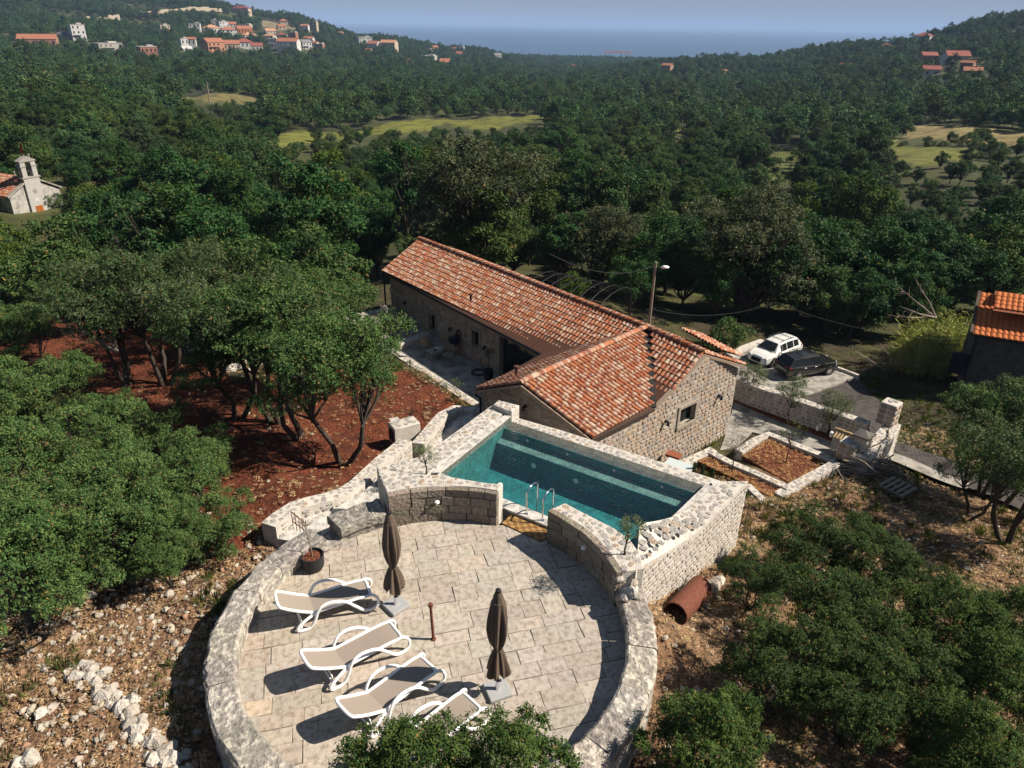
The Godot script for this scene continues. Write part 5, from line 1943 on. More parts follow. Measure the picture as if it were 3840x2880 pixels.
	for p in [Vector3(6.623, -2.750, -22.029), Vector3(6.885, -2.750, -21.868), Vector3(7.180, -2.750, -21.666)]:
		var t := thing("rosemary", ["clump of upright rosemary nearest the house gable", "middle clump of upright rosemary behind the pool", "clump of upright rosemary nearest the pool corner"][n], "plant", p, n, "rosemary clumps behind the pool")
		n += 1
		var g := Leaves.new()
		for i in 900:
			var a := rng.randf() * TAU
			var h := rng.randf()
			var q := Vector3(cos(a), 0, sin(a)) * 0.1 * sqrt(rng.randf()) * (1.0 - 0.5 * h) + Vector3.UP * h * 0.42
			g.leaf(q, (Vector3.UP + rand_dir() * 0.5).normalized(), rand_dir(), 0.025, 0.006, Color(0.03, 0.055, 0.03) * rng.randf_range(0.7, 1.4))
		put("foliage", g.mesh(), P.leaf_matte, t)
	s = Shape.new()
	s.col = Color(0.40, 0.46, 0.48)
	s.slab(Vector3(6.089, -2.600, -22.196), Vector3(0.42, 0, 0.28), Vector3.UP * 0.02, Vector3(-0.2, 0, 0.3))
	tag(put("hatch_cover", s, P.gloss), "pale blue-grey hatch cover on the soil beside the rosemary", "hatch")
	s = Shape.new()
	s.slab(Vector3(6.106, -2.700, -23.122), Vector3(0.22, 0, 0.15), Vector3.UP * 0.05, Vector3(-0.1, 0, 0.16))
	tag(put("red_slab", s, P.brick_red), "dark red stone slab lying at the foot of the gable", "slab")
	n = 0
	for p in [Vector3(12.954, -3.300, -26.392), Vector3(12.811, -3.350, -26.313), Vector3(13.130, -3.300, -25.708)]:
		var b := Shape.new()
		b.box(Vector3(0, 0.12, 0), Vector3(0.13, 0.2, 0.1), 0.7, 0.01)
		b.box(Vector3(0, 0.01, 0), Vector3(0.08, 0.06, 0.06), 0.7)
		var o := put("floor_lamp", b, P.white_plastic)
		o.position = p
		tag(o, ["larger white garden spot lamp under the middle olive bush", "smaller white garden spot lamp under the middle olive bush", "white garden spot lamp nearest the letterbox pillar"][n], "lamp")
		n += 1
	# heap of cut branches
	var heap := thing("branch_pile", "heap of cut grey branches and logs at the edge of the slope", "wood pile", Vector3(13.225, -3.361, -23.276))
	for i in 150:
		var d := Vector3(1.0, rng.randf_range(-0.15, 0.3), rng.randf_range(0.2, 0.9)).normalized() if rng.randf() < 0.7 else rand_dir() * Vector3(1, 0.3, 1)
		d = d.normalized()
		var q := Vector3(rng.randf_range(-1.2, 1.5), 0, rng.randf_range(-0.6, 0.6))
		q.y = rng.randf() * 0.75 * maxf(0.0, 1.0 - q.length_squared() * 0.4) + 0.02
		var le := rng.randf_range(0.35, 1.1)
		var r := rng.randf_range(0.012, 0.045)
		var st := Shape.new()
		st.col = Color.WHITE * rng.randf_range(0.6, 1.25)
		st.tube([q - d * le / 2, q + rand_dir() * 0.04, q + d * le / 2], [r, r * 0.9, r * 0.6], 6)
		put("branch", st, P.dead_wood, heap)
	for e in [[Vector3(12.363, -2.200, -22.511), Vector3(13.283, -2.700, -22.108), 0.03], [Vector3(11.670, -2.500, -22.338), Vector3(12.122, -3.000, -22.088), 0.02]]:
		var st := Shape.new()
		st.tube([e[0] - heap.position, (e[0] + e[1]) / 2 - heap.position + Vector3(0, 0.08, 0), e[1] - heap.position], [e[2] * 0.5, e[2], e[2]], 6)
		put("branch", st, P.dead_wood, heap)
	var pallet := thing("wooden_pallet", "weathered wooden pallet lying below the branch heap", "pallet", Vector3(14.011, -3.299, -21.845) + Vector3.UP * 0.1, 0.6)
	for i in 5:
		var b := Shape.new()
		b.box(Vector3(0, 0.12, -0.4 + 0.2 * i), Vector3(1.0, 0.025, 0.11))
		put("board", b, P.dead_wood, pallet)
	for i in 3:
		var b := Shape.new()
		b.box(Vector3(-0.42 + 0.42 * i, 0.055, 0), Vector3(0.09, 0.09, 0.95))
		put("bearer", b, P.dead_wood, pallet)
	# lamp post behind the house, arched frame, wires
	var post := thing("lamp_post", "leaning wooden utility pole with a white street lamp behind the roof", "lamp post")
	var top := Vector3(6.248, 2.400, -30.900)
	var foot := Vector3(top.x - 0.35, -4.2, top.z - 1.2)
	foot = Vector3(6.286, -0.900, -31.141)
	foot += (foot - top) * 0.9
	s = Shape.new()
	s.col = Color(1.25, 1.2, 1.1)
	s.tube([foot, top], [0.08, 0.055], 9)
	put("pole", s, P.dead_wood, post)
	s = Shape.new()
	s.tube([top + Vector3(0, -0.3, 0), top + Vector3(0.25, -0.22, 0.05)], [0.025, 0.025], 6)
	put("bracket", s, P.dark_metal, post)
	s = Shape.new()
	s.ball(top + Vector3(0.4, -0.2, 0.08), Vector3(0.2, 0.07, 0.1), 12, 6)
	put("lamp_head", s, P.white_plastic, post)
	var cross: Vector3 = top.lerp(foot, 0.36)
	s = Shape.new()
	s.box(cross, Vector3(0.5, 0.05, 0.05), 0.5)
	put("crossarm", s, P.dark_metal, post)
	for k in [[top + Vector3(0, -0.15, 0), Vector3(1.160, 5.000, -22.995), "upper wire running from the lamp post into the woods"], [cross, Vector3(13.534, -1.000, -35.412), "wire running from the lamp post over the car park trees"], [Vector3(13.534, -1.000, -35.412), Vector3(23.353, -2.500, -34.349), "wire running over the reeds to the neighbour's wall"]]:
		var line := []
		for i in 17:
			var t := i / 16.0
			line.append(k[0].lerp(k[1], t) + Vector3.DOWN * (4.0 * t * (1.0 - t)) * 0.5)
		var w := thing("overhead_wire", k[2], "wire")
		pipe(w, "wire", line, 0.013, P.rubber, 4)
	var frame := thing("arched_frame", "bare arched metal pergola frame behind the house roof", "pergola")
	var fa := Vector3(1.347, 0.200, -34.985)
	var fb := Vector3(4.870, 0.200, -32.611)
	var fc := Vector3(3.349, -0.300, -33.390)
	var fl := (fb - fa) / 2
	var fw := Vector3(-fl.z, 0, fl.x).normalized() * 1.7
	var fm := (fa + fb) / 2
	for i in 8:
		var line := []
		var o: Vector3 = fm + fl * lerpf(-1.0, 1.0, i / 7.0)
		for j in 9:
			var a := PI * j / 8.0
			line.append(o + fw * cos(a) + Vector3.UP * (sin(a) * 0.55 - 0.3))
		pipe(frame, "hoop", line, 0.02, P.dark_metal, 5)
	for j in 6:
		var a := PI * j / 5.0
		var o := fw * cos(a) + Vector3.UP * (sin(a) * 0.55 - 0.3)
		pipe(frame, "rail", [fm - fl + o, fm + fl + o], 0.018, P.dark_metal, 5)
	for sx in [-1, 1]:
		for sz in [-1, 1]:
			var o: Vector3 = fm + fl * sx + fw * sz + Vector3.DOWN * 0.3
			pipe(frame, "post", [o, o + Vector3.DOWN * 4.0], 0.035, P.dark_metal, 6)
	# dead branches: on the leaning oak and in the dark wood by the reeds
	dead_branches("dead_branches", "bleached bare branches sticking out of the leaning oak", Vector3(-15.981, -0.400, -26.637), [Vector3(-18.443, 0.300, -28.147), Vector3(-19.677, 0.900, -28.884), Vector3(-18.168, 1.400, -28.511), Vector3(-20.440, 0.200, -29.410), Vector3(-19.398, -0.400, -28.710), Vector3(-17.403, 1.200, -29.315)], 0.05)
	dead_branches("dead_tree", "bare grey fallen tree at the edge of the dark wood by the reeds", Vector3(25.128, -3.600, -40.404), [Vector3(24.325, -3.000, -40.587), Vector3(22.389, -2.600, -39.426), Vector3(23.623, -1.600, -40.657), Vector3(22.217, -3.200, -39.497), Vector3(22.581, -1.800, -40.638)], 0.07)
	for k in [[Vector3(21.131, -5.600, -37.199), Vector3(19.709, -4.900, -38.153), "bare stick leaning in the dark wood behind the cars"], [Vector3(22.287, -5.600, -38.073), Vector3(21.497, -4.900, -38.775), "second bare stick leaning in the dark wood behind the cars"]]:
		var t := thing("bare_stick", k[2], "branch")
		pipe(t, "stick", [k[0], (k[0] + k[1]) / 2 + Vector3(0, 0.05, 0), k[1]], 0.025, P.dead_wood, 6)
	reeds()


func dead_branches(called: String, label: String, root: Vector3, tips: Array, r: float) -> void:
	var t := thing(called, label, "branches")
	for e in tips:
		var s := Shape.new()
		var m: Vector3 = (root + e) / 2 + rand_dir() * 0.12
		s.tube([root, m, e], [r, r * 0.6, r * 0.15], 6)
		for i in 7:
			var o: Vector3 = m.lerp(e, rng.randf())
			var d: Vector3 = ((e - root).normalized() + rand_dir() * 0.8).normalized() * rng.randf_range(0.25, 0.7)
			s.tube([o, o + d * 0.5 + rand_dir() * 0.05, o + d], [r * 0.3, r * 0.2, r * 0.06], 4, false)
		put("branch", s, P.dead_wood, t)


func reeds() -> void:
	var g := Leaves.new()
	for i in 110:
		var q := Vector3(rng.randf_range(-0.9, 0.9), 0, rng.randf_range(-0.9, 0.9))
		var lean := Vector3(rng.randf_range(-0.2, 0.2), 1, rng.randf_range(-0.2, 0.2)).normalized()
		var h := rng.randf_range(1.4, 2.9)
		for k in 9:
			var p := q + lean * h * (0.25 + 0.75 * k / 9.0)
			var d := (Vector3(rng.randf_range(-1, 1), rng.randf_range(-0.1, 0.9), rng.randf_range(-1, 1))).normalized()
			g.leaf(p + d * 0.2, d, d.cross(rand_dir()).normalized(), 0.24, 0.022, Color(0.34, 0.33, 0.10).lerp(Color(0.15, 0.20, 0.05), rng.randf()) * rng.randf_range(0.7, 1.2))
		g.leaf(q + lean * h * 0.5, lean, lean.cross(Vector3.RIGHT).normalized(), h * 0.5, 0.012, Color(0.3, 0.27, 0.11))
	var m := g.mesh()
	var n := 0
	for p in [Vector3(25.000, -6.617, -41.179), Vector3(26.440, -6.753, -42.059), Vector3(26.043, -6.505, -39.999), Vector3(24.147, -6.461, -39.134), Vector3(24.679, -6.355, -38.470), Vector3(28.445, -6.958, -43.153), Vector3(23.267, -6.479, -38.700), Vector3(23.870, -6.321, -37.740)]:
		var t := thing("reed_clump", ["reed clump nearest the dead tree", "tall reed clump in the middle of the reeds", "sunlit reed clump nearest the neighbour's wall", "reed clump at the dark side of the reeds", "reed clump in front of the tall reeds", "tall reed clump under the orange eaves", "low reed clump at the wood's edge", "lowest reed clump above the lane"][n], "reeds", p, n * 0.9, "yellow-green reeds by the neighbour's house")
		put("blades", m, P.leaf_matte, t)
		n += 1


func pillar(called: String, label: String, at: Vector3, w: float, h: float, turn: float) -> void:
	var t := thing(called, label, "pillar", at, turn)
	var s := Shape.new()
	s.box(Vector3(0, h / 2, 0), Vector3(w, h, w), 0, 0.02)
	put("core", s, P.lime_mortar, t)
	var y := 0.0
	while y < h - 0.05:
		for side in 4:
			var b := Basis(Vector3.UP, side * PI / 2)
			for k in 2:
				var q := b * Vector3((k - 0.5) * w * 0.5, y + 0.11, w / 2)
				put("stone", toned("wall", "face"), P.stone, t, Transform3D(Basis(b.x * w * 0.46, b.z * 0.03, Vector3.DOWN * 0.2), q))
		y += 0.23
	for k in 5:
		put("stone", toned("mosaic", "face"), P.stone, t, Transform3D(Basis(Vector3.UP, k * 1.1).scaled_local(Vector3(0.24, 0.03, 0.2)), Vector3(rng.randf_range(-0.18, 0.18), h, rng.randf_range(-0.18, 0.18))))


func sand_tile() -> ArrayMesh:
	if not stone_shapes.has("sand"):
		var s := Shape.new()
		s.add(clay_tiles[0][0], Transform3D())
		for i in s.c.size():
			s.c[i] = Color(0.50, 0.36, 0.20)
		stone_shapes.sand = s.mesh()
	return stone_shapes.sand


# ---------------------------------------------------------------- things on the terrace
func build_terrace_things() -> void:
	# steel ladder: two bent rails and rungs below water
	var ladder := thing("pool_ladder", "shiny steel pool ladder with two curved handrails", "ladder")
	var n := 0
	for k in [[Vector3(0.434, 0.120, -15.561), Vector3(0.602, -0.100, -16.033)], [Vector3(0.849, 0.120, -15.289), Vector3(1.038, -0.100, -15.820)]]:
		var a: Vector3 = k[0]
		var out: Vector3 = (in_pool(0.5, 1, 0) - in_pool(0.5, 0, 0)).normalized() * 0.52
		var path := [a]
		path.append(a + Vector3.UP * 0.55)
		for i in 9:
			var t := PI * i / 8.0
			path.append(a + out * (0.5 - 0.5 * cos(t)) + Vector3.UP * (0.62 + 0.17 * sin(t)))
		path.append(a + out + Vector3.UP * 0.5)
		path.append(a + out + Vector3.DOWN * 0.95)
		pipe(ladder, "handrail", path, 0.022, P.steel, 10)
		var s := Shape.new()
		s.lathe(a, [Vector2(0.055, 0.0), Vector2(0.05, 0.015), Vector2(0.024, 0.02)], 14)
		put("foot_plate", s, P.steel, ladder)
		n += 1
	for i in 3:
		var out: Vector3 = (in_pool(0.5, 1, 0) - in_pool(0.5, 0, 0)).normalized() * 0.52
		var a: Vector3 = Vector3(0.434, 0.120, -15.561) + out + Vector3.DOWN * (0.35 + 0.25 * i)
		var b: Vector3 = Vector3(0.849, 0.120, -15.289) + out + Vector3.DOWN * (0.35 + 0.25 * i)
		var s := Shape.new()
		s.slab((a + b) / 2, (b - a) / 2, Vector3.UP * 0.012, out.normalized() * 0.04)
		put("rung", s, P.steel, ladder)
	# wooden deck mat of basket-weave slats
	var c0 := Vector3(0.091, 0.000, -15.728)
	var c1 := Vector3(-0.208, -0.000, -15.255)
	var c2 := Vector3(0.817, 0.000, -14.528)
	var mat := thing("wooden_mat", "wooden basket-weave deck mat in front of the pool ladder", "mat", Vector3.ZERO)
	var ex := c2 - c1
	var ez := c1 - c0
	var base := Shape.new()
	base.slab(c0 + ex / 2 + ez / 2 + Vector3.UP * 0.012, ex / 2, Vector3.UP * 0.009, ez / 2)
	put("grid_base", base, P.black_plastic, mat)
	for i in 10:
		for j in 5:
			for k in 3:
				var u0 := i / 10.0
				var v0 := j / 5.0
				var s := Shape.new()
				s.col = vary(Color(0.45, 0.27, 0.105) if (i + j) % 2 == 0 else Color(0.27, 0.145, 0.05), 0.15)
				var cx := ex / 10.0
				var cz := ez / 5.0
				var o := c0 + ex * u0 + ez * v0 + Vector3.UP * 0.03
				if (i + j) % 2 == 0:
					s.slab(o + cx * (k + 0.5) / 3.0 + cz / 2, cx * 0.14, Vector3.UP * 0.009, cz * 0.47)
				else:
					s.slab(o + cz * (k + 0.5) / 3.0 + cx / 2, cx * 0.47, Vector3.UP * 0.009, cz * 0.14)
				put("slat", s, P.wood, mat)
	# bulkhead lamps on the curved walls
	for k in [[deg_to_rad(-95.5), 0.62, "oval white bulkhead lamp on the dark block wall"], [deg_to_rad(-34.0), 0.62, "round bulkhead lamp on the shaded curved wall"]]:
		var p := ring(k[0], 3.96, k[1])
		var inw := (Vector3(TERRACE.x, k[1], TERRACE.y) - p).normalized()
		var lamp := thing("bulkhead_lamp", k[2], "lamp", p, 0, "bulkhead lamps on the terrace walls")
		var s := Shape.new()
		s.lathe(Vector3.ZERO, [Vector2(0.0, 0.05), Vector2(0.075, 0.045), Vector2(0.09, 0.02), Vector2(0.09, 0.0)], 16)
		var b := Basis(inw.cross(Vector3.UP), inw, Vector3.UP)
		put("housing", s, P.white_plastic, lamp, Transform3D(b.scaled_local(Vector3(0.72, 0.8, 0.48)), Vector3.ZERO))
		s = Shape.new()
		s.ball(inw * 0.04, Vector3(0.05, 0.035, 0.05), 12, 6)
		put("glass_cover", s, P.lens, lamp)
		for q in 3:
			s = Shape.new()
			s.tube([inw * 0.04 + b.x * 0.06 + Vector3.UP * (q - 1) * 0.022, inw * 0.09 + Vector3.UP * (q - 1) * 0.022, inw * 0.04 - b.x * 0.06 + Vector3.UP * (q - 1) * 0.022], [0.006, 0.006, 0.006], 5)
			put("guard_bar", s, P.white_plastic, lamp)
	# closed parasols
	parasol(Vector3(-2.511, -0.000, -12.214), 0.75, 0.0, "closed brown parasol beside the farthest lounger")
	parasol(Vector3(-0.187, 0.000, -9.966), 0.4, 1.1, "closed brown parasol nearest the camera, on a granite base")
	# rusty post
	var post := thing("rusty_post", "short rusty iron post standing alone on the paving", "post", Vector3(-1.577, 0.000, -11.284))
	var s2 := Shape.new()
	s2.tube([Vector3.ZERO, Vector3(-0.03, 0.95, 0.0)], [0.032, 0.03], 10)
	put("shaft", s2, P.rust, post)
	s2 = Shape.new()
	s2.tube([Vector3(-0.03, 0.93, 0), Vector3(-0.03, 0.99, 0)], [0.055, 0.05], 8)
	put("head", s2, P.rust, post)
	s2 = Shape.new()
	s2.lathe(Vector3.ZERO, [Vector2(0.06, 0.0), Vector2(0.05, 0.03), Vector2(0.03, 0.035)], 10)
	put("foot", s2, P.rust, post)
	# pot with bare sapling
	var pot := thing("plant_pot", "black round pot with a bare staked sapling near the gate", "plant pot", Vector3(-4.655, 0.000, -13.442))
	s2 = Shape.new()
	s2.lathe(Vector3.ZERO, [Vector2(0.0, 0.0), Vector2(0.2, 0.0), Vector2(0.255, 0.12), Vector2(0.27, 0.42), Vector2(0.245, 0.42), Vector2(0.235, 0.35), Vector2(0.0, 0.35)], 24)
	put("pot", s2, P.black_plastic, pot)
	s2 = Shape.new()
	s2.lathe(Vector3.ZERO, [Vector2(0.236, 0.352), Vector2(0.1, 0.375), Vector2(0.0, 0.37)], 18)
	put("soil", s2, P.red_bed, pot)
	s2 = Shape.new()
	s2.col = Color(1.1, 0.85, 0.65)
	s2.tube([Vector3(0.01, 0.33, 0), Vector3(-0.03, 0.8, -0.02), Vector3(-0.1, 1.22, -0.05)], [0.016, 0.013, 0.01], 6)
	put("stem", s2, P.dead_wood, pot)
	var lv := Leaves.new()
	s2 = Shape.new()
	for i in 22:
		var d := rand_dir()
		d.y = absf(d.y) * 0.7
		s2.tube([Vector3(-0.1, 1.2, -0.05), Vector3(-0.1, 1.22, -0.05) + d * 0.1, Vector3(-0.1, 1.24, -0.05) + d * 0.2], [0.006, 0.004, 0.002], 4, false)
		for k in 5:
			lv.leaf(Vector3(-0.1, 1.24, -0.05) + d * rng.randf_range(0.08, 0.22), rand_dir(), rand_dir(), 0.018, 0.007, Color(0.22, 0.14, 0.10))
	put("twigs", s2, P.dead_wood, pot)
	put("dry_leaves", lv.mesh(), P.leaf_matte, pot)
	# little rusty gate leaf at the gap
	var gate := thing("iron_gate", "small rusty iron gate leaf lying open behind the wall gap", "gate", Vector3(-5.502, 0.100, -14.783))
	var ga := Vector3.ZERO
	var gb: Vector3 = Vector3(-5.052, 0.300, -14.437) - Vector3(-5.502, 0.100, -14.783)
	for k in [[Vector3(0, 0.55, 0), gb + Vector3(0, 0.25, 0)], [Vector3(0, 0.25, 0), gb + Vector3(0, 0.0, 0)]]:
		pipe(gate, "rail", [k[0], k[1]], 0.014, P.rust, 5)
	for i in 5:
		var o := gb * i / 4.0
		pipe(gate, "bar", [o + Vector3.UP * lerpf(0.0, -0.1, i / 4.0), o + Vector3.UP * lerpf(0.62, 0.32, i / 4.0)], 0.01, P.rust, 5)
	# olive saplings set in the walls
	plant("olive_sapling", "olive_small", Vector3(-2.408, 0.140, -17.329), 0.95, 0.5, "little olive tree in the wall corner left of the pool", "tree", "little olive trees in the pool walls")
	plant("olive_sapling", "olive_small", Vector3(2.612, 0.950, -12.935), 1.0, 2.5, "little olive tree on the curved wall right of the pool", "tree", "little olive trees in the pool walls")
	s2 = Shape.new()
	s2.lathe(Vector3(2.612, 0.965, -12.947), [Vector2(0.15, 0.0), Vector2(0.14, 0.012), Vector2(0.0, 0.014)], 16)
	tag(put("planting_hole", s2, P.rubber), "round dark planting hole under the right little olive tree", "planting hole")
	# rusty pipe lying below the pool wall
	var tube := thing("rusty_pipe", "wide rusty steel pipe lying against the outside of the pool wall", "pipe")
	var a := Vector3(3.949, -0.750, -12.904)
	var b := Vector3(4.835, -0.950, -14.063)
	var sh := Shape.new()
	var d2 := (b - a).normalized()
	var x := d2.cross(Vector3.UP).normalized()
	var y := x.cross(d2)
	for i in 28:
		var t0 := TAU * i / 28
		var t1 := TAU * (i + 1) / 28
		var e0 := x * cos(t0) + y * sin(t0)
		var e1 := x * cos(t1) + y * sin(t1)
		sh.smooth(a + e0 * 0.3, b + e0 * 0.3, b + e1 * 0.3, e0, e0, e1)
		sh.smooth(a + e0 * 0.3, b + e1 * 0.3, a + e1 * 0.3, e0, e1, e1)
		sh.smooth(a + e0 * 0.27, b + e1 * 0.27, b + e0 * 0.27, -e0, -e1, -e0)
		sh.smooth(a + e0 * 0.27, a + e1 * 0.27, b + e1 * 0.27, -e0, -e1, -e1)
		sh.quad(a + e0 * 0.27, a + e1 * 0.27, a + e1 * 0.3, a + e0 * 0.3)
		sh.quad(b + e1 * 0.27, b + e0 * 0.27, b + e0 * 0.3, b + e1 * 0.3)
	put("pipe_wall", sh, P.rust, tube)


func parasol(at: Vector3, base_turn: float, seed_: float, label: String) -> void:
	var p := thing("parasol", label, "parasol", at, 0, "closed parasols on the terrace")
	var s := Shape.new()
	s.box(Vector3(0, 0.045, 0), Vector3(0.46, 0.09, 0.46), base_turn, 0.012)
	put("base_plate", s, P.granite, p)
	s = Shape.new()
	s.lathe(Vector3.ZERO, [Vector2(0.045, 0.09), Vector2(0.04, 0.3), Vector2(0.028, 0.31)], 12)
	put("pole_socket", s, P.steel, p)
	s = Shape.new()
	s.tube([Vector3(0, 0.09, 0), Vector3(0, 2.56, 0)], [0.024, 0.02], 10)
	put("pole", s, P.dark_metal, p)
	s = Shape.new()
	s.ball(Vector3(0.05, 0.34, 0.02), Vector3(0.03, 0.03, 0.03), 8, 5)
	put("clamp_knob", s, P.black_plastic, p)
	# canopy: gathered folds, tied low down
	s = Shape.new()
	var prof := [[2.56, 0.055], [2.5, 0.075], [2.36, 0.11], [2.33, 0.125], [2.15, 0.145], [1.9, 0.165], [1.65, 0.165], [1.42, 0.145], [1.25, 0.105], [1.16, 0.072], [1.1, 0.085], [0.95, 0.13], [0.8, 0.165], [0.66, 0.19], [0.56, 0.2]]
	var sides := 64
	var rows := []
	for k in prof:
		var row := []
		for i in sides:
			var a := TAU * i / sides
			var deep := clampf((2.5 - k[0]) * 1.2, 0.0, 1.0) * (0.2 if absf(k[0] - 1.16) < 0.02 else 0.36)
			var w := sin(a * 8.0 + seed_ + sin(k[0] * 2.1 + seed_ * 3.0) * 0.8) * 0.6 + sin(a * 5.0 - k[0] * 1.7 + seed_) * 0.4
			var r: float = k[1] * (1.0 + deep * w)
			var yy: float = k[0]
			if k[0] < 0.6:
				yy += 0.09 * sin(a * 4.0 + seed_ * 2.0)
			row.append(Vector3(cos(a) * r, yy, sin(a) * r))
		rows.append(row)
	for j in rows.size() - 1:
		for i in sides:
			var q := (i + 1) % sides
			s.quad(rows[j][i], rows[j + 1][i], rows[j + 1][q], rows[j][q])
	put("canopy", s, P.canvas, p).rotation.x = PI * 0.0
	s = Shape.new()
	s.lathe(Vector3.ZERO, [Vector2(0.082, 1.13), Vector2(0.088, 1.16), Vector2(0.082, 1.19)], 20)
	put("tie_strap", s, P.canvas, p)
	s = Shape.new()
	s.lathe(Vector3.ZERO, [Vector2(0.056, 2.555), Vector2(0.05, 2.6), Vector2(0.0, 2.62)], 14)
	put("top_cap", s, P.dark_metal, p)


func build_loungers() -> void:
	var l := thing("sun_lounger", "", "sun lounger", Vector3.ZERO, 0, "white sun loungers on the terrace")
	# x runs from the foot end (+) to the head end (-)
	var rail := func(pts: Array, r: float) -> Array:
		var c := Curve3D.new()
		for i in pts.size():
			var p: Vector3 = pts[i]
			var d: Vector3 = (pts[mini(i + 1, pts.size() - 1)] - pts[maxi(i - 1, 0)]) / 5.0
			c.add_point(p, -d, d)
		c.bake_interval = 0.05
		var out := []
		var rr := []
		for p in c.get_baked_points():
			out.append(p)
			rr.append(r)
		return [out, rr]
	var s := Shape.new()
	var e: Array = rail.call([Vector3(-0.42, 0.345, 0.28), Vector3(0.1, 0.37, 0.28), Vector3(0.5, 0.385, 0.28), Vector3(0.76, 0.37, 0.275), Vector3(0.82, 0.365, 0.22), Vector3(0.825, 0.365, 0.0), Vector3(0.82, 0.365, -0.22), Vector3(0.76, 0.37, -0.275), Vector3(0.5, 0.385, -0.28), Vector3(0.1, 0.37, -0.28), Vector3(-0.42, 0.345, -0.28)], 0.031)
	s.tube(e[0], e[1], 8)
	put("seat_frame", s, P.white_plastic, l)
	s = Shape.new()
	e = rail.call([Vector3(-0.42, 0.345, 0.28), Vector3(-0.75, 0.52, 0.285), Vector3(-1.02, 0.69, 0.275), Vector3(-1.1, 0.735, 0.22), Vector3(-1.12, 0.745, 0.0), Vector3(-1.1, 0.735, -0.22), Vector3(-1.02, 0.69, -0.275), Vector3(-0.75, 0.52, -0.285), Vector3(-0.42, 0.345, -0.28)], 0.032)
	s.tube(e[0], e[1], 8)
	put("back_frame", s, P.white_plastic, l)
	for part in [["seat_sling", [Vector3(-0.42, 0.345, 0), Vector3(0.1, 0.36, 0), Vector3(0.5, 0.378, 0), Vector3(0.81, 0.362, 0)]], ["back_sling", [Vector3(-0.42, 0.345, 0), Vector3(-0.6, 0.425, 0), Vector3(-0.85, 0.565, 0), Vector3(-1.1, 0.735, 0)]]]:
		s = Shape.new()
		e = rail.call(part[1], 0.01)
		var q: Array = e[0]
		var w := Vector3(0, 0, 0.265)
		for i in q.size() - 1:
			var up: Vector3 = (q[i + 1] - q[i]).cross(Vector3(0, 0, 1)).normalized() * 0.004
			if up.y < 0:
				up = -up
			s.outward(q[i] - up * 20, q[i] - w + up, q[i] + w + up, q[i + 1] + w + up, q[i + 1] - w + up)
			s.outward(q[i] + up * 20, q[i] - w - up, q[i] + w - up, q[i + 1] + w - up, q[i + 1] - w - up)
		put(part[0], s, P.sling, l)
	for z in [-1.0, 1.0]:
		s = Shape.new()
		e = rail.call([Vector3(-0.4, 0.34, z * 0.3), Vector3(-0.6, 0.27, z * 0.34), Vector3(-0.78, 0.15, z * 0.36), Vector3(-0.8, 0.05, z * 0.36), Vector3(-0.7, 0.03, z * 0.365), Vector3(-0.55, 0.05, z * 0.37), Vector3(-0.44, 0.2, z * 0.375), Vector3(-0.34, 0.44, z * 0.375), Vector3(-0.2, 0.56, z * 0.375), Vector3(0.02, 0.56, z * 0.37), Vector3(0.25, 0.46, z * 0.36), Vector3(0.45, 0.25, z * 0.35), Vector3(0.62, 0.08, z * 0.345), Vector3(0.78, 0.03, z * 0.34), Vector3(0.93, 0.09, z * 0.335), Vector3(0.96, 0.24, z * 0.32), Vector3(0.88, 0.35, z * 0.29), Vector3(0.78, 0.375, z * 0.27)], 0.034)
		s.tube(e[0], e[1], 8)
		put("arm_and_leg_loop", s, P.white_plastic, l)
		s = Shape.new()
		s.ball(Vector3(-0.42, 0.345, z * 0.29), Vector3(0.045, 0.045, 0.03), 10, 6)
		put("hinge", s, P.white_plastic, l)
		s = Shape.new()
		e = rail.call([Vector3(-0.72, 0.06, z * 0.2), Vector3(-0.7, 0.2, z * 0.2), Vector3(-0.78, 0.5, z * 0.2)], 0.018)
		s.tube(e[0], e[1], 6)
		put("back_prop", s, P.white_plastic, l)
	s = Shape.new()
	s.tube([Vector3(-0.72, 0.09, -0.34), Vector3(-0.72, 0.09, 0.34)], [0.02, 0.02], 8)
	put("cross_bar", s, P.white_plastic, l)
	# foot end and hinge of each, measured on the floor
	var spots := [
		[Vector3(-3.173, 0.370, -12.414), Vector3(-4.289, 0.350, -11.888), "white lounger farthest from the camera, beside the potted sapling"],
		[Vector3(-2.367, 0.370, -11.168), Vector3(-3.305, 0.350, -10.454), "white lounger in full sun, second from the potted sapling"],
		[Vector3(-1.582, 0.370, -10.287), Vector3(-2.387, 0.350, -9.469), "white lounger half hidden by the foreground shrub"],
		[Vector3(-0.680, 0.370, -9.433), Vector3(-1.455, 0.350, -8.652), "white lounger mostly hidden behind the foreground shrub"],
	]
	for i in 4:
		var c := l if i == 0 else copy_of(l)
		var d: Vector3 = spots[i][0] - spots[i][1]
		d.y = 0
		c.rotation.y = atan2(-d.z, d.x)
		var f: Vector3 = spots[i][0]
		c.position = Vector3(f.x, 0.004, f.z) - d.normalized() * 0.80
		c.set_meta("label", spots[i][2])


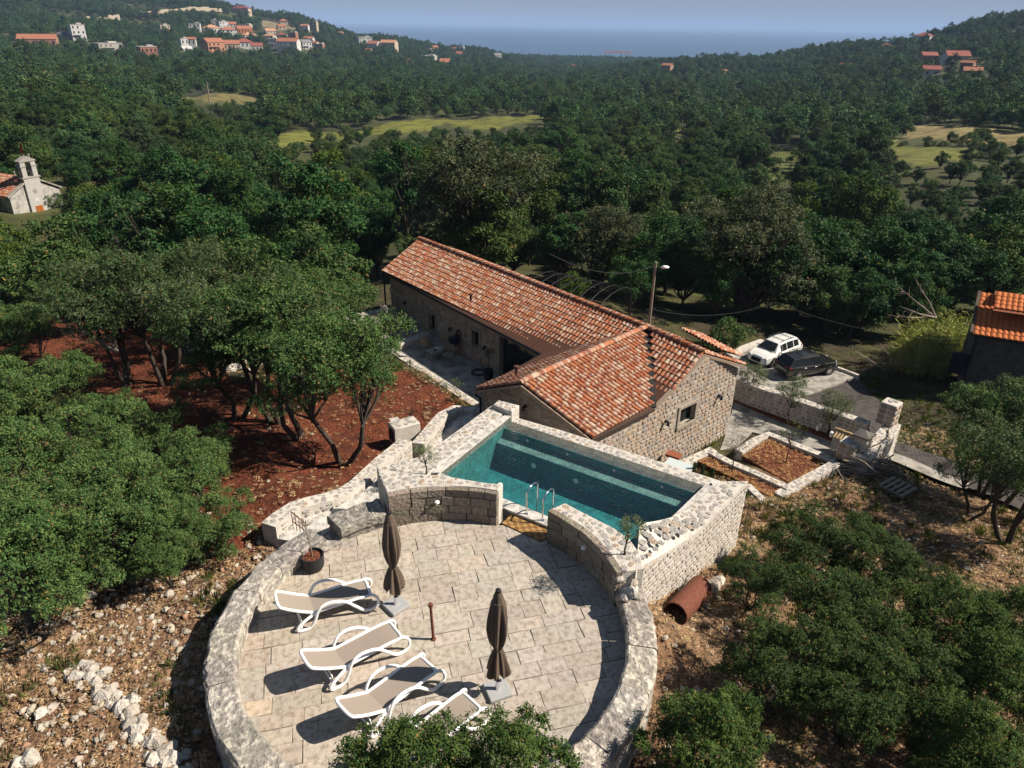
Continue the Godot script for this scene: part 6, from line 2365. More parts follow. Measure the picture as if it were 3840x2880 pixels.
# ---------------------------------------------------------------- cars
# stations along the length: x, floor, waist height, half width at waist, roof height, half width of roof
func car(label: String, body_col: Color, at: Vector3, turn: float, size: float, stations: Array, rails: bool, plate: Color) -> void:
	var c := thing("parked_car", label, "car", at, turn, "cars on the car park")
	c.scale = Vector3.ONE * size
	var s := Shape.new()
	s.col = body_col
	var rings := []
	for k in stations:
		var half := [Vector3(k[0], k[1], 0), Vector3(k[0], k[1], k[3] * 0.88), Vector3(k[0], k[1] + 0.12, k[3] * 0.97), Vector3(k[0], (k[1] + k[2]) * 0.52, k[3] * 1.0), Vector3(k[0], k[2] - 0.06, k[3] * 0.99), Vector3(k[0], k[2], k[3] * 0.94), Vector3(k[0], lerpf(k[2], k[4], 0.86), lerpf(k[3] * 0.92, k[5], 0.86)), Vector3(k[0], k[4] - 0.01, k[5] * 0.82), Vector3(k[0], k[4] + 0.015, 0)]
		var full := []
		for p in half:
			full.append(p)
		for i in range(half.size() - 2, 0, -1):
			full.append(half[i] * Vector3(1, 1, -1))
		rings.append(full)
	var m: int = rings[0].size()
	for i in rings.size() - 1:
		for j in m:
			var q := (j + 1) % m
			s.quad(rings[i][j], rings[i][q], rings[i + 1][q], rings[i + 1][j])
	for e in [[0, true], [rings.size() - 1, false]]:
		var o := Vector3.ZERO
		for p in rings[e[0]]:
			o += p / m
		for j in m:
			var a: Vector3 = rings[e[0]][j]
			var b: Vector3 = rings[e[0]][(j + 1) % m]
			if e[1]:
				s.tri(o, b, a)
			else:
				s.tri(o, a, b)
	var paint_ := paint(Color.WHITE, 0.28)
	paint_.clearcoat_enabled = true
	paint_.clearcoat = 1.0
	paint_.clearcoat_roughness = 0.05
	put("body", s, paint_, c)
	# side windows between the waist and the roof, windscreens front and rear
	for z in [0, 1]:
		for i in range(rings.size() - 1):
			var a0: Vector3 = rings[i][5]
			var a1: Vector3 = rings[i][6]
			var b0: Vector3 = rings[i + 1][5]
			var b1: Vector3 = rings[i + 1][6]
			if minf(a1.y - a0.y, b1.y - b0.y) < 0.12:
				continue
			var g := Shape.new()
			var f := Vector3(1, 1, 1 if z == 0 else -1)
			var q := [a0.lerp(a1, 0.08).lerp(b0.lerp(b1, 0.08), 0.06), a0.lerp(a1, 0.08).lerp(b0.lerp(b1, 0.08), 0.94), a0.lerp(a1, 0.95).lerp(b0.lerp(b1, 0.95), 0.94), a0.lerp(a1, 0.95).lerp(b0.lerp(b1, 0.95), 0.06)]
			var o := Vector3(0, 0.004, 0.012)
			g.outward(Vector3(0, 0.8, 0), (q[0] + o) * f, (q[1] + o) * f, (q[2] + o) * f, (q[3] + o) * f)
			put("side_window", g, P.glass_dark, c)
	for e in [["windscreen", 6, 7, 1.0], ["rear_window", 1, 2, -1.0]]:
		var lo: Array = stations[e[2] if e[3] > 0 else e[1]]
		var hi: Array = stations[e[1] if e[3] > 0 else e[2]]
		var g := Shape.new()
		var a := Vector3(lo[0], lo[4] + 0.035, lo[3] * 0.78)
		var b := Vector3(hi[0], hi[4] + 0.0, hi[5] * 0.86)
		var off := Vector3(e[3] * 0.03, 0.035, 0)
		a = a.lerp(b, 0.06)
		b = a.lerp(b, 0.93)
		g.outward(Vector3(0, 0.6, 0), a + off, a * Vector3(1, 1, -1) + off, b * Vector3(1, 1, -1) + off, b + off)
		put(e[0], g, P.glass_dark, c)
	# wheels in dark arches
	for x in [-1.35, 1.35]:
		for z in [-1.0, 1.0]:
			var arch := Shape.new()
			arch.col = Color(0.012, 0.012, 0.013)
			arch.tube([Vector3(x, 0.37, z * 0.72), Vector3(x, 0.37, z * 0.925)], [0.42, 0.42], 20)
			put("wheel_arch", arch, P.plain, c)
			var w := Shape.new()
			w.tube([Vector3(x, 0.36, z * 0.74), Vector3(x, 0.36, z * 0.77), Vector3(x, 0.36, z * 0.92), Vector3(x, 0.36, z * 0.95)], [0.32, 0.36, 0.36, 0.33], 22)
			var wheel := put("wheel", w, P.rubber, c)
			for k in 8:
				var r := Shape.new()
				var a := TAU * k / 8
				var d := Vector3(cos(a), sin(a), 0)
				r.slab(Vector3(x, 0.36, z * 0.955) + d * 0.13, d * 0.1, d.cross(Vector3(0, 0, 1)) * 0.022, Vector3(0, 0, 0.008))
				put("spoke", r, P.steel, wheel)
			var rim := Shape.new()
			rim.tube([Vector3(x, 0.36, z * 0.945), Vector3(x, 0.36, z * 0.962)], [0.06, 0.05], 10)
			put("hub", rim, P.steel, wheel)
	# trim, lights, mirrors, plates
	var trim := Shape.new()
	trim.col = Color(0.02, 0.02, 0.021)
	trim.box(Vector3(0, 0.3, 0), Vector3(4.2, 0.14, 1.66), 0, 0.04)
	put("sill_trim", trim, P.plain, c)
	for z in [-1.0, 1.0]:
		var h := Shape.new()
		h.slab(Vector3(2.1, 0.78, z * 0.66), Vector3(0.09, -0.01, -z * 0.05), Vector3.UP * 0.07, Vector3(-0.12, 0, z * 0.2), 0.02)
		h.col = Color(0.5, 0.5, 0.52)
		put("headlight", h, P.lens, c)
		var t := Shape.new()
		t.col = Color(0.45, 0.02, 0.02)
		t.slab(Vector3(-2.12, 0.97, z * 0.7), Vector3(0.07, 0, z * 0.03), Vector3.UP * 0.075, Vector3(0.06, 0, z * 0.19), 0.02)
		put("taillight", t, P.gloss, c)
		var mi := Shape.new()
		mi.col = body_col
		mi.ball(Vector3(0.72, 1.07, z * 1.0), Vector3(0.08, 0.08, 0.13), 10, 6)
		put("mirror", mi, paint_, c)
		for x in [0.05, -0.85]:
			var hd := Shape.new()
			hd.box(Vector3(x, 0.9, z * 0.935), Vector3(0.2, 0.035, 0.03), 0, 0.01)
			put("door_handle", hd, P.steel, c)
		if rails:
			var rr := Shape.new()
			rr.tube([Vector3(-1.3, 1.6, z * 0.58), Vector3(-1.2, 1.72, z * 0.58), Vector3(0.2, 1.74, z * 0.58), Vector3(0.32, 1.64, z * 0.58)], [0.02, 0.022, 0.022, 0.02], 6)
			put("roof_rail", rr, P.black_plastic, c)
	if rails:
		for x in [-0.95, -0.05]:
			var rb := Shape.new()
			rb.tube([Vector3(x, 1.73, -0.6), Vector3(x, 1.73, 0.6)], [0.022, 0.022], 6)
			put("roof_bar", rb, P.black_plastic, c)
	for x in [-1.0, 1.0]:
		var pl := Shape.new()
		pl.col = plate
		pl.box(Vector3(x * 2.265 + (0.0 if x > 0 else -0.02), 0.5 if x > 0 else 0.78, 0), Vector3(0.02, 0.12, 0.5))
		put("number_plate", pl, P.plain, c)
	var gr := Shape.new()
	gr.col = Color(0.015, 0.015, 0.016)
	gr.slab(Vector3(2.27, 0.6, 0), Vector3(0.02, 0, 0), Vector3.UP * 0.16, Vector3(0, 0, 0.42), 0.01)
	put("grille", gr, P.plain, c)


func build_cars() -> void:
	var suv := [
		[-2.27, 0.42, 0.70, 0.78, 0.86, 0.70], [-2.2, 0.34, 0.98, 0.88, 1.06, 0.74], [-1.72, 0.28, 1.04, 0.92, 1.58, 0.62], [-1.05, 0.26, 1.03, 0.925, 1.66, 0.63], [-0.2, 0.26, 1.01, 0.925, 1.68, 0.63],
		[0.35, 0.26, 1.0, 0.925, 1.62, 0.62], [0.52, 0.26, 1.0, 0.925, 1.58, 0.61], [1.2, 0.27, 1.0, 0.92, 1.05, 0.84], [1.8, 0.28, 0.93, 0.9, 0.97, 0.78], [2.15, 0.30, 0.82, 0.84, 0.86, 0.7], [2.28, 0.38, 0.66, 0.72, 0.7, 0.6]]
	var size := 0.79
	var rear := Vector3(16.131, -6.100, -36.744)
	var fore := Vector3(18.094, -6.100, -37.448)
	var d := fore - rear
	var turn := atan2(-d.z, d.x)
	var mid := (rear + fore) / 2
	var left := Vector3(d.z, 0, -d.x).normalized()
	car("black estate car with roof bars parked nearest the lane", Color(0.012, 0.013, 0.015), mid + left * 0.9 * size, turn, size, suv, true, Color(0.55, 0.5, 0.48))
	# white car: faces the other way, half behind the black one
	var fl := Vector3(15.230, -6.100, -38.400)
	var dir := Vector3(-0.80, 0, 0.60).normalized()
	var side := Vector3(dir.z, 0, -dir.x)
	car("white estate car parked facing the camera behind the black car", Color(0.62, 0.62, 0.61), fl - dir * 1.35 * size - side * 0.9 * size, atan2(-dir.z, dir.x), size, suv, true, Color(0.6, 0.58, 0.55))


# ---------------------------------------------------------------- neighbour's house
func build_neighbour() -> void:
	var h := thing("neighbour_house", "grey rendered house with a bright orange interlocking tile roof", "house")
	var e0 := Vector3(23.199, -2.000, -33.949)
	var e1 := Vector3(25.200, -2.000, -32.989)
	var ed := (e1 - e0).normalized()
	e1 = e0 + ed * 7.0
	var r0 := Vector3(24.833, -0.750, -36.745)
	var down := e0 - r0
	var r1 := r0 + ed * 7.0
	var s := Shape.new()
	s.col = Color(0.30, 0.10, 0.05)
	s.quad(e0, e1, r1, r0)
	s.quad(r0, r1, r1 - Vector3(down.x, -down.y, down.z), r0 - Vector3(down.x, -down.y, down.z))
	put("roof_deck", s, P.clay, h)
	s = Shape.new()
	s.col = Color(0.30, 0.25, 0.22)
	s.slab((e0 + r0) / 2 - ed * 0.06, (r0 - e0) / 2, Vector3.UP * 0.1, ed * 0.07)
	put("verge", s, P.concrete, h)
	# flat orange tiles with a raised lip
	var up := (r0 - e0).cross(ed).normalized()
	if up.y < 0:
		up = -up
	var tl := Shape.new()
	tl.col = Color(0.56, 0.165, 0.05)
	var dn := down.normalized()
	for i in 5:
		var t0 := i / 5.0
		var t1 := (i + 1) / 5.0
		var y0 := 0.05 * absf(sin(PI * t0)) + 0.012
		var y1 := 0.05 * absf(sin(PI * t1)) + 0.012
		tl.quad(Vector3(t1 * 0.24, y1, 0), Vector3(t0 * 0.24, y0, 0), Vector3(t0 * 0.24, y0 + 0.025, 0.36), Vector3(t1 * 0.24, y1 + 0.025, 0.36))
		tl.quad(Vector3(t1 * 0.24, y1 + 0.025, 0.36), Vector3(t0 * 0.24, y0 + 0.025, 0.36), Vector3(t0 * 0.24, 0.0, 0.36), Vector3(t1 * 0.24, 0.0, 0.36))
	var mesh := tl.mesh()
	var rows := int(down.length() / 0.33)
	for i in 18:
		for j in rows:
			put("roof_tile", mesh, P.clay, h, Transform3D(Basis(ed, up, ed.cross(up)) if ed.cross(up).dot(dn) > 0 else Basis(ed, up, dn), r0 + ed * i * 0.25 + dn * j * down.length() / rows))
	# walls
	var w0 := e0 + ed * 0.3 - Vector3(dn.x, 0, dn.z).normalized() * 0.35
	var wall := Shape.new()
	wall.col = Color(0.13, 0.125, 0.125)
	var back := -Vector3(down.x, 0, down.z) * 1.8
	for q in [[w0, w0 + ed * 7.0], [w0 + back, w0]]:
		wall.slab((q[0] + q[1]) / 2 + Vector3.DOWN * 1.9, (q[1] - q[0]) / 2, Vector3.UP * 1.85, Vector3.UP.cross(q[1] - q[0]).normalized() * 0.12)
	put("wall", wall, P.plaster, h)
	var gb := Shape.new()
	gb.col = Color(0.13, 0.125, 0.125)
	gb.tri(w0 + Vector3.DOWN * 0.1, w0 + back + Vector3.DOWN * 0.1, w0 + back / 2 + Vector3.UP * 1.1)
	gb.tri(w0 + Vector3.DOWN * 0.1, w0 + back / 2 + Vector3.UP * 1.1, w0 + back + Vector3.DOWN * 0.1)
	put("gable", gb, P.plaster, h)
	pipe(h, "gutter", [e0 + Vector3.DOWN * 0.08, e1 + Vector3.DOWN * 0.08], 0.06, P.dark_metal)
	pipe(h, "downpipe", [w0 + Vector3(-0.15, -0.2, 0.1), w0 + Vector3(-0.15, -3.4, 0.1)], 0.05, P.dark_metal)
	var unit := Shape.new()
	unit.col = Color(0.012, 0.014, 0.03)
	unit.box(Vector3.ZERO, Vector3(0.75, 1.1, 0.3), atan2(-ed.z, ed.x), 0.03)
	var o := put("wall_cabinet", unit, P.plain)
	o.position = Vector3(22.947, -3.600, -33.913)
	tag(o, "dark blue cabinet mounted beside the neighbour's house corner", "cabinet")
	var upper := thing("upper_roof", "second orange roof behind the neighbour's ridge", "roof")
	var u0 := Vector3(24.940, -0.350, -35.727)
	var u1 := u0 + ed * 5.0
	var ud := down * 0.45
	var us := Shape.new()
	us.col = Color(0.30, 0.10, 0.05)
	us.quad(u0, u0 + ud, u1 + ud, u1)
	us.slab((u0 + u1) / 2 + Vector3.DOWN * 1.6 - Vector3(dn.x, 0, dn.z) * 0.5, (u1 - u0) / 2, Vector3.UP * 1.4, Vector3(dn.x, 0, dn.z).normalized() * 0.4)
	put("roof_deck", us, P.clay, upper)
	for i in 14:
		for j in 4:
			put("roof_tile", mesh, P.clay, upper, Transform3D(Basis(ed, up, dn), u0 + ed * i * 0.25 + dn * j * 0.33))


# ---------------------------------------------------------------- church
func build_church() -> void:
	var c := thing("church", "small stone church with a bell gable, rose window and orange door", "church", Vector3(-45.696, -5.3, -65.683), atan2(0.9157, 0.4020))
	# local x along the front, y up from the ground, -z into the nave
	var o := 5.3
	var wall := Shape.new()
	wall.col = Color(0.62, 0.60, 0.57)
	var wd := 4.86
	var eave := -3.0 + o
	var top := -1.75 + o
	var deep := 9.0
	var f := [Vector3(0, -0.6, 0), Vector3(wd, -0.6, 0), Vector3(wd, eave, 0), Vector3(wd / 2, top, 0), Vector3(0, eave, 0)]
	wall.quad(f[0], f[1], f[2], f[4])
	wall.tri(f[4], f[2], f[3])
	var bk := Vector3(0, 0, -deep)
	wall.quad(f[0] + bk, f[0], f[4], f[4] + bk)
	wall.quad(f[1], f[1] + bk, f[2] + bk, f[2])
	put("nave_wall", wall, P.plaster, c)
	var roof := Shape.new()
	roof.col = Color(0.33, 0.12, 0.07)
	for k in [[-0.2, 1.0], [wd + 0.2, -1.0]]:
		var a := Vector3(k[0], eave - 0.08, 0.1)
		var b := Vector3(wd / 2, top + 0.06, 0.1)
		roof.outward(Vector3(wd / 2, 0, -4), a, b, b + bk, a + bk)
	var rf := put("roof", roof, P.clay, c)
	var places := []
	for k in [-1.0, 1.0]:
		for i in 40:
			for j in 9:
				var d := Vector3(k * (wd / 2 + 0.2), eave - top - 0.14, 0).normalized()
				var up := Vector3(k * 0.45, 0.9, 0).normalized()
				up = (up - d * up.dot(d)).normalized()
				places.append(Transform3D(Basis(up.cross(d), up, d).scaled_local(Vector3(1.1, 1, 1)), Vector3(wd / 2, top + 0.07, 0.0) + d * j * 0.31 + Vector3(0, 0, -0.12 - i * 0.215)))
	var rest := Shape.new()
	var kept := 0
	places.sort_custom(func(p, q): return p.origin.z > q.origin.z)
	for q in places:
		if kept < 150 and q.basis.z.x < 0:
			put("roof_tile", clay_tiles[rng.randi() % 16][1], P.clay, rf, q)
			kept += 1
		else:
			rest.add(clay_tiles[rng.randi() % 16][0], q)
	stuff(put("roof_tile_rows", rest, P.clay, rf))
	for k in [[-0.22, 1.0], [wd + 0.22, -1.0]]:
		var v := Shape.new()
		v.col = Color(0.5, 0.46, 0.41)
		var a := Vector3(k[0], eave + 0.02, 0.02)
		var b := Vector3(wd / 2, top + 0.18, 0.02)
		v.slab((a + b) / 2, (b - a) / 2, Vector3(0, 0.07, 0), Vector3(0, 0, 0.16))
		put("coping", v, P.plaster, c)
	# pilaster and bell gable
	var tw := Shape.new()
	tw.col = Color(0.56, 0.545, 0.52)
	tw.box(Vector3(2.34, (-1.6 + o) / 2, 0.06), Vector3(1.5, -1.6 + o, 0.3))
	put("pilaster", tw, P.stone, c)
	for k in [[1.86, -1.6, -0.15, 0.55], [2.86, -1.6, -0.15, 0.55]]:
		tw = Shape.new()
		tw.col = Color(0.54, 0.525, 0.50)
		tw.box(Vector3(k[0], o + (k[1] + k[2]) / 2, -0.05), Vector3(0.46, k[2] - k[1], 0.5), 0, 0.02)
		put("bell_pier", tw, P.stone, c)
	for k in [[-1.6, 1.75, 0.12], [-0.6, 1.6, 0.08], [-0.15, 1.6, 0.1]]:
		tw = Shape.new()
		tw.col = Color(0.42, 0.40, 0.38)
		if k[0] == -0.6:
			for x in [1.84, 2.88]:
				tw.box(Vector3(x, o + k[0], -0.05), Vector3(0.56, k[2], 0.6))
		else:
			tw.box(Vector3(2.36, o + k[0], -0.05), Vector3(k[1], k[2], 0.62), 0, 0.01)
		put("cornice", tw, P.stone, c)
	tw = Shape.new()
	tw.col = Color(0.55, 0.535, 0.51)
	var seg := 8
	for i in seg:
		var a := PI * i / seg
		var b := PI * (i + 1) / seg
		for e in [[0.27, 0.5]]:
			var q := []
			for w in [[a, e[0]], [b, e[0]], [b, e[1]], [a, e[1]]]:
				q.append(Vector3(2.36 + cos(w[0]) * w[1], o - 0.42 + sin(w[0]) * w[1] * 0.9, 0.18))
			tw.outward(Vector3(2.36, o - 0.4, -3), q[0], q[1], q[2], q[3])
			tw.outward(Vector3(2.36, o + 2.0, 0), q[0], q[1], q[1] + Vector3(0, 0, -0.46), q[0] + Vector3(0, 0, -0.46))
	put("arch", tw, P.stone, c)
	tw = Shape.new()
	tw.col = Color(0.40, 0.38, 0.36)
	for z in [0.24, -0.34]:
		tw.outward(Vector3(2.36, o, -0.05), Vector3(1.56, o - 0.1, z), Vector3(3.16, o - 0.1, z), Vector3(2.36, o + 0.3, z), Vector3(2.36, o + 0.3, z))
	tw.quad(Vector3(1.56, o - 0.1, -0.34), Vector3(1.56, o - 0.1, 0.24), Vector3(2.36, o + 0.3, 0.24), Vector3(2.36, o + 0.3, -0.34))
	tw.quad(Vector3(3.16, o - 0.1, 0.24), Vector3(3.16, o - 0.1, -0.34), Vector3(2.36, o + 0.3, -0.34), Vector3(2.36, o + 0.3, 0.24))
	put("pediment", tw, P.stone, c)
	var bell := Shape.new()
	bell.col = Color(0.10, 0.10, 0.085)
	bell.lathe(Vector3(2.36, o - 1.0, -0.05), [Vector2(0.2, 0.0), Vector2(0.15, 0.1), Vector2(0.11, 0.26), Vector2(0.0, 0.32)], 14)
	bell.tube([Vector3(2.1, o - 0.62, -0.05), Vector3(2.62, o - 0.62, -0.05)], [0.03, 0.03], 6)
	put("bell", bell, P.dark_metal, c)
	var rose := Shape.new()
	rose.col = Color(0.04, 0.035, 0.03)
	for i in 7:
		var a := TAU * i / 6
		var r := 0.0 if i == 6 else 0.15
		rose.lathe(Vector3.ZERO, [Vector2(0.0, 0.0)], 3) if false else rose.tube([Vector3(2.34 + cos(a) * r, o - 2.86 + sin(a) * r, 0.2), Vector3(2.34 + cos(a) * r, o - 2.86 + sin(a) * r, 0.215)], [0.05, 0.05], 8)
	put("rose_window", rose, P.plain, c)
	var lun := Shape.new()
	lun.col = Color(0.6, 0.6, 0.58)
	lun.box(Vector3(2.34, o - 3.62, 0.2), Vector3(0.42, 0.3, 0.03), 0, 0.01)
	put("lunette", lun, P.plain, c)
	var door := Shape.new()
	door.col = Color(0.36, 0.11, 0.02)
	door.box(Vector3(2.34, o - 4.75, 0.2), Vector3(0.72, 1.15, 0.06), 0, 0.01)
	var dr := put("door", door, P.wood, c)
	for x in [-0.17, 0.17]:
		var pn := Shape.new()
		pn.col = Color(0.42, 0.13, 0.025)
		pn.box(Vector3(2.34 + x, o - 4.6, 0.235), Vector3(0.26, 0.55, 0.02))
		put("panel", pn, P.wood, dr)
	for k in [[3.0, 0.0], [1.25, -0.5]]:
		var fin := Shape.new()
		fin.col = Color(0.4, 0.38, 0.36)
		fin.lathe(Vector3(k[0], o + k[1] - (0.0 if k[0] > 2 else 0.8), -0.3), [Vector2(0.06, 0.0), Vector2(0.05, 0.25), Vector2(0.08, 0.3), Vector2(0.0, 0.42)], 8)
		put("finial", fin, P.stone, c)
	# furled flag on its staff
	var flag := thing("red_flag", "small furled red flag on the church's bell gable", "flag", c.transform * Vector3(2.36, o + 0.2, -0.05))
	pipe(flag, "staff", [Vector3.ZERO, Vector3(0, 1.3, 0)], 0.02, P.dead_wood, 6)
	var cl := Shape.new()
	cl.col = Color(0.45, 0.06, 0.03)
	for i in 8:
		var y0 := 0.2 + i * 0.13
		var w0 := 0.10 * sin(PI * i / 8.0) + 0.03
		var w1 := 0.10 * sin(PI * (i + 1) / 8.0) + 0.02
		cl.quad(Vector3(-w0, y0, 0.03), Vector3(w0, y0, 0.05), Vector3(w1, y0 + 0.13, 0.04), Vector3(-w1, y0 + 0.13, 0.03))
		cl.quad(Vector3(w0, y0, 0.05), Vector3(-w0, y0, -0.04), Vector3(-w1, y0 + 0.13, -0.04), Vector3(w1, y0 + 0.13, 0.04))
	put("cloth", cl, P.canvas_red, flag)
	keep_clear.append([Vector2(-43.5, -66.5), 6.5, 36.0])


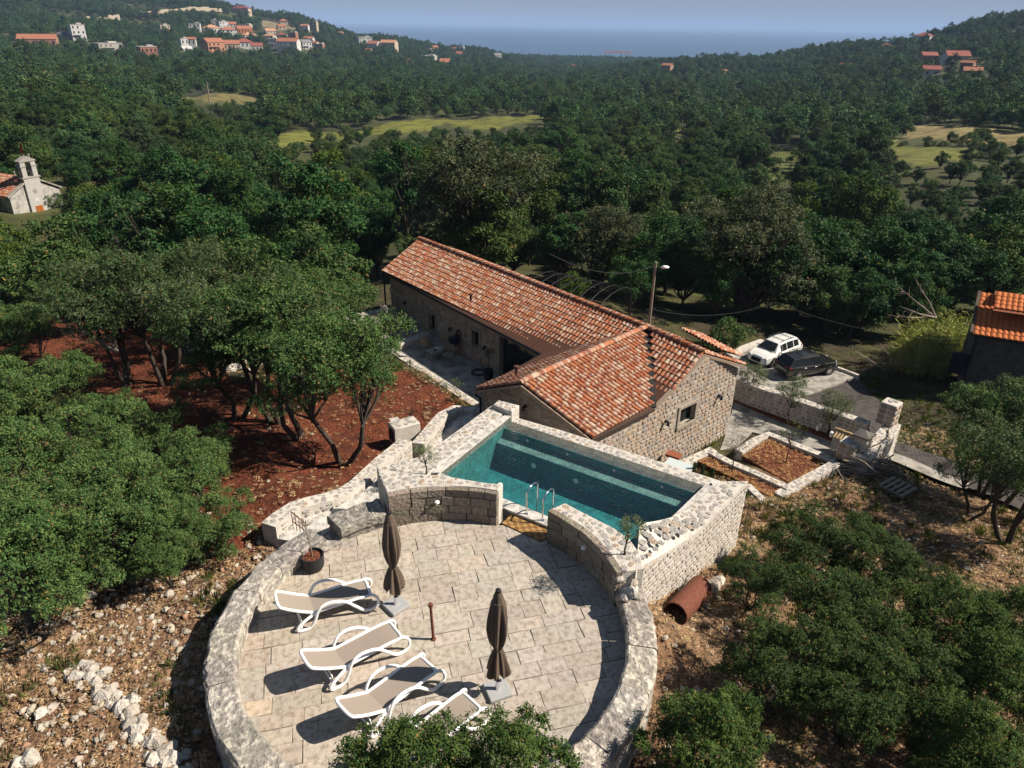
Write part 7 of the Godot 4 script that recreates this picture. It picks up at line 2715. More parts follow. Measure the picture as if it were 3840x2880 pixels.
# ---------------------------------------------------------------- far houses
func build_far_houses() -> void:
	var walls := {"white": Color(0.68, 0.68, 0.67), "grey": Color(0.30, 0.31, 0.32), "pink": Color(0.40, 0.24, 0.18), "brick": Color(0.36, 0.17, 0.11), "sand": Color(0.55, 0.46, 0.36), "frame": Color(0.45, 0.44, 0.41), "orange": Color(0.55, 0.22, 0.09), "peach": Color(0.55, 0.28, 0.17)}
	var roofs := {"clay": Color(0.40, 0.17, 0.10), "dark": Color(0.10, 0.09, 0.09), "wine": Color(0.22, 0.07, 0.06), "orange": Color(0.40, 0.165, 0.095), "sandroof": Color(0.55, 0.30, 0.17), "red": Color(0.32, 0.10, 0.07), "white": Color(0.62, 0.62, 0.62), "grey": Color(0.25, 0.25, 0.26)}
	var rows := [
		[Vector3(-357.683, -9.032, -594.923), 66, 18, "gable", "pink", "clay", "long pink brick house with a faded roof on the far left hillside"],
		[Vector3(-366.691, -5.787, -666.987), 25, 22, "flat", "white", "", "white cube villa alone on the left hillside"],
		[Vector3(-379.550, -4.242, -668.195), 30, 10, "hip", "grey", "dark", "grey dark-roofed house beside the white cube villa"],
		[Vector3(-319.471, -12.743, -619.457), 47, 13, "flat", "frame", "", "unfinished long house with a white slab roof on the left slope"],
		[Vector3(-299.166, -14.497, -640.693), 33, 11, "flat", "brick", "", "unfinished brick house right of the white-slab house"],
		[Vector3(-369.204, -2.408, -837.624), 20, 12, "flat", "sand", "", "sand-coloured house with a roof turret high on the left hillside"],
		[Vector3(-378.920, 16.879, -1114.997), 34, 14, "hip", "sand", "wine", "dark-red-roofed villa on the bare hilltop"],
		[Vector3(-314.933, 7.504, -1084.781), 17, 7, "hip", "sand", "clay", "small clay-roofed house just below the bare hilltop"],
		[Vector3(-298.862, 1.422, -1017.568), 16, 7, "gable", "sand", "clay", "second small clay-roofed house below the bare hilltop"],
		[Vector3(-273.451, -1.544, -1035.578), 16, 12, "gable", "white", "clay", "white house near the ridge with a patch of clay roof"],
		[Vector3(-273.986, -0.869, -1084.315), 15, 14, "flat", "sand", "", "cream house at the ridge end of the village"],
		[Vector3(-347.476, -1.504, -866.114), 22, 13, "flat", "white", "", "white flat-roofed house at the village's upper left"],
		[Vector3(-348.062, 2.714, -924.986), 11, 12, "flat", "frame", "", "grey concrete tower frame above the village"],
		[Vector3(-334.214, -2.332, -876.953), 30, 13, "hip", "white", "sandroof", "house with a wide pale orange roof under the concrete tower"],
		[Vector3(-334.811, -0.346, -912.107), 19, 14, "flat", "white", "", "plain white boxy house beside the concrete tower"],
		[Vector3(-331.128, 0.032, -931.632), 19, 13, "gable", "white", "orange", "white house with an orange roof right of the boxy house"],
		[Vector3(-315.422, -5.231, -874.805), 31, 15, "hip", "white", "orange", "broad white house with orange hip roof in the upper village"],
		[Vector3(-315.467, -3.069, -926.036), 30, 12, "gable", "orange", "orange", "bright orange house with an orange roof in the upper village"],
		[Vector3(-300.832, -6.736, -896.475), 28, 9, "hip", "white", "sandroof", "low pale-roofed house below the bright orange house"],
		[Vector3(-328.384, 1.765, -974.680), 20, 6, "flat", "white", "", "white flat roof peeping over the bright orange house"],
		[Vector3(-298.745, -2.801, -968.465), 21, 6, "gable", "white", "sandroof", "low white house with pale roof between the village halves"],
		[Vector3(-275.087, -9.973, -888.939), 22, 13, "hip", "white", "sandroof", "white house under a pale pyramid roof, above the white frame house"],
		[Vector3(-244.585, -14.047, -798.911), 21, 15, "flat", "white", "", "white house with open balconies in the lower village"],
		[Vector3(-272.976, -7.339, -928.876), 20, 9, "hip", "white", "red", "white house with a red hip roof in the upper village's end"],
		[Vector3(-259.273, -8.575, -927.403), 16, 11, "flat", "brick", "", "small brick cube house in the upper village's end"],
		[Vector3(-244.096, -10.483, -936.476), 20, 8, "gable", "white", "clay", "long low clay-roofed house above the lower village's end"],
		[Vector3(-302.679, -10.086, -722.868), 17, 10, "flat", "white", "", "white flat house at the lower village's upper left"],
		[Vector3(-296.322, -10.081, -726.403), 16, 12, "gable", "white", "orange", "white gabled house with an orange roof at the lower village's upper left"],
		[Vector3(-282.688, -13.753, -678.551), 19, 8, "gable", "white", "white", "low white gabled shed at the lower village's near left"],
		[Vector3(-267.070, -13.810, -699.159), 37, 20, "gable", "peach", "orange", "three-storey peach brick house with orange roof"],
		[Vector3(-263.470, -13.482, -727.537), 42, 15, "gable", "sand", "orange", "cream gabled house right of the peach brick house"],
		[Vector3(-263.881, -12.700, -769.890), 35, 14, "hip", "white", "red", "house with a dark red hip roof in the lower village"],
		[Vector3(-246.538, -15.194, -753.210), 24, 13, "gable", "white", "red", "white cottage with a steep red roof in front of the lower village"],
		[Vector3(-223.188, -15.643, -778.452), 45, 21, "gable", "white", "orange", "large white three-storey house with orange roof"],
		[Vector3(-217.045, -15.443, -816.595), 22, 16, "gable", "white", "grey", "white house with grey gabled roof right of the large white house"],
		[Vector3(-224.253, -14.720, -883.643), 14, 9, "gable", "white", "orange", "small house under a bright orange roof at the lower village's end"],
		[Vector3(-209.163, -16.620, -845.211), 17, 10, "flat", "brick", "", "low brick house at the lower village's end"],
		[Vector3(-255.631, -7.785, -1155.783), 14, 8, "hip", "sand", "sandroof", "cream house on the ridge right of the village"],
		[Vector3(-243.276, -12.127, -1209.234), 12, 5, "gable", "white", "red", "tiny red-roofed house on the ridge"],
		[Vector3(-201.994, -17.254, -1055.584), 30, 14, "flat", "white", "", "pale house with stepped roofs on the right end of the ridge"],
		[Vector3(-173.836, -20.265, -966.567), 25, 16, "gable", "white", "orange", "blue-white house with an orange roof on the ridge's end"],
		[Vector3(-155.642, -21.603, -968.487), 35, 20, "gable", "sand", "sandroof", "tall cream double house on the ridge's end"],
		[Vector3(-175.113, -20.905, -938.071), 14, 6, "gable", "sand", "red", "small red-roofed shed below the blue-white house"],
		[Vector3(-104.063, -30.761, -935.176), 32, 11, "flat", "frame", "", "grey concrete house shell in the valley"],
		[Vector3(-86.361, -33.676, -938.532), 24, 11, "sheet", "orange", "orange", "big flat orange roof in the valley"],
		[Vector3(-117.087, -26.924, -843.318), 10, 5, "gable", "sand", "orange", "small orange roof left of the concrete shell"],
		[Vector3(-67.353, -32.492, -726.907), 21, 5, "sheet", "white", "white", "white awning roof among the valley trees"],
		[Vector3(-97.363, -28.701, -1236.022), 12, 7, "gable", "white", "red", "red-roofed house near the sea"],
		[Vector3(-86.382, -29.111, -1233.305), 12, 9, "flat", "white", "", "white stepped house with glass top near the sea"],
		[Vector3(-129.238, -25.420, -1242.532), 15, 4, "gable", "white", "orange", "low orange-roofed house on the coast ridge"],
		[Vector3(-120.281, -26.589, -1178.519), 12, 5, "gable", "white", "orange", "little house with orange roof under the coast ridge"],
		[Vector3(-123.395, -26.371, -1113.059), 12, 5, "flat", "frame", "", "grey house shell under the coast ridge"],
		[Vector3(-83.049, -30.642, -1132.608), 15, 7, "gable", "white", "red", "white cottage with red roof behind the big orange roof"],
		[Vector3(-28.564, -36.659, -1136.237), 16, 13, "gable", "white", "grey", "white gabled house alone in the valley woods"],
		[Vector3(85.808, -51.291, -1213.026), 20, 10, "hip", "sand", "red", "red pyramid roof among the valley trees"],
		[Vector3(305.077, -80.000, -2414.131), 63, 12, "gable", "white", "red", "long white hall with a red roof above the sea"],
		[Vector3(147.297, -30.017, -772.778), 21, 17, "gable", "pink", "clay", "pinkish grey house with clay roof in the valley's middle"],
		[Vector3(191.120, -26.990, -723.679), 13, 5, "gable", "sand", "orange", "small orange roof in the right-hand valley woods"],
		[Vector3(400.849, 1.119, -793.486), 29, 14, "hip", "white", "red", "white house with a red hip roof high on the right hill"],
		[Vector3(374.012, -5.562, -810.848), 24, 7, "hip", "sand", "wine", "low dark-red roof on the crest of the right hill"],
		[Vector3(253.019, -15.947, -609.693), 20, 7, "gable", "white", "red", "bright red roof at the foot of the right hill"],
		[Vector3(294.037, -9.334, -569.664), 29, 16, "gable", "pink", "red", "stone house with a red gabled roof on the right hill"],
		[Vector3(274.009, -6.942, -497.253), 42, 19, "gable", "white", "red", "large white gabled house with a red roof on the right hill"],
		[Vector3(238.736, -12.170, -455.465), 32, 16, "gable", "white", "red", "white house with a red roof lowest on the right hill"],
		[Vector3(253.004, -7.951, -444.585), 23, 14, "gable", "pink", "clay", "brown-roofed house beside the large white gabled house"],
		[Vector3(238.333, -9.421, -413.272), 32, 12, "gable", "pink", "clay", "brick house with clay roof at the right end of the hill houses"],
	]
	for r in rows:
		far_house(r, walls[r[4]], roofs.get(r[5], Color(0.5, 0.48, 0.45)))
	# dry stone terrace walls on the hill, pale utility poles
	for k in [[Vector3(-434.687, 11.729, -927.012), Vector3(-385.920, 17.590, -1057.764), "long pale dry-stone bank high on the left hill"], [Vector3(-441.857, 5.025, -827.516), Vector3(-435.079, 7.813, -882.792), "short pale dry-stone bank left of the long one"]]:
		var w := thing("hill_bank", k[2], "bank")
		var s := Shape.new()
		s.col = Color(0.50, 0.42, 0.32)
		for i in 12:
			var a: Vector3 = k[0].lerp(k[1], i / 12.0)
			var b: Vector3 = k[0].lerp(k[1], (i + 1) / 12.0)
			a.y = ground(a.x, a.z) + 4.0
			b.y = ground(b.x, b.z) + 4.0
			s.slab((a + b) / 2, (b - a) / 2, Vector3.UP * rng.randf_range(1.5, 3.2), Vector3(0, 0, 1.0), 0.3)
		put("bank_face", s, P.plain, w)
		keep_clear.append([Vector2((k[0].x + k[1].x) / 2, (k[0].z + k[1].z) / 2), 60.0, 10.0])
	var n := 0
	for k in [[Vector3(-123.994, -26.595, -730.430), 20.0], [Vector3(-113.469, -27.223, -746.020), 22.0], [Vector3(5.919, -26.744, -468.360), 20.0], [Vector3(16.578, -26.135, -453.646), 18.0], [Vector3(30.454, -24.197, -405.999), 18.0], [Vector3(215.359, -19.114, -557.993), 14.0], [Vector3(231.886, -16.214, -505.222), 15.0], [Vector3(-183.741, -16.492, -378.839), 12.0], [Vector3(-103.385, -15.131, -259.865), 34.0]]:
		var p: Vector3 = k[0]
		var h: float = p.length() * k[1] / 1562.0 + 2.0
		var t := thing("utility_pole", ["pale utility pole below the ridge houses", "lattice pylon beside the pale pole below the ridge houses", "utility pole left of the valley's middle", "second utility pole left of the valley's middle", "utility pole in the valley's middle", "utility pole at the foot of the right hill", "leaning utility pole below the right hill houses", "utility pole above the church", "tall bare pole by the left meadow"][n], "pole", p, 0, "utility poles in the valley")
		var s := Shape.new()
		s.col = Color(1.6, 1.6, 1.6)
		s.tube([Vector3.ZERO, Vector3(0, h, 0)], [0.22, 0.16], 6)
		put("mast", s, P.dead_wood, t)
		s = Shape.new()
		s.box(Vector3(0, h - 0.6, 0), Vector3(1.4, 0.12, 0.12))
		put("crossarm", s, P.dead_wood, t)
		n += 1


func far_house(r: Array, wall_col: Color, roof_col: Color) -> void:
	var p: Vector3 = r[0]
	var dist := p.length()
	var w: float = dist * r[1] / 1562.0
	var h: float = dist * r[2] / 1562.0 * 1.08
	var turn := atan2(p.x, p.z) + PI + sin(p.x * 0.37) * 0.5
	turn = atan2(-p.x, -p.z) + sin(p.x * 0.37) * 0.45
	var t := thing("far_house" if r[3] != "sheet" else "far_roof", r[6], "house" if r[3] != "sheet" else "roof", p, turn, "houses in the valley and on the hills")
	keep_clear.append([Vector2(p.x, p.z), w * 0.62 + 2.0, 34.0 + dist * 0.03])
	var d := clampf(w * 0.75, 5.0, 12.0)
	w *= 0.86
	var rise := 0.0 if r[3] == "flat" else minf(w, d) * 0.26
	if r[3] == "sheet":
		var sh := Shape.new()
		sh.col = roof_col
		sh.slab(Vector3(0, h * 0.7, 0), Vector3(w / 2, 0, 0), Vector3(0, 0.15, 0.05), Vector3(0, -h * 0.28, d * 0.5))
		put("roof", sh, P.clay if roof_col.b < 0.3 else P.plain, t)
		for x in [-1, 1]:
			for z in [-1, 1]:
				var q := Shape.new()
				q.box(Vector3(x * w * 0.45, h * 0.2, z * d * 0.42), Vector3(0.3, h * 0.7, 0.3))
				put("post", q, P.plain, t)
		return
	var body := maxf(h - rise, 2.4)
	var s := Shape.new()
	s.col = wall_col
	s.box(Vector3(0, body / 2 - 1.0, 0), Vector3(w, body + 2.0, d))
	if r[3] == "gable":
		for x in [-1.0, 1.0]:
			s.outward(Vector3.ZERO, Vector3(x * w / 2, body, -d / 2), Vector3(x * w / 2, body, d / 2), Vector3(x * w / 2, body + rise, 0), Vector3(x * w / 2, body + rise, 0))
	put("wall", s, P.plain, t)
	s = Shape.new()
	s.col = roof_col
	if r[3] == "gable":
		for z in [-1.0, 1.0]:
			s.slab(Vector3(0, body + rise / 2 + 0.1, z * d / 4), Vector3(w / 2 + 0.4, 0, 0), Vector3(0, 0.14, 0), Vector3(0, -rise / 2 * z - 0.12 * z, d / 4 + 0.25) if z > 0 else Vector3(0, rise / 2 + 0.12, d / 4 + 0.25))
	elif r[3] == "hip":
		var a := [Vector3(-w / 2 - 0.5, body, d / 2 + 0.5), Vector3(w / 2 + 0.5, body, d / 2 + 0.5), Vector3(w / 2 + 0.5, body, -d / 2 - 0.5), Vector3(-w / 2 - 0.5, body, -d / 2 - 0.5)]
		var k := maxf(w / 2 - d / 2, 0.0)
		var e0 := Vector3(-k, body + rise, 0)
		var e1 := Vector3(k, body + rise, 0)
		s.quad(a[0], a[1], e1, e0)
		s.quad(a[2], a[3], e0, e1)
		s.tri(a[1], a[2], e1)
		s.tri(a[3], a[0], e0)
	else:
		s.box(Vector3(0, body + 0.12, 0), Vector3(w + 0.5, 0.3, d + 0.5))
		s.box(Vector3(w * 0.2, body + 0.8, -d * 0.1), Vector3(w * 0.35, 1.2, d * 0.5))
	put("roof", s, P.plain, t)
	var floors := int(clampf(body / 2.9, 1, 3))
	var across := int(clampf(w / 3.2, 2, 6))
	for i in floors:
		for j in across:
			if (i + j) % 5 == 4:
				continue
			var g := Shape.new()
			g.col = Color(0.035, 0.04, 0.05) if r[4] != "frame" else Color(0.09, 0.05, 0.035)
			var fx := -w / 2 + w * (j + 0.5) / across
			var fy := body * (i + 0.55) / floors
			g.box(Vector3(fx, fy, d / 2 + 0.02), Vector3(w / across * 0.32, body / floors * 0.38, 0.1))
			var win := put("window", g, P.glass_dark if r[4] != "frame" else P.plain, t)
			var sl := Shape.new()
			sl.col = wall_col * 0.9
			sl.box(Vector3(fx, fy - body / floors * 0.25, d / 2 + 0.1), Vector3(w / across * 0.5, 0.12, 0.25))
			put("sill", sl, P.plain, win)
	if floors > 1 and r[4] != "brick":
		var b := Shape.new()
		b.col = wall_col
		b.box(Vector3(-w * 0.12, body / floors + 0.1, d / 2 + 0.6), Vector3(w * 0.55, 0.2, 1.2))
		b.box(Vector3(-w * 0.12, body / floors + 0.6, d / 2 + 1.15), Vector3(w * 0.55, 0.9, 0.1))
		put("balcony", b, P.plain, t)


# ---------------------------------------------------------------- trees
var kinds := {}


func rand_dir() -> Vector3:
	var y := rng.randf_range(-1, 1)
	var a := rng.randf() * TAU
	var r := sqrt(1.0 - y * y)
	return Vector3(r * cos(a), y, r * sin(a))


class Leaves:
	var v := PackedVector3Array()
	var n := PackedVector3Array()
	var c := PackedColorArray()
	var i := PackedInt32Array()

	func leaf(p: Vector3, along: Vector3, nn: Vector3, l: float, w: float, col: Color) -> void:
		var s := nn.cross(along).normalized() * w
		var t := along * l
		var k := v.size()
		v.push_back(p - t); v.push_back(p + s + nn * (w * 0.35)); v.push_back(p + t); v.push_back(p - s + nn * (w * 0.35))
		for q in 4:
			n.push_back(nn)
			c.push_back(col)
		i.push_back(k); i.push_back(k + 1); i.push_back(k + 2)
		i.push_back(k); i.push_back(k + 2); i.push_back(k + 3)

	func mesh() -> ArrayMesh:
		var m := ArrayMesh.new()
		var a := []
		a.resize(Mesh.ARRAY_MAX)
		a[Mesh.ARRAY_VERTEX] = v
		a[Mesh.ARRAY_NORMAL] = n
		a[Mesh.ARRAY_COLOR] = c
		a[Mesh.ARRAY_INDEX] = i
		m.add_surface_from_arrays(Mesh.PRIMITIVE_TRIANGLES, a)
		return m


# A tree of height h with a crown of radius r. o: lobes, sprays, per (leaves in a spray), leaf (half length), flat (crown height over width),
# low (where the crown begins, share of h), stems, tone (leaf colour), tone2, lean
func grow(called: String, h: float, r: float, o: Dictionary) -> void:
	var wood := Shape.new()
	var green := Leaves.new()
	var low: float = o.get("low", 0.35)
	var flat: float = o.get("flat", 0.8)
	var top_y := h - r * flat * 0.45
	var mid := Vector3(0, (h * low + h) * 0.5, 0)
	var half := Vector3(r, h * (1.0 - low) * 0.5, r)
	var lobes := []
	var count: int = o.get("lobes", 12)
	for k in count:
		var d := rand_dir()
		if k < count / 3:
			d.y = absf(d.y)
		var q := mid + d * half * (rng.randf_range(0.42, 0.72) if rng.randf() < 0.75 else rng.randf_range(0.75, 0.98))
		var lr := r * rng.randf_range(o.get("lobe_min", 0.28), o.get("lobe_max", 0.46))
		lobes.append([q, Vector3(lr, lr * rng.randf_range(0.6, 0.85), lr)])
	lobes.append([mid, half * 0.55])
	# clumps of foliage sit on the outside of every lobe
	var clumps := []
	for l in lobes:
		for k in int(o.get("clumps", 5)):
			var d := rand_dir()
			d.y = absf(d.y) * 0.9 if rng.randf() < 0.7 else d.y
			var cr: float = l[1].x * rng.randf_range(0.28, 0.5)
			clumps.append([l[0] + d * l[1] * rng.randf_range(0.65, 1.0), Vector3(cr, cr * rng.randf_range(0.55, 0.85), cr)])
	# stems and branches
	var stems: int = o.get("stems", 1)
	var trunk_r: float = o.get("trunk", 0.045) * h * 0.55
	var forks := []
	for k in stems:
		var a := TAU * k / stems + rng.randf() * 0.8
		var out := Vector3(cos(a), 0, sin(a)) * (0.0 if stems == 1 else r * rng.randf_range(0.16, 0.34))
		var foot := out * 0.22
		var fork := out + Vector3(rng.randf_range(-0.1, 0.1) * r, h * low * rng.randf_range(0.85, 1.15), rng.randf_range(-0.1, 0.1) * r)
		var bend := (foot + fork) / 2 + Vector3(rng.randf_range(-0.1, 0.1), 0, rng.randf_range(-0.1, 0.1)) * r * 0.7
		var tr := trunk_r * (1.0 if stems == 1 else 0.68)
		wood.tube([foot - Vector3.UP * 0.3, foot + Vector3.UP * 0.05, bend, fork], [tr * 1.35, tr * 1.15, tr * 0.9, tr * 0.75], 7)
		forks.append([fork, tr * 0.75])
	for l in lobes:
		var best: Array = forks[0]
		for f in forks:
			if f[0].distance_to(l[0]) < best[0].distance_to(l[0]):
				best = f
		var a: Vector3 = best[0]
		var b: Vector3 = l[0]
		var m := (a + b) / 2 + rand_dir() * a.distance_to(b) * 0.14
		wood.tube([a - (b - a) * 0.04, m, b], [best[1] * 0.72, best[1] * 0.45, best[1] * 0.2], 5, false)
		for k in int(o.get("twigs", 3)):
			var d := rand_dir()
			d.y = absf(d.y) * 0.7
			var e: Vector3 = b + d * l[1] * 0.85
			wood.tube([m.lerp(b, 0.6), (m + e) / 2 + rand_dir() * 0.06, e], [best[1] * 0.26, best[1] * 0.16, best[1] * 0.05], 4, false)
	# leaves in sprays through the outer part of every lobe
	var total := 0.0
	for l in lobes:
		clumps.append([l[0], l[1] * float(o.get("core", 0.75))])
	for l in clumps:
		total += l[1].x * l[1].x
	var tone: Color = o.tone
	var tone2: Color = o.get("tone2", tone * 1.4)
	var size: float = o.leaf
	for l in clumps:
		var n := int(o.sprays * l[1].x * l[1].x / total)
		var lobe_mix := rng.randf_range(-0.25, 0.35)
		for k in n:
			var d := rand_dir()
			if d.y < -0.35 and rng.randf() < 0.6:
				d.y = -d.y
			var depth := pow(rng.randf(), 0.4)
			var p: Vector3 = l[0] + d * l[1] * depth * rng.randf_range(0.9, 1.14)
			var buried := false
			for m in lobes:
				if ((p - m[0]) / m[1]).length_squared() < 0.4:
					buried = true
					break
			if buried and rng.randf() < 0.85:
				continue
			var spray_d := (d + rand_dir() * 0.6 + Vector3.UP * 0.3).normalized()
			var spray := clampf(lobe_mix + rng.randf_range(-0.15, 0.5), 0, 1)
			for q in int(o.per):
				var u := rand_dir()
				var along := (spray_d * 0.6 + u).normalized()
				var nn := (Vector3.UP * 0.55 + d * 0.5 + rand_dir() * 0.75).normalized()
				along = (along - nn * along.dot(nn)).normalized()
				var c := tone.lerp(tone2, clampf(spray + rng.randf_range(-0.2, 0.2), 0, 1)) * rng.randf_range(0.75, 1.2)
				if rng.randf() < 0.025:
					c = Color(0.20, 0.13, 0.045)
				var sz := size * rng.randf_range(0.55, 1.4)
				green.leaf(p + (spray_d * rng.randf_range(-0.5, 1.0) + u * 0.8) * size * 1.8, along, nn, sz, sz * float(o.get("slim", 0.52)), c)
	kinds[called] = [wood.mesh(), green.mesh(), h, r]


func plant(called: String, kind: String, at: Vector3, size: float, turn: float, label: String, category: String, group := "", stretch := 1.0, bark: Material = null, leaf: Material = null) -> Node3D:
	var t := thing(called, label, category, at, turn, group)
	put("trunk", kinds[kind][0], bark if bark else P.bark, t)
	put("crown", kinds[kind][1], leaf if leaf else P.leaf, t)
	t.scale = Vector3(size, size * stretch, size)
	return t


func grow_kinds() -> void:
	var oak := Color(0.045, 0.092, 0.030)
	var oak2 := Color(0.112, 0.172, 0.052)
	var dark := Color(0.033, 0.074, 0.030)
	var dark2 := Color(0.085, 0.142, 0.050)
	var grey := Color(0.060, 0.078, 0.040)
	var grey2 := Color(0.125, 0.140, 0.078)
	# near trees: fine leaves
	grow("oak_a", 5.2, 2.6, {"lobes": 22, "sprays": 11000, "per": 6, "leaf": 0.034, "low": 0.34, "stems": 2, "tone": oak, "tone2": oak2, "lobe_min": 0.2, "lobe_max": 0.36, "core": 0.8, "clumps": 7})
	grow("oak_b", 5.0, 2.7, {"lobes": 24, "sprays": 11000, "per": 6, "leaf": 0.034, "low": 0.4, "stems": 3, "tone": oak * 0.85, "tone2": grey2, "flat": 0.6, "lobe_min": 0.2, "lobe_max": 0.36, "core": 0.8, "clumps": 7})
	grow("oak_low", 3.9, 2.5, {"lobes": 24, "sprays": 12000, "per": 6, "leaf": 0.034, "low": 0.06, "stems": 4, "tone": oak, "tone2": oak2 * 1.25, "lobe_min": 0.17, "lobe_max": 0.34, "core": 0.8, "clumps": 7})
	grow("mastic", 2.6, 1.6, {"lobes": 18, "sprays": 10500, "per": 7, "leaf": 0.024, "low": 0.1, "stems": 4, "tone": Color(0.032, 0.066, 0.018), "tone2": Color(0.098, 0.145, 0.034), "slim": 0.48, "lobe_min": 0.2, "lobe_max": 0.36, "core": 0.8, "clumps": 7})
	grow("mastic_open", 2.9, 1.8, {"lobes": 22, "sprays": 9000, "per": 7, "leaf": 0.026, "low": 0.2, "stems": 4, "tone": Color(0.028, 0.056, 0.018), "tone2": Color(0.080, 0.118, 0.032), "slim": 0.48, "twigs": 5, "lobe_min": 0.17, "lobe_max": 0.32, "core": 0.75, "clumps": 6})
	# woods
	grow("wood_a", 6.4, 3.0, {"lobes": 18, "sprays": 5200, "per": 5, "leaf": 0.085, "low": 0.14, "tone": dark, "tone2": dark2, "lobe_min": 0.2, "lobe_max": 0.4, "clumps": 7})
	grow("wood_b", 5.6, 3.0, {"lobes": 18, "sprays": 5200, "per": 5, "leaf": 0.085, "low": 0.12, "tone": oak * 0.8, "tone2": oak2 * 0.85, "lobe_min": 0.2, "lobe_max": 0.4, "clumps": 7})
	grow("wood_c", 7.4, 2.7, {"lobes": 20, "sprays": 5200, "per": 5, "leaf": 0.085, "low": 0.16, "tone": dark * 1.2, "tone2": oak2 * 0.75, "flat": 1.2, "lobe_min": 0.2, "lobe_max": 0.36, "clumps": 7})
	grow("laurel", 8.0, 4.2, {"lobes": 28, "sprays": 9000, "per": 6, "leaf": 0.07, "low": 0.1, "tone": grey * 0.8, "tone2": grey2 * 0.95, "lobe_min": 0.2, "lobe_max": 0.36, "clumps": 7})
	grow("bush", 2.6, 1.9, {"lobes": 12, "sprays": 2000, "per": 5, "leaf": 0.075, "low": 0.05, "stems": 3, "tone": oak * 0.9, "tone2": oak2})
	# far trees: coarse
	grow("far_a", 6.2, 3.3, {"lobes": 12, "sprays": 700, "per": 4, "leaf": 0.24, "low": 0.1, "tone": dark, "tone2": dark2, "twigs": 0})
	grow("far_b", 6.6, 3.1, {"lobes": 12, "sprays": 700, "per": 4, "leaf": 0.24, "low": 0.1, "tone": oak * 0.8, "tone2": oak2 * 0.8, "twigs": 0})
	grow("far_c", 5.2, 3.5, {"lobes": 13, "sprays": 700, "per": 4, "leaf": 0.24, "low": 0.1, "tone": dark * 1.15, "tone2": dark2 * 1.1, "twigs": 0, "flat": 0.6})
	# olives and small garden shrubs
	grow("olive", 2.1, 0.95, {"lobes": 10, "sprays": 1500, "per": 7, "leaf": 0.035, "low": 0.28, "tone": Color(0.085, 0.115, 0.062), "tone2": Color(0.17, 0.195, 0.105), "slim": 0.22, "trunk": 0.04})
	grow("olive_small", 1.15, 0.38, {"lobes": 8, "sprays": 330, "per": 5, "leaf": 0.028, "low": 0.34, "tone": Color(0.10, 0.13, 0.06), "tone2": Color(0.20, 0.215, 0.11), "slim": 0.24, "trunk": 0.035})
	grow("sapling", 1.9, 0.6, {"lobes": 8, "sprays": 260, "per": 4, "leaf": 0.032, "low": 0.45, "tone": Color(0.07, 0.10, 0.045), "tone2": Color(0.15, 0.165, 0.075), "slim": 0.3, "trunk": 0.022})


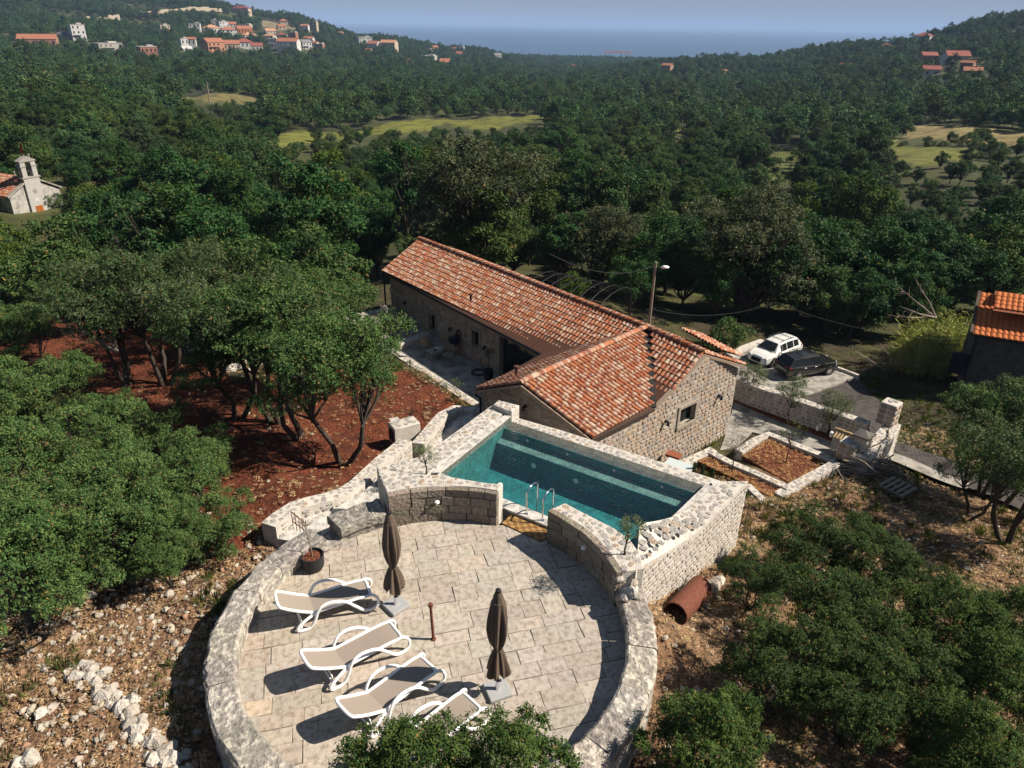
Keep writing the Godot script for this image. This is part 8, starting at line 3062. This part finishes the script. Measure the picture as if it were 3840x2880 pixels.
func build_trees() -> void:
	# oaks on the red soil, by the foot of each trunk
	var list := [
		["oak_b", Vector3(-15.068, -2.598, -28.033), 1.2, 0.4, "oak with a thick pale trunk forking low over the red soil"],
		["oak_b", Vector3(-16.757, -2.599, -28.067), 1.05, 2.3, "leaning oak with bare dead branches beside the thick-trunked oak"],
		["oak_a", Vector3(-10.418, -1.950, -24.022), 1.05, 1.1, "thin crooked-stemmed oak at the edge of the tree shade on red soil"],
		["oak_b", Vector3(-8.849, -1.988, -23.781), 1.22, 3.3, "tall dark oak in the middle of the grove beside the patio wall"],
		["oak_a", Vector3(-7.598, -1.796, -22.469), 1.18, 5.0, "second dark oak of the grove, nearest the patio wall"],
		["oak_a", Vector3(-5.619, -1.703, -20.689), 1.08, 0.2, "oak with drooping crown beside the stair path wall"],
		["oak_a", Vector3(-7.939, -2.591, -27.044), 1.1, 2.2, "oak at the back of the grove, below the patio steps"],
		["oak_b", Vector3(-14.720, -2.752, -33.100), 1.05, 4.2, "pale-leaved oak at the far edge of the red soil"],
		["oak_low", Vector3(-22.086, -2.407, -29.625), 0.75, 0.3, "bright green oak cut by the picture's edge above the red soil"],
		["oak_low", Vector3(-16.643, -2.082, -23.439), 0.74, 1.2, "sunlit low oak at the top of the big thicket"],
		["oak_low", Vector3(-17.514, -1.775, -21.678), 0.85, 4.9, "low oak at the thicket's outer edge below the bright oak"],
		["oak_low", Vector3(-12.695, -1.875, -20.781), 0.72, 2.8, "sunlit low oak in the middle of the big thicket"],
		["oak_low", Vector3(-13.340, -1.433, -18.255), 0.8, 4.1, "broad low oak filling the middle of the thicket"],
		["oak_low", Vector3(-9.448, -1.262, -17.774), 0.62, 5.3, "low oak at the thicket's tip over the red soil shade"],
		["oak_low", Vector3(-9.662, -0.662, -15.434), 0.72, 3.0, "low oak between the thicket's tip and the stony slope"],
		["oak_low", Vector3(-13.268, -0.936, -15.507), 0.9, 2.0, "dark low oak at the shaded heart of the thicket"],
		["oak_low", Vector3(-10.712, -0.603, -13.957), 0.72, 0.6, "low oak over the shade of the stony slope"],
		["oak_low", Vector3(-9.250, -0.603, -13.463), 0.66, 0.9, "low oak with stems rising from the stony slope"],
		["oak_low", Vector3(-7.727, -0.610, -14.636), 0.5, 3.7, "small low oak spilling over the red soil edge"],
		["oak_low", Vector3(-8.224, -0.591, -13.593), 0.45, 5.0, "smallest low oak, above the limestone scree"],
		["oak_low", Vector3(-10.581, -0.597, -11.764), 0.8, 1.7, "low oak cut by the picture's edge beside the dry slope"],
	]
	for k in list:
		plant("oak_tree", k[0], k[1], k[2], k[3], k[4], "tree", "oaks around the red soil")
	# shrubs in front, close to the camera
	for k in [["mastic", Vector3(-1.529, -0.603, -7.384), 1.0, 0.3, "dark glossy shrub in front of the lowest loungers"], ["mastic", Vector3(0.122, -0.664, -7.488), 0.98, 2.1, "dark glossy shrub in front of the second parasol's base"], ["mastic", Vector3(3.400, -0.797, -8.279), 0.95, 4.0, "dense dark shrub against the outside of the ring wall"], ["mastic_open", Vector3(7.954, -2.164, -15.514), 0.8, 0.4, "open shrub with thin branches on the slope below the firewood"], ["mastic_open", Vector3(9.563, -2.200, -15.086), 0.82, 2.4, "open shrub beside the grassy path on the slope"], ["mastic_open", Vector3(6.061, -1.482, -13.897), 0.6, 5.1, "gangly shrub beside the outer pool wall"], ["mastic_open", Vector3(7.361, -1.320, -12.185), 0.85, 3.4, "wide dark shrub in the middle of the sunny slope"], ["mastic_open", Vector3(5.549, -1.190, -10.561), 0.8, 1.0, "shrub with a thick leaning trunk on the stony slope"], ["mastic", Vector3(9.794, -1.651, -12.193), 0.95, 2.9, "bright glossy shrub at the corner of the slope"], ["mastic", Vector3(9.672, -1.500, -10.229), 0.95, 4.4, "glossy shrub nearest the edge of the picture"], ["mastic_open", Vector3(6.722, -1.207, -9.918), 0.8, 0.8, "leafy shrub over orange rubble near the picture's foot"], ["mastic_open", Vector3(10.254, -2.175, -14.353), 0.62, 5.6, "small open shrub between the slope's larger shrubs"], ["mastic", Vector3(8.478, -1.466, -8.941), 0.9, 1.9, "glossy shrub in the lower corner of the picture"], ["mastic_open", Vector3(8.184, -1.469, -10.723), 0.8, 2.2, "dark open shrub left of the glossy corner shrubs"], ["mastic", Vector3(11.689, -1.975, -12.492), 0.9, 0.1, "glossy shrub cut by the picture's edge on the slope"]]:
		plant("shrub", k[0], k[1], k[2], k[3], k[4], "shrub", "shrubs on the slope by the camera")
	# trees round the house and the car park
	for k in [
		["laurel", Vector3(-2.610, -5.532, -52.468), 1.3, 0.6, "great grey-green tree rising behind the house roof"],
		["laurel", Vector3(6.301, -6.122, -51.946), 0.8, 2.2, "grey-green tree beside the arched metal frame"],
		["laurel", Vector3(15.962, -6.643, -47.502), 1.15, 3.9, "large rounded tree above the parked cars"],
		["wood_b", Vector3(12.542, -6.685, -49.769), 0.85, 1.0, "bushy tree beside the lamp post"],
		["wood_a", Vector3(11.481, -6.998, -53.100), 1.0, 3.0, "dark tree behind the lamp post"],
		["wood_a", Vector3(22.340, -7.594, -50.202), 1.15, 5.2, "dark tree shading the car park"],
		["wood_c", Vector3(26.051, -7.541, -49.306), 1.05, 2.5, "dark tall tree between car park and orange roof"],
		["wood_a", Vector3(33.219, -8.153, -55.149), 1.1, 4.6, "dark tree behind the reeds"],
		["oak_b", Vector3(17.484, -3.762, -22.295), 0.85, 0.7, "dark spreading tree before the neighbour's shaded wall"],
		["oak_a", Vector3(17.750, -3.659, -21.637), 0.95, 1.9, "tree cut by the picture's edge under the orange roof"],
		["oak_a", Vector3(15.833, -3.253, -20.298), 0.6, 5.5, "dark tree overhanging the asphalt lane"],
		["oak_b", Vector3(15.759, -2.857, -18.436), 0.9, 3.1, "dark tree at the lane's far end"],
		["wood_a", Vector3(26.737, -7.540, -49.331), 1.0, 4.4, "dark tree behind the reeds' shaded side"],
		["wood_c", Vector3(26.160, -7.059, -45.164), 0.8, 0.4, "dark tree rising out of the reeds"],
		["wood_a", Vector3(32.512, -7.803, -51.174), 0.95, 2.0, "dark tree left of the orange roof"],
		["wood_a", Vector3(28.180, -8.353, -55.464), 1.1, 1.1, "dark tree in the second row behind the car park"],
		["wood_b", Vector3(25.826, -8.572, -57.053), 1.1, 5.1, "greener tree in the second row behind the car park"],
		["wood_a", Vector3(22.986, -8.485, -57.817), 1.15, 0.2, "broad dark tree above the white car"],
		["wood_a", Vector3(32.518, -8.330, -56.692), 1.1, 3.2, "dark tree in the second row behind the reeds"],
		["wood_a", Vector3(39.830, -8.514, -58.681), 1.1, 2.7, "dark tree in the second row behind the orange roof"],
		["wood_a", Vector3(17.974, -7.026, -48.565), 1.05, 0.9, "dark tree right behind the white car"],
		["wood_c", Vector3(20.502, -7.330, -48.993), 0.95, 2.9, "dark tree right behind the black car"],
		["wood_a", Vector3(22.318, -6.901, -44.638), 0.8, 1.4, "dark tree at the corner of the car park"],
		["wood_b", Vector3(-9.376, -2.800, -33.808), 0.95, 1.6, "slim-trunked tree at the far end of the patio"],
		["wood_a", Vector3(-10.856, -5.147, -50.882), 0.95, 4.0, "dark tree over the far corner of the house"],
		["wood_b", Vector3(-11.518, -2.762, -31.360), 0.95, 2.7, "oak crown between the red soil and the woods"],
		["wood_c", Vector3(-20.049, -3.563, -39.298), 0.95, 5.0, "oak crown behind the dead branches"],
		["wood_b", Vector3(-21.788, -2.683, -33.826), 0.95, 0.3, "oak crown at the upper end of the red soil"],
		["wood_a", Vector3(-24.767, -3.892, -43.927), 1.0, 3.6, "olive-brown oak crown left of the grove"],
		["wood_b", Vector3(-16.935, -3.767, -38.553), 1.0, 1.3, "bright oak crown above the grove"],
	]:
		plant("tree", k[0], k[1], k[2], k[3], k[4], "tree", "trees beside the house", 1.0, null, P.leaf_dark if k[0] == "wood_a" or k[1].x > 20.0 else P.leaf)
	for k in [[Vector3(13.182, -6.257, -40.765), 0.8, "bright bush beside the tiled lean-to"]]:
		plant("bush", "bush", k[0], k[1], 1.0, k[2], "bush")


# every wood tree: jittered rings of places round the camera's view, thinning out with distance
func build_forest() -> void:
	var away: Array = []
	for k in clearings:
		away.append(k[0])
	var home: PackedVector2Array = [Vector2(-19.694, -22.196), Vector2(-26.511, -37.281), Vector2(-16.207, -34.272), Vector2(-11.974, -35.729), Vector2(-9.253, -39.041), Vector2(-8.476, -45.586), Vector2(-6.646, -49.169), Vector2(1.571, -46.780), Vector2(6.121, -40.334), Vector2(9.565, -36.976), Vector2(14.726, -43.500), Vector2(18.572, -46.738), Vector2(21.086, -44.184), Vector2(21.755, -39.661), Vector2(23.903, -40.080), Vector2(29.683, -45.598), Vector2(39.144, -51.581), Vector2(35.751, -36.450), Vector2(13.242, -9.588), Vector2(-12.659, -8.473)]
	var spots := []
	var d := 36.0
	while d < 2000.0:
		var gap := 4.1 + minf(d * 0.012, 4.6)
		var n := int((FAR_ANGLES[-2] - FAR_ANGLES[1] + 0.5) * d / gap)
		for i in n:
			var a: float = lerpf(FAR_ANGLES[1] - 0.25, FAR_ANGLES[-2] + 0.25, (i + rng.randf_range(0.05, 0.95)) / n)
			var e := d + rng.randf_range(-0.5, 0.5) * gap
			var q := Vector2(e * sin(a), -e * cos(a))
			if absf(a) > 0.66 and e > 160.0 and (a < -0.78 or a > 0.8):
				continue
			var ok := not inside(q, home)
			for k in away:
				if ok and inside(q, k):
					ok = false
			for k in keep_clear:
				if ok:
					var l: float = k[0].length()
					var side: float = absf(angle_difference(atan2(q.x, -q.y), atan2(k[0].x, -k[0].y))) * l
					if side < k[1] and e > l - k[2] and e < l + k[1] * 0.6:
						ok = false
			if not ok:
				continue
			var y := ground(q.x, q.y)
			if y < -62.0:
				continue
			spots.append([e, Vector3(q.x, y - 0.1, q.y)])
		d += gap * 0.86
	spots.sort_custom(func(p, q): return p[0] < q[0])
	var f := FastNoiseLite.new()
	f.seed = 77
	f.frequency = 0.012
	var shared := {"far_a": [], "far_b": [], "far_c": [], "wood_a": [], "wood_b": [], "wood_c": [], "bush": []}
	var names := {"wood_a": "dark evergreen oak", "wood_b": "bright green oak", "wood_c": "tall-crowned oak", "bush": "low bush"}
	var single := []
	var used := 0
	for s in spots:
		var p: Vector3 = s[1]
		var k := f.get_noise_2d(p.x, p.z) + rng.randf_range(-0.35, 0.35)
		var size := (0.6 + 0.75 * pow(rng.randf(), 1.7)) * (1.0 - 0.15 * clampf((70.0 - s[0]) / 35.0, 0, 1))
		var low := false
		for c in away:
			for step in [14.0, 28.0, 42.0, 58.0, 74.0, 90.0, 106.0, 122.0]:
				if inside(Vector2(p.x, p.z) * (1.0 + step / float(s[0])), c):
					if step < 45.0:
						low = true
					else:
						size = minf(size, 0.55)
		if s[0] < 210.0:
			var kind := "wood_a" if k < -0.05 else ("wood_b" if k < 0.28 else "wood_c")
			if low and rng.randf() < 0.3:
				size = rng.randf_range(0.4, 0.55)
			elif low or rng.randf() < 0.1:
				kind = "bush"
				if low and rng.randf() < 0.15:
					continue
			if used < 262:
				used += 1
				single.append([kind, p, size, int((s[0] - 30.0) / 14.0), atan2(p.x, -p.z)])
			else:
				shared[kind].append([p, size])
		elif not low:
			shared["far_a" if k < -0.05 else ("far_b" if k < 0.22 else "far_c")].append([p, size * (1.0 + minf(s[0] * 0.0003, 0.3))])
	single.sort_custom(func(a, b): return a[4] < b[4])
	var counted := {}
	for t in single:
		var key := [t[0], t[3]]
		counted[key] = counted.get(key, 0) + 1
		var label := "%s, %s from the left in the %s belt of woods behind the house" % [names[t[0]], nth(counted[key]), nth(t[3] + 1)]
		plant("oak_tree" if t[0] != "bush" else "bush", t[0], t[1], t[2], rng.randf() * TAU, label, "tree" if t[0] != "bush" else "bush", "trees of the woods beyond the house", rng.randf_range(0.9, 1.15), null, [P.leaf, P.leaf_dark, P.leaf_dark, P.leaf_yellow, P.leaf_olive][rng.randi() % 5])
	var woods := Node3D.new()
	woods.name = "distant_woods"
	add_child(woods)
	stuff(woods)
	woods.set_meta("label", "dark green oak woods covering the valley and hills down to the sea")
	woods.set_meta("category", "woods")
	for kind in shared:
		var list: Array = shared[kind]
		if list.is_empty():
			continue
		for part in 2:
			if part == 0 and kind.begins_with("far"):
				continue
			var mm := MultiMesh.new()
			mm.transform_format = MultiMesh.TRANSFORM_3D
			mm.use_colors = true
			mm.mesh = kinds[kind][part]
			mm.instance_count = list.size()
			for i in list.size():
				var b := Basis(Vector3.UP, float(i) * 2.399).scaled(Vector3.ONE * float(list[i][1]))
				mm.set_instance_transform(i, Transform3D(b, list[i][0]))
				var tint := rng.randf_range(0.65, 1.2)
				mm.set_instance_color(i, Color(tint * rng.randf_range(0.85, 1.2), tint, tint * rng.randf_range(0.75, 1.1)))
			var o := MultiMeshInstance3D.new()
			o.name = "crowns" if part == 1 else "trunks"
			o.multimesh = mm
			o.material_override = P.leaf if part == 1 else P.bark
			woods.add_child(o, true)
			stuff(o)


var keep_clear := []


func nth(n: int) -> String:
	var low := ["", "first", "second", "third", "fourth", "fifth", "sixth", "seventh", "eighth", "ninth", "tenth", "eleventh", "twelfth", "thirteenth", "fourteenth", "fifteenth", "sixteenth", "seventeenth", "eighteenth", "nineteenth"]
	if n < 20:
		return low[n]
	var tens := ["", "", "twent", "thirt", "fort", "fift", "sixt", "sevent", "eight", "ninet"]
	if n >= 100:
		return "hundred and " + nth(n - 100) if n > 100 else "hundredth"
	return tens[n / 10] + ("ieth" if n % 10 == 0 else "y-" + low[n % 10])


# ---------------------------------------------------------------- ground cover
func scatter(called: String, label: String, mesh_: Mesh, material: Material, places: Array, category: String) -> void:
	var mm := MultiMesh.new()
	mm.transform_format = MultiMesh.TRANSFORM_3D
	mm.use_colors = true
	mm.mesh = mesh_
	mm.instance_count = places.size()
	for i in places.size():
		mm.set_instance_transform(i, places[i][0])
		mm.set_instance_color(i, places[i][1])
	var o := MultiMeshInstance3D.new()
	o.name = numbered(called)
	o.multimesh = mm
	o.material_override = material
	add_child(o)
	stuff(o)
	o.set_meta("label", label)
	o.set_meta("category", category)


func covered(q: Vector2) -> bool:
	if q.distance_to(TERRACE) < 4.75:
		return true
	for poly in built_over:
		if inside(q, poly):
			return true
	return false


var built_over := []


func build_ground_cover() -> void:
	for i in 44:
		var a := rng.randf_range(-0.68, -0.5)
		var e := rng.randf_range(44.0, 86.0)
		if e > 66.0 and e < 78.0 and a < -0.55:
			e -= 14.0
		var q := Vector2(e * sin(a), -e * cos(a))
		plant("bush", "bush", on_ground(q.x, q.y), rng.randf_range(0.45, 1.0), rng.randf() * 6.0, "%s low bush in the scrub before the church" % nth(i + 1), "bush", "scrub before the church", 1.0, null, P.leaf_yellow if i % 3 == 0 else P.leaf)
	built_over = [
		PackedVector2Array([Vector2(-3.879, -17.629), Vector2(-0.464, -21.940), Vector2(6.749, -17.193), Vector2(2.790, -12.405), Vector2(-1.5, -12)]),
		PackedVector2Array([Vector2(-7.4, -38.2), Vector2(-6.174, -32.586), Vector2(-1.305, -26.424), Vector2(-1.2, -23.6), Vector2(2.5, -20.4), Vector2(9.2, -26.2), Vector2(-3, -41)]),
		PackedVector2Array([Vector2(8.094, -24.759), Vector2(10.170, -29.526), Vector2(11.008, -29.217), Vector2(14.736, -25.759), Vector2(15.699, -25.410), Vector2(15.129, -24.990), Vector2(12.171, -22.809), Vector2(9.266, -20.639), Vector2(8.243, -20.794)]),
		PackedVector2Array([Vector2(-6.141, -14.890), Vector2(-6.302, -15.256), Vector2(-5.826, -15.993), Vector2(-5.087, -16.597), Vector2(-4.470, -17.564), Vector2(-4.062, -19.377), Vector2(-3.588, -21.161), Vector2(-2.741, -23.172), Vector2(-1.103, -24.764), Vector2(-0.465, -22.016), Vector2(-3.854, -17.470), Vector2(-4.282, -14.423)]),
		PackedVector2Array([Vector2(15.213, -24.763), Vector2(16.459, -26.480), Vector2(19.130, -22.409), Vector2(18.055, -20.748)]),
	]
	var red: PackedVector2Array = [Vector2(-27.623, -38.487), Vector2(-22.023, -37.316), Vector2(-15.819, -31.903), Vector2(-11.777, -28.008), Vector2(-4.811, -29.940), Vector2(-1.782, -25.671), Vector2(-4.510, -20.584), Vector2(-6.655, -15.340), Vector2(-7.377, -14.303), Vector2(-10.420, -17.170), Vector2(-21.531, -28.881)]
	# pebbles and broken limestone
	var pebbles := []
	for k in 4:
		pebbles.append([])
	for i in 26000:
		var q := Vector2(rng.randf_range(-16, 22), rng.randf_range(-31, -1.5))
		if rng.randf() < 0.35:
			q = Vector2(rng.randf_range(-14, -4), rng.randf_range(-17, -3))
		if covered(q):
			continue
		var in_red := inside(q, red)
		if in_red and rng.randf() < 0.93 or q.y < -26 and rng.randf() < 0.6:
			continue
		var r := 0.018 + 0.075 * pow(rng.randf(), 5.0)
		var c := vary(Color(0.52, 0.46, 0.38), 0.2) if rng.randf() < 0.75 else vary(Color(0.36, 0.22, 0.14), 0.2)
		pebbles[i % 4].append([Transform3D(Basis(Vector3.UP, rng.randf() * TAU).rotated(Vector3.RIGHT, rng.randf_range(-0.4, 0.4)).scaled_local(Vector3(r * 2.4, r * 1.3, r * 1.8)), on_ground(q.x, q.y, r * 0.2 + 0.02)), c])
	for k in 4:
		var s := Shape.new()
		s.add(stone_shapes.rock[k], Transform3D())
		scatter("gravel", "scattered broken limestone on the dry ground around the terrace", s.mesh(), P.stone, pebbles[k], "gravel")
	# fallen leaves and dry stalks
	var lf := Leaves.new()
	for i in 5:
		lf.leaf(Vector3(rng.randf_range(-0.05, 0.05), 0.01 * i, rng.randf_range(-0.05, 0.05)), Vector3(rng.randf_range(-1, 1), 0.1, rng.randf_range(-1, 1)).normalized(), (Vector3.UP + rand_dir() * 0.5).normalized(), 0.035, 0.014, Color.WHITE)
	lf.leaf(Vector3(0, 0.02, 0), Vector3(1, 0.05, 0.3).normalized(), Vector3.UP, 0.1, 0.005, Color(1.3, 1.2, 1.0))
	var litter := []
	for i in 30000:
		var q := Vector2(rng.randf_range(-16, 20), rng.randf_range(-30, -1.5))
		if covered(q) or (inside(q, red) and rng.randf() < 0.75):
			continue
		var c := Color(0.30, 0.18, 0.095).lerp(Color(0.48, 0.35, 0.20), rng.randf()) * rng.randf_range(0.5, 1.15)
		litter.append([Transform3D(Basis(Vector3.UP, rng.randf() * TAU).scaled(Vector3.ONE * rng.randf_range(0.7, 1.5)), on_ground(q.x, q.y, 0.05)), c])
	for bed in [[PackedVector2Array([Vector2(8.933, -23.811), Vector2(10.236, -24.945), Vector2(10.849, -25.023), Vector2(12.142, -23.629), Vector2(10.187, -21.964)]), -3.09], [PackedVector2Array([Vector2(7.076, -23.193), Vector2(7.693, -23.703), Vector2(9.771, -21.637), Vector2(9.116, -20.958), Vector2(7.713, -22.476)]), -2.97], [PackedVector2Array([Vector2(-5.260, -30.871), Vector2(-4.993, -31.316), Vector2(-1.597, -27.059), Vector2(-1.971, -26.772)]), -2.71]]:
		for i in 1400:
			var q := Vector2(rng.randf_range(-6, 14), rng.randf_range(-34, -18))
			if i % 2 == 0:
				q = bed[0][rng.randi() % bed[0].size()].lerp(bed[0][rng.randi() % bed[0].size()], rng.randf()).lerp(bed[0][rng.randi() % bed[0].size()], rng.randf())
			if inside(q, bed[0]):
				litter.append([Transform3D(Basis(Vector3.UP, rng.randf() * TAU).scaled(Vector3.ONE * rng.randf_range(0.6, 1.3)), Vector3(q.x, bed[1], q.y)), Color(0.30, 0.13, 0.06).lerp(Color(0.46, 0.28, 0.13), rng.randf()) * rng.randf_range(0.6, 1.2)])
	scatter("leaf_litter", "dry brown leaves and stalks lying on the ground around the terrace", lf.mesh(), P.leaf_matte, litter, "leaf litter")
	# grass and low weeds
	var gr := Leaves.new()
	for i in 26:
		var a := rng.randf() * TAU
		var lean := Vector3(cos(a) * 0.45, 1, sin(a) * 0.45).normalized()
		gr.leaf(Vector3(cos(a), 0, sin(a)) * rng.randf() * 0.08 + lean * 0.07, lean, Vector3(cos(a), 0.3, sin(a)).normalized(), rng.randf_range(0.05, 0.11), 0.007, Color.WHITE * rng.randf_range(0.7, 1.2))
	var f := FastNoiseLite.new()
	f.seed = 31
	f.frequency = 0.28
	var tufts := []
	for i in 16000:
		var q := Vector2(rng.randf_range(-22, 30), rng.randf_range(-40, -1.5))
		if covered(q) or inside(q, red):
			continue
		var k := f.get_noise_2d(q.x, q.y) + (0.18 if q.x > 7 else -0.12) + (0.15 if q.y < -26 else 0.0)
		if k < 0.05:
			continue
		var c := Color(0.075, 0.11, 0.025).lerp(Color(0.22, 0.19, 0.06), rng.randf() * rng.randf()) * rng.randf_range(0.7, 1.2)
		tufts.append([Transform3D(Basis(Vector3.UP, rng.randf() * TAU).scaled(Vector3.ONE * rng.randf_range(0.6, 1.7)), on_ground(q.x, q.y, 0.02)), c])
	scatter("grass", "tufts of grass and low weeds on the slopes", gr.mesh(), P.leaf_matte, tufts, "grass")
	# the two collapsed dry stone rows and larger loose rocks
	var rows := [
		[Vector3(-9.061, -0.483, -10.815), Vector3(-8.680, -0.455, -10.598), Vector3(-8.292, -0.431, -10.352), Vector3(-7.983, -0.417, -10.119), Vector3(-7.657, -0.410, -9.899), Vector3(-7.263, -0.408, -9.586), Vector3(-6.988, -0.410, -9.319), Vector3(-6.727, -0.415, -9.129), Vector3(-6.430, -0.423, -8.914), Vector3(-6.156, -0.432, -8.737), Vector3(-5.818, -0.444, -8.598)],
	]
	var big := 0
	for line in rows:
		for i in line.size() - 1:
			for k in 9:
				var p: Vector3 = line[i].lerp(line[i + 1], rng.randf()) + Vector3(rng.randf_range(-0.17, 0.17), 0, rng.randf_range(-0.17, 0.17))
				var r := rng.randf_range(0.1, 0.19) if k < 4 else rng.randf_range(0.05, 0.11)
				big += 1
				rock(p, r, "%s pale limestone rock from the far end of the tumbled row" % nth(big), "rocks of the tumbled stone row")
	big = 0
	for k in [[Vector3(-8.034, -0.527, -13.054), 0.12], [Vector3(-7.859, -0.469, -12.469), 0.1], [Vector3(-9.517, -0.554, -11.613), 0.14], [Vector3(-8.885, -0.416, -9.756), 0.12], [Vector3(-8.632, -0.403, -8.642), 0.2], [Vector3(-8.800, -0.406, -8.550), 0.16], [Vector3(-7.909, -0.565, -13.441), 0.1], [Vector3(-9.876, -0.603, -13.043), 0.14], [Vector3(-10.340, -0.603, -12.076), 0.12], [Vector3(-9.023, -0.417, -9.631), 0.16], [Vector3(-8.922, -0.518, -11.658), 0.08], [Vector3(-8.511, -0.524, -12.513), 0.08]]:
		big += 1
		rock(k[0], k[1], "%s of the loose pale rocks on the dry ground left of the ring wall" % nth(big), "loose rocks left of the ring wall")
	for k in [[Vector3(5.367, -1.499, -14.634), 0.24, "long grey rock beside the rusty pipe's far end"], [Vector3(5.579, -1.503, -14.858), 0.2, "flat pale rock behind the grey rock by the rusty pipe"]]:
		rock(k[0], k[1], k[2], "")
	for i in 26:
		var q := Vector2(rng.randf_range(4.5, 9.5), rng.randf_range(-9.0, -4.5))
		rock(on_ground(q.x, q.y), rng.randf_range(0.08, 0.24), "%s pale rock among the foreground shrubs on the slope" % nth(i + 1), "rocks on the slope under the shrubs")
	big = 0
	for k in [Vector3(-34.984, -3.849, -48.266), Vector3(-33.274, -3.848, -46.790), Vector3(-31.710, -3.440, -42.798), Vector3(-31.464, -3.747, -44.627), Vector3(-33.242, -3.559, -44.918), Vector3(-29.950, -3.427, -41.132), Vector3(-33.527, -4.041, -48.423), Vector3(-29.521, -3.322, -40.051)]:
		for j in 4:
			rock(k + Vector3(rng.randf_range(-0.9, 0.9), 0, rng.randf_range(-0.9, 0.9)), rng.randf_range(0.15, 0.5), "%s white rock in the stony clearing above the red soil" % nth(next_rock()), "white rocks of the stony clearing")
	for k in [Vector3(-15.659, -2.675, -32.597), Vector3(-14.195, -2.624, -31.156), Vector3(-12.952, -2.608, -30.132), Vector3(-14.966, -2.648, -31.998), Vector3(-13.463, -2.606, -30.362), Vector3(-12.345, -2.589, -29.616)]:
		for j in 3:
			rock(k + Vector3(rng.randf_range(-0.5, 0.5), 0, rng.randf_range(-0.4, 0.4)), rng.randf_range(0.12, 0.4), "%s white rock in the stone bank behind the grove" % nth(next_rock()), "white rocks of the bank behind the grove")


func rock(p: Vector3, r: float, label: String, group: String) -> void:
	var o := put("rock", toned("pale", "rock"), P.stone)
	o.transform = Transform3D(Basis(Vector3.UP, rng.randf() * TAU).rotated(Vector3(1, 0, 0), rng.randf_range(-0.3, 0.3)).scaled_local(Vector3(r * 2.2, r * 1.5, r * 1.8)), Vector3(p.x, ground(p.x, p.z) + r * 0.35, p.z))
	tag(o, label, "rock", group)


var rocks_named := 0


func next_rock() -> int:
	rocks_named += 1
	return rocks_named
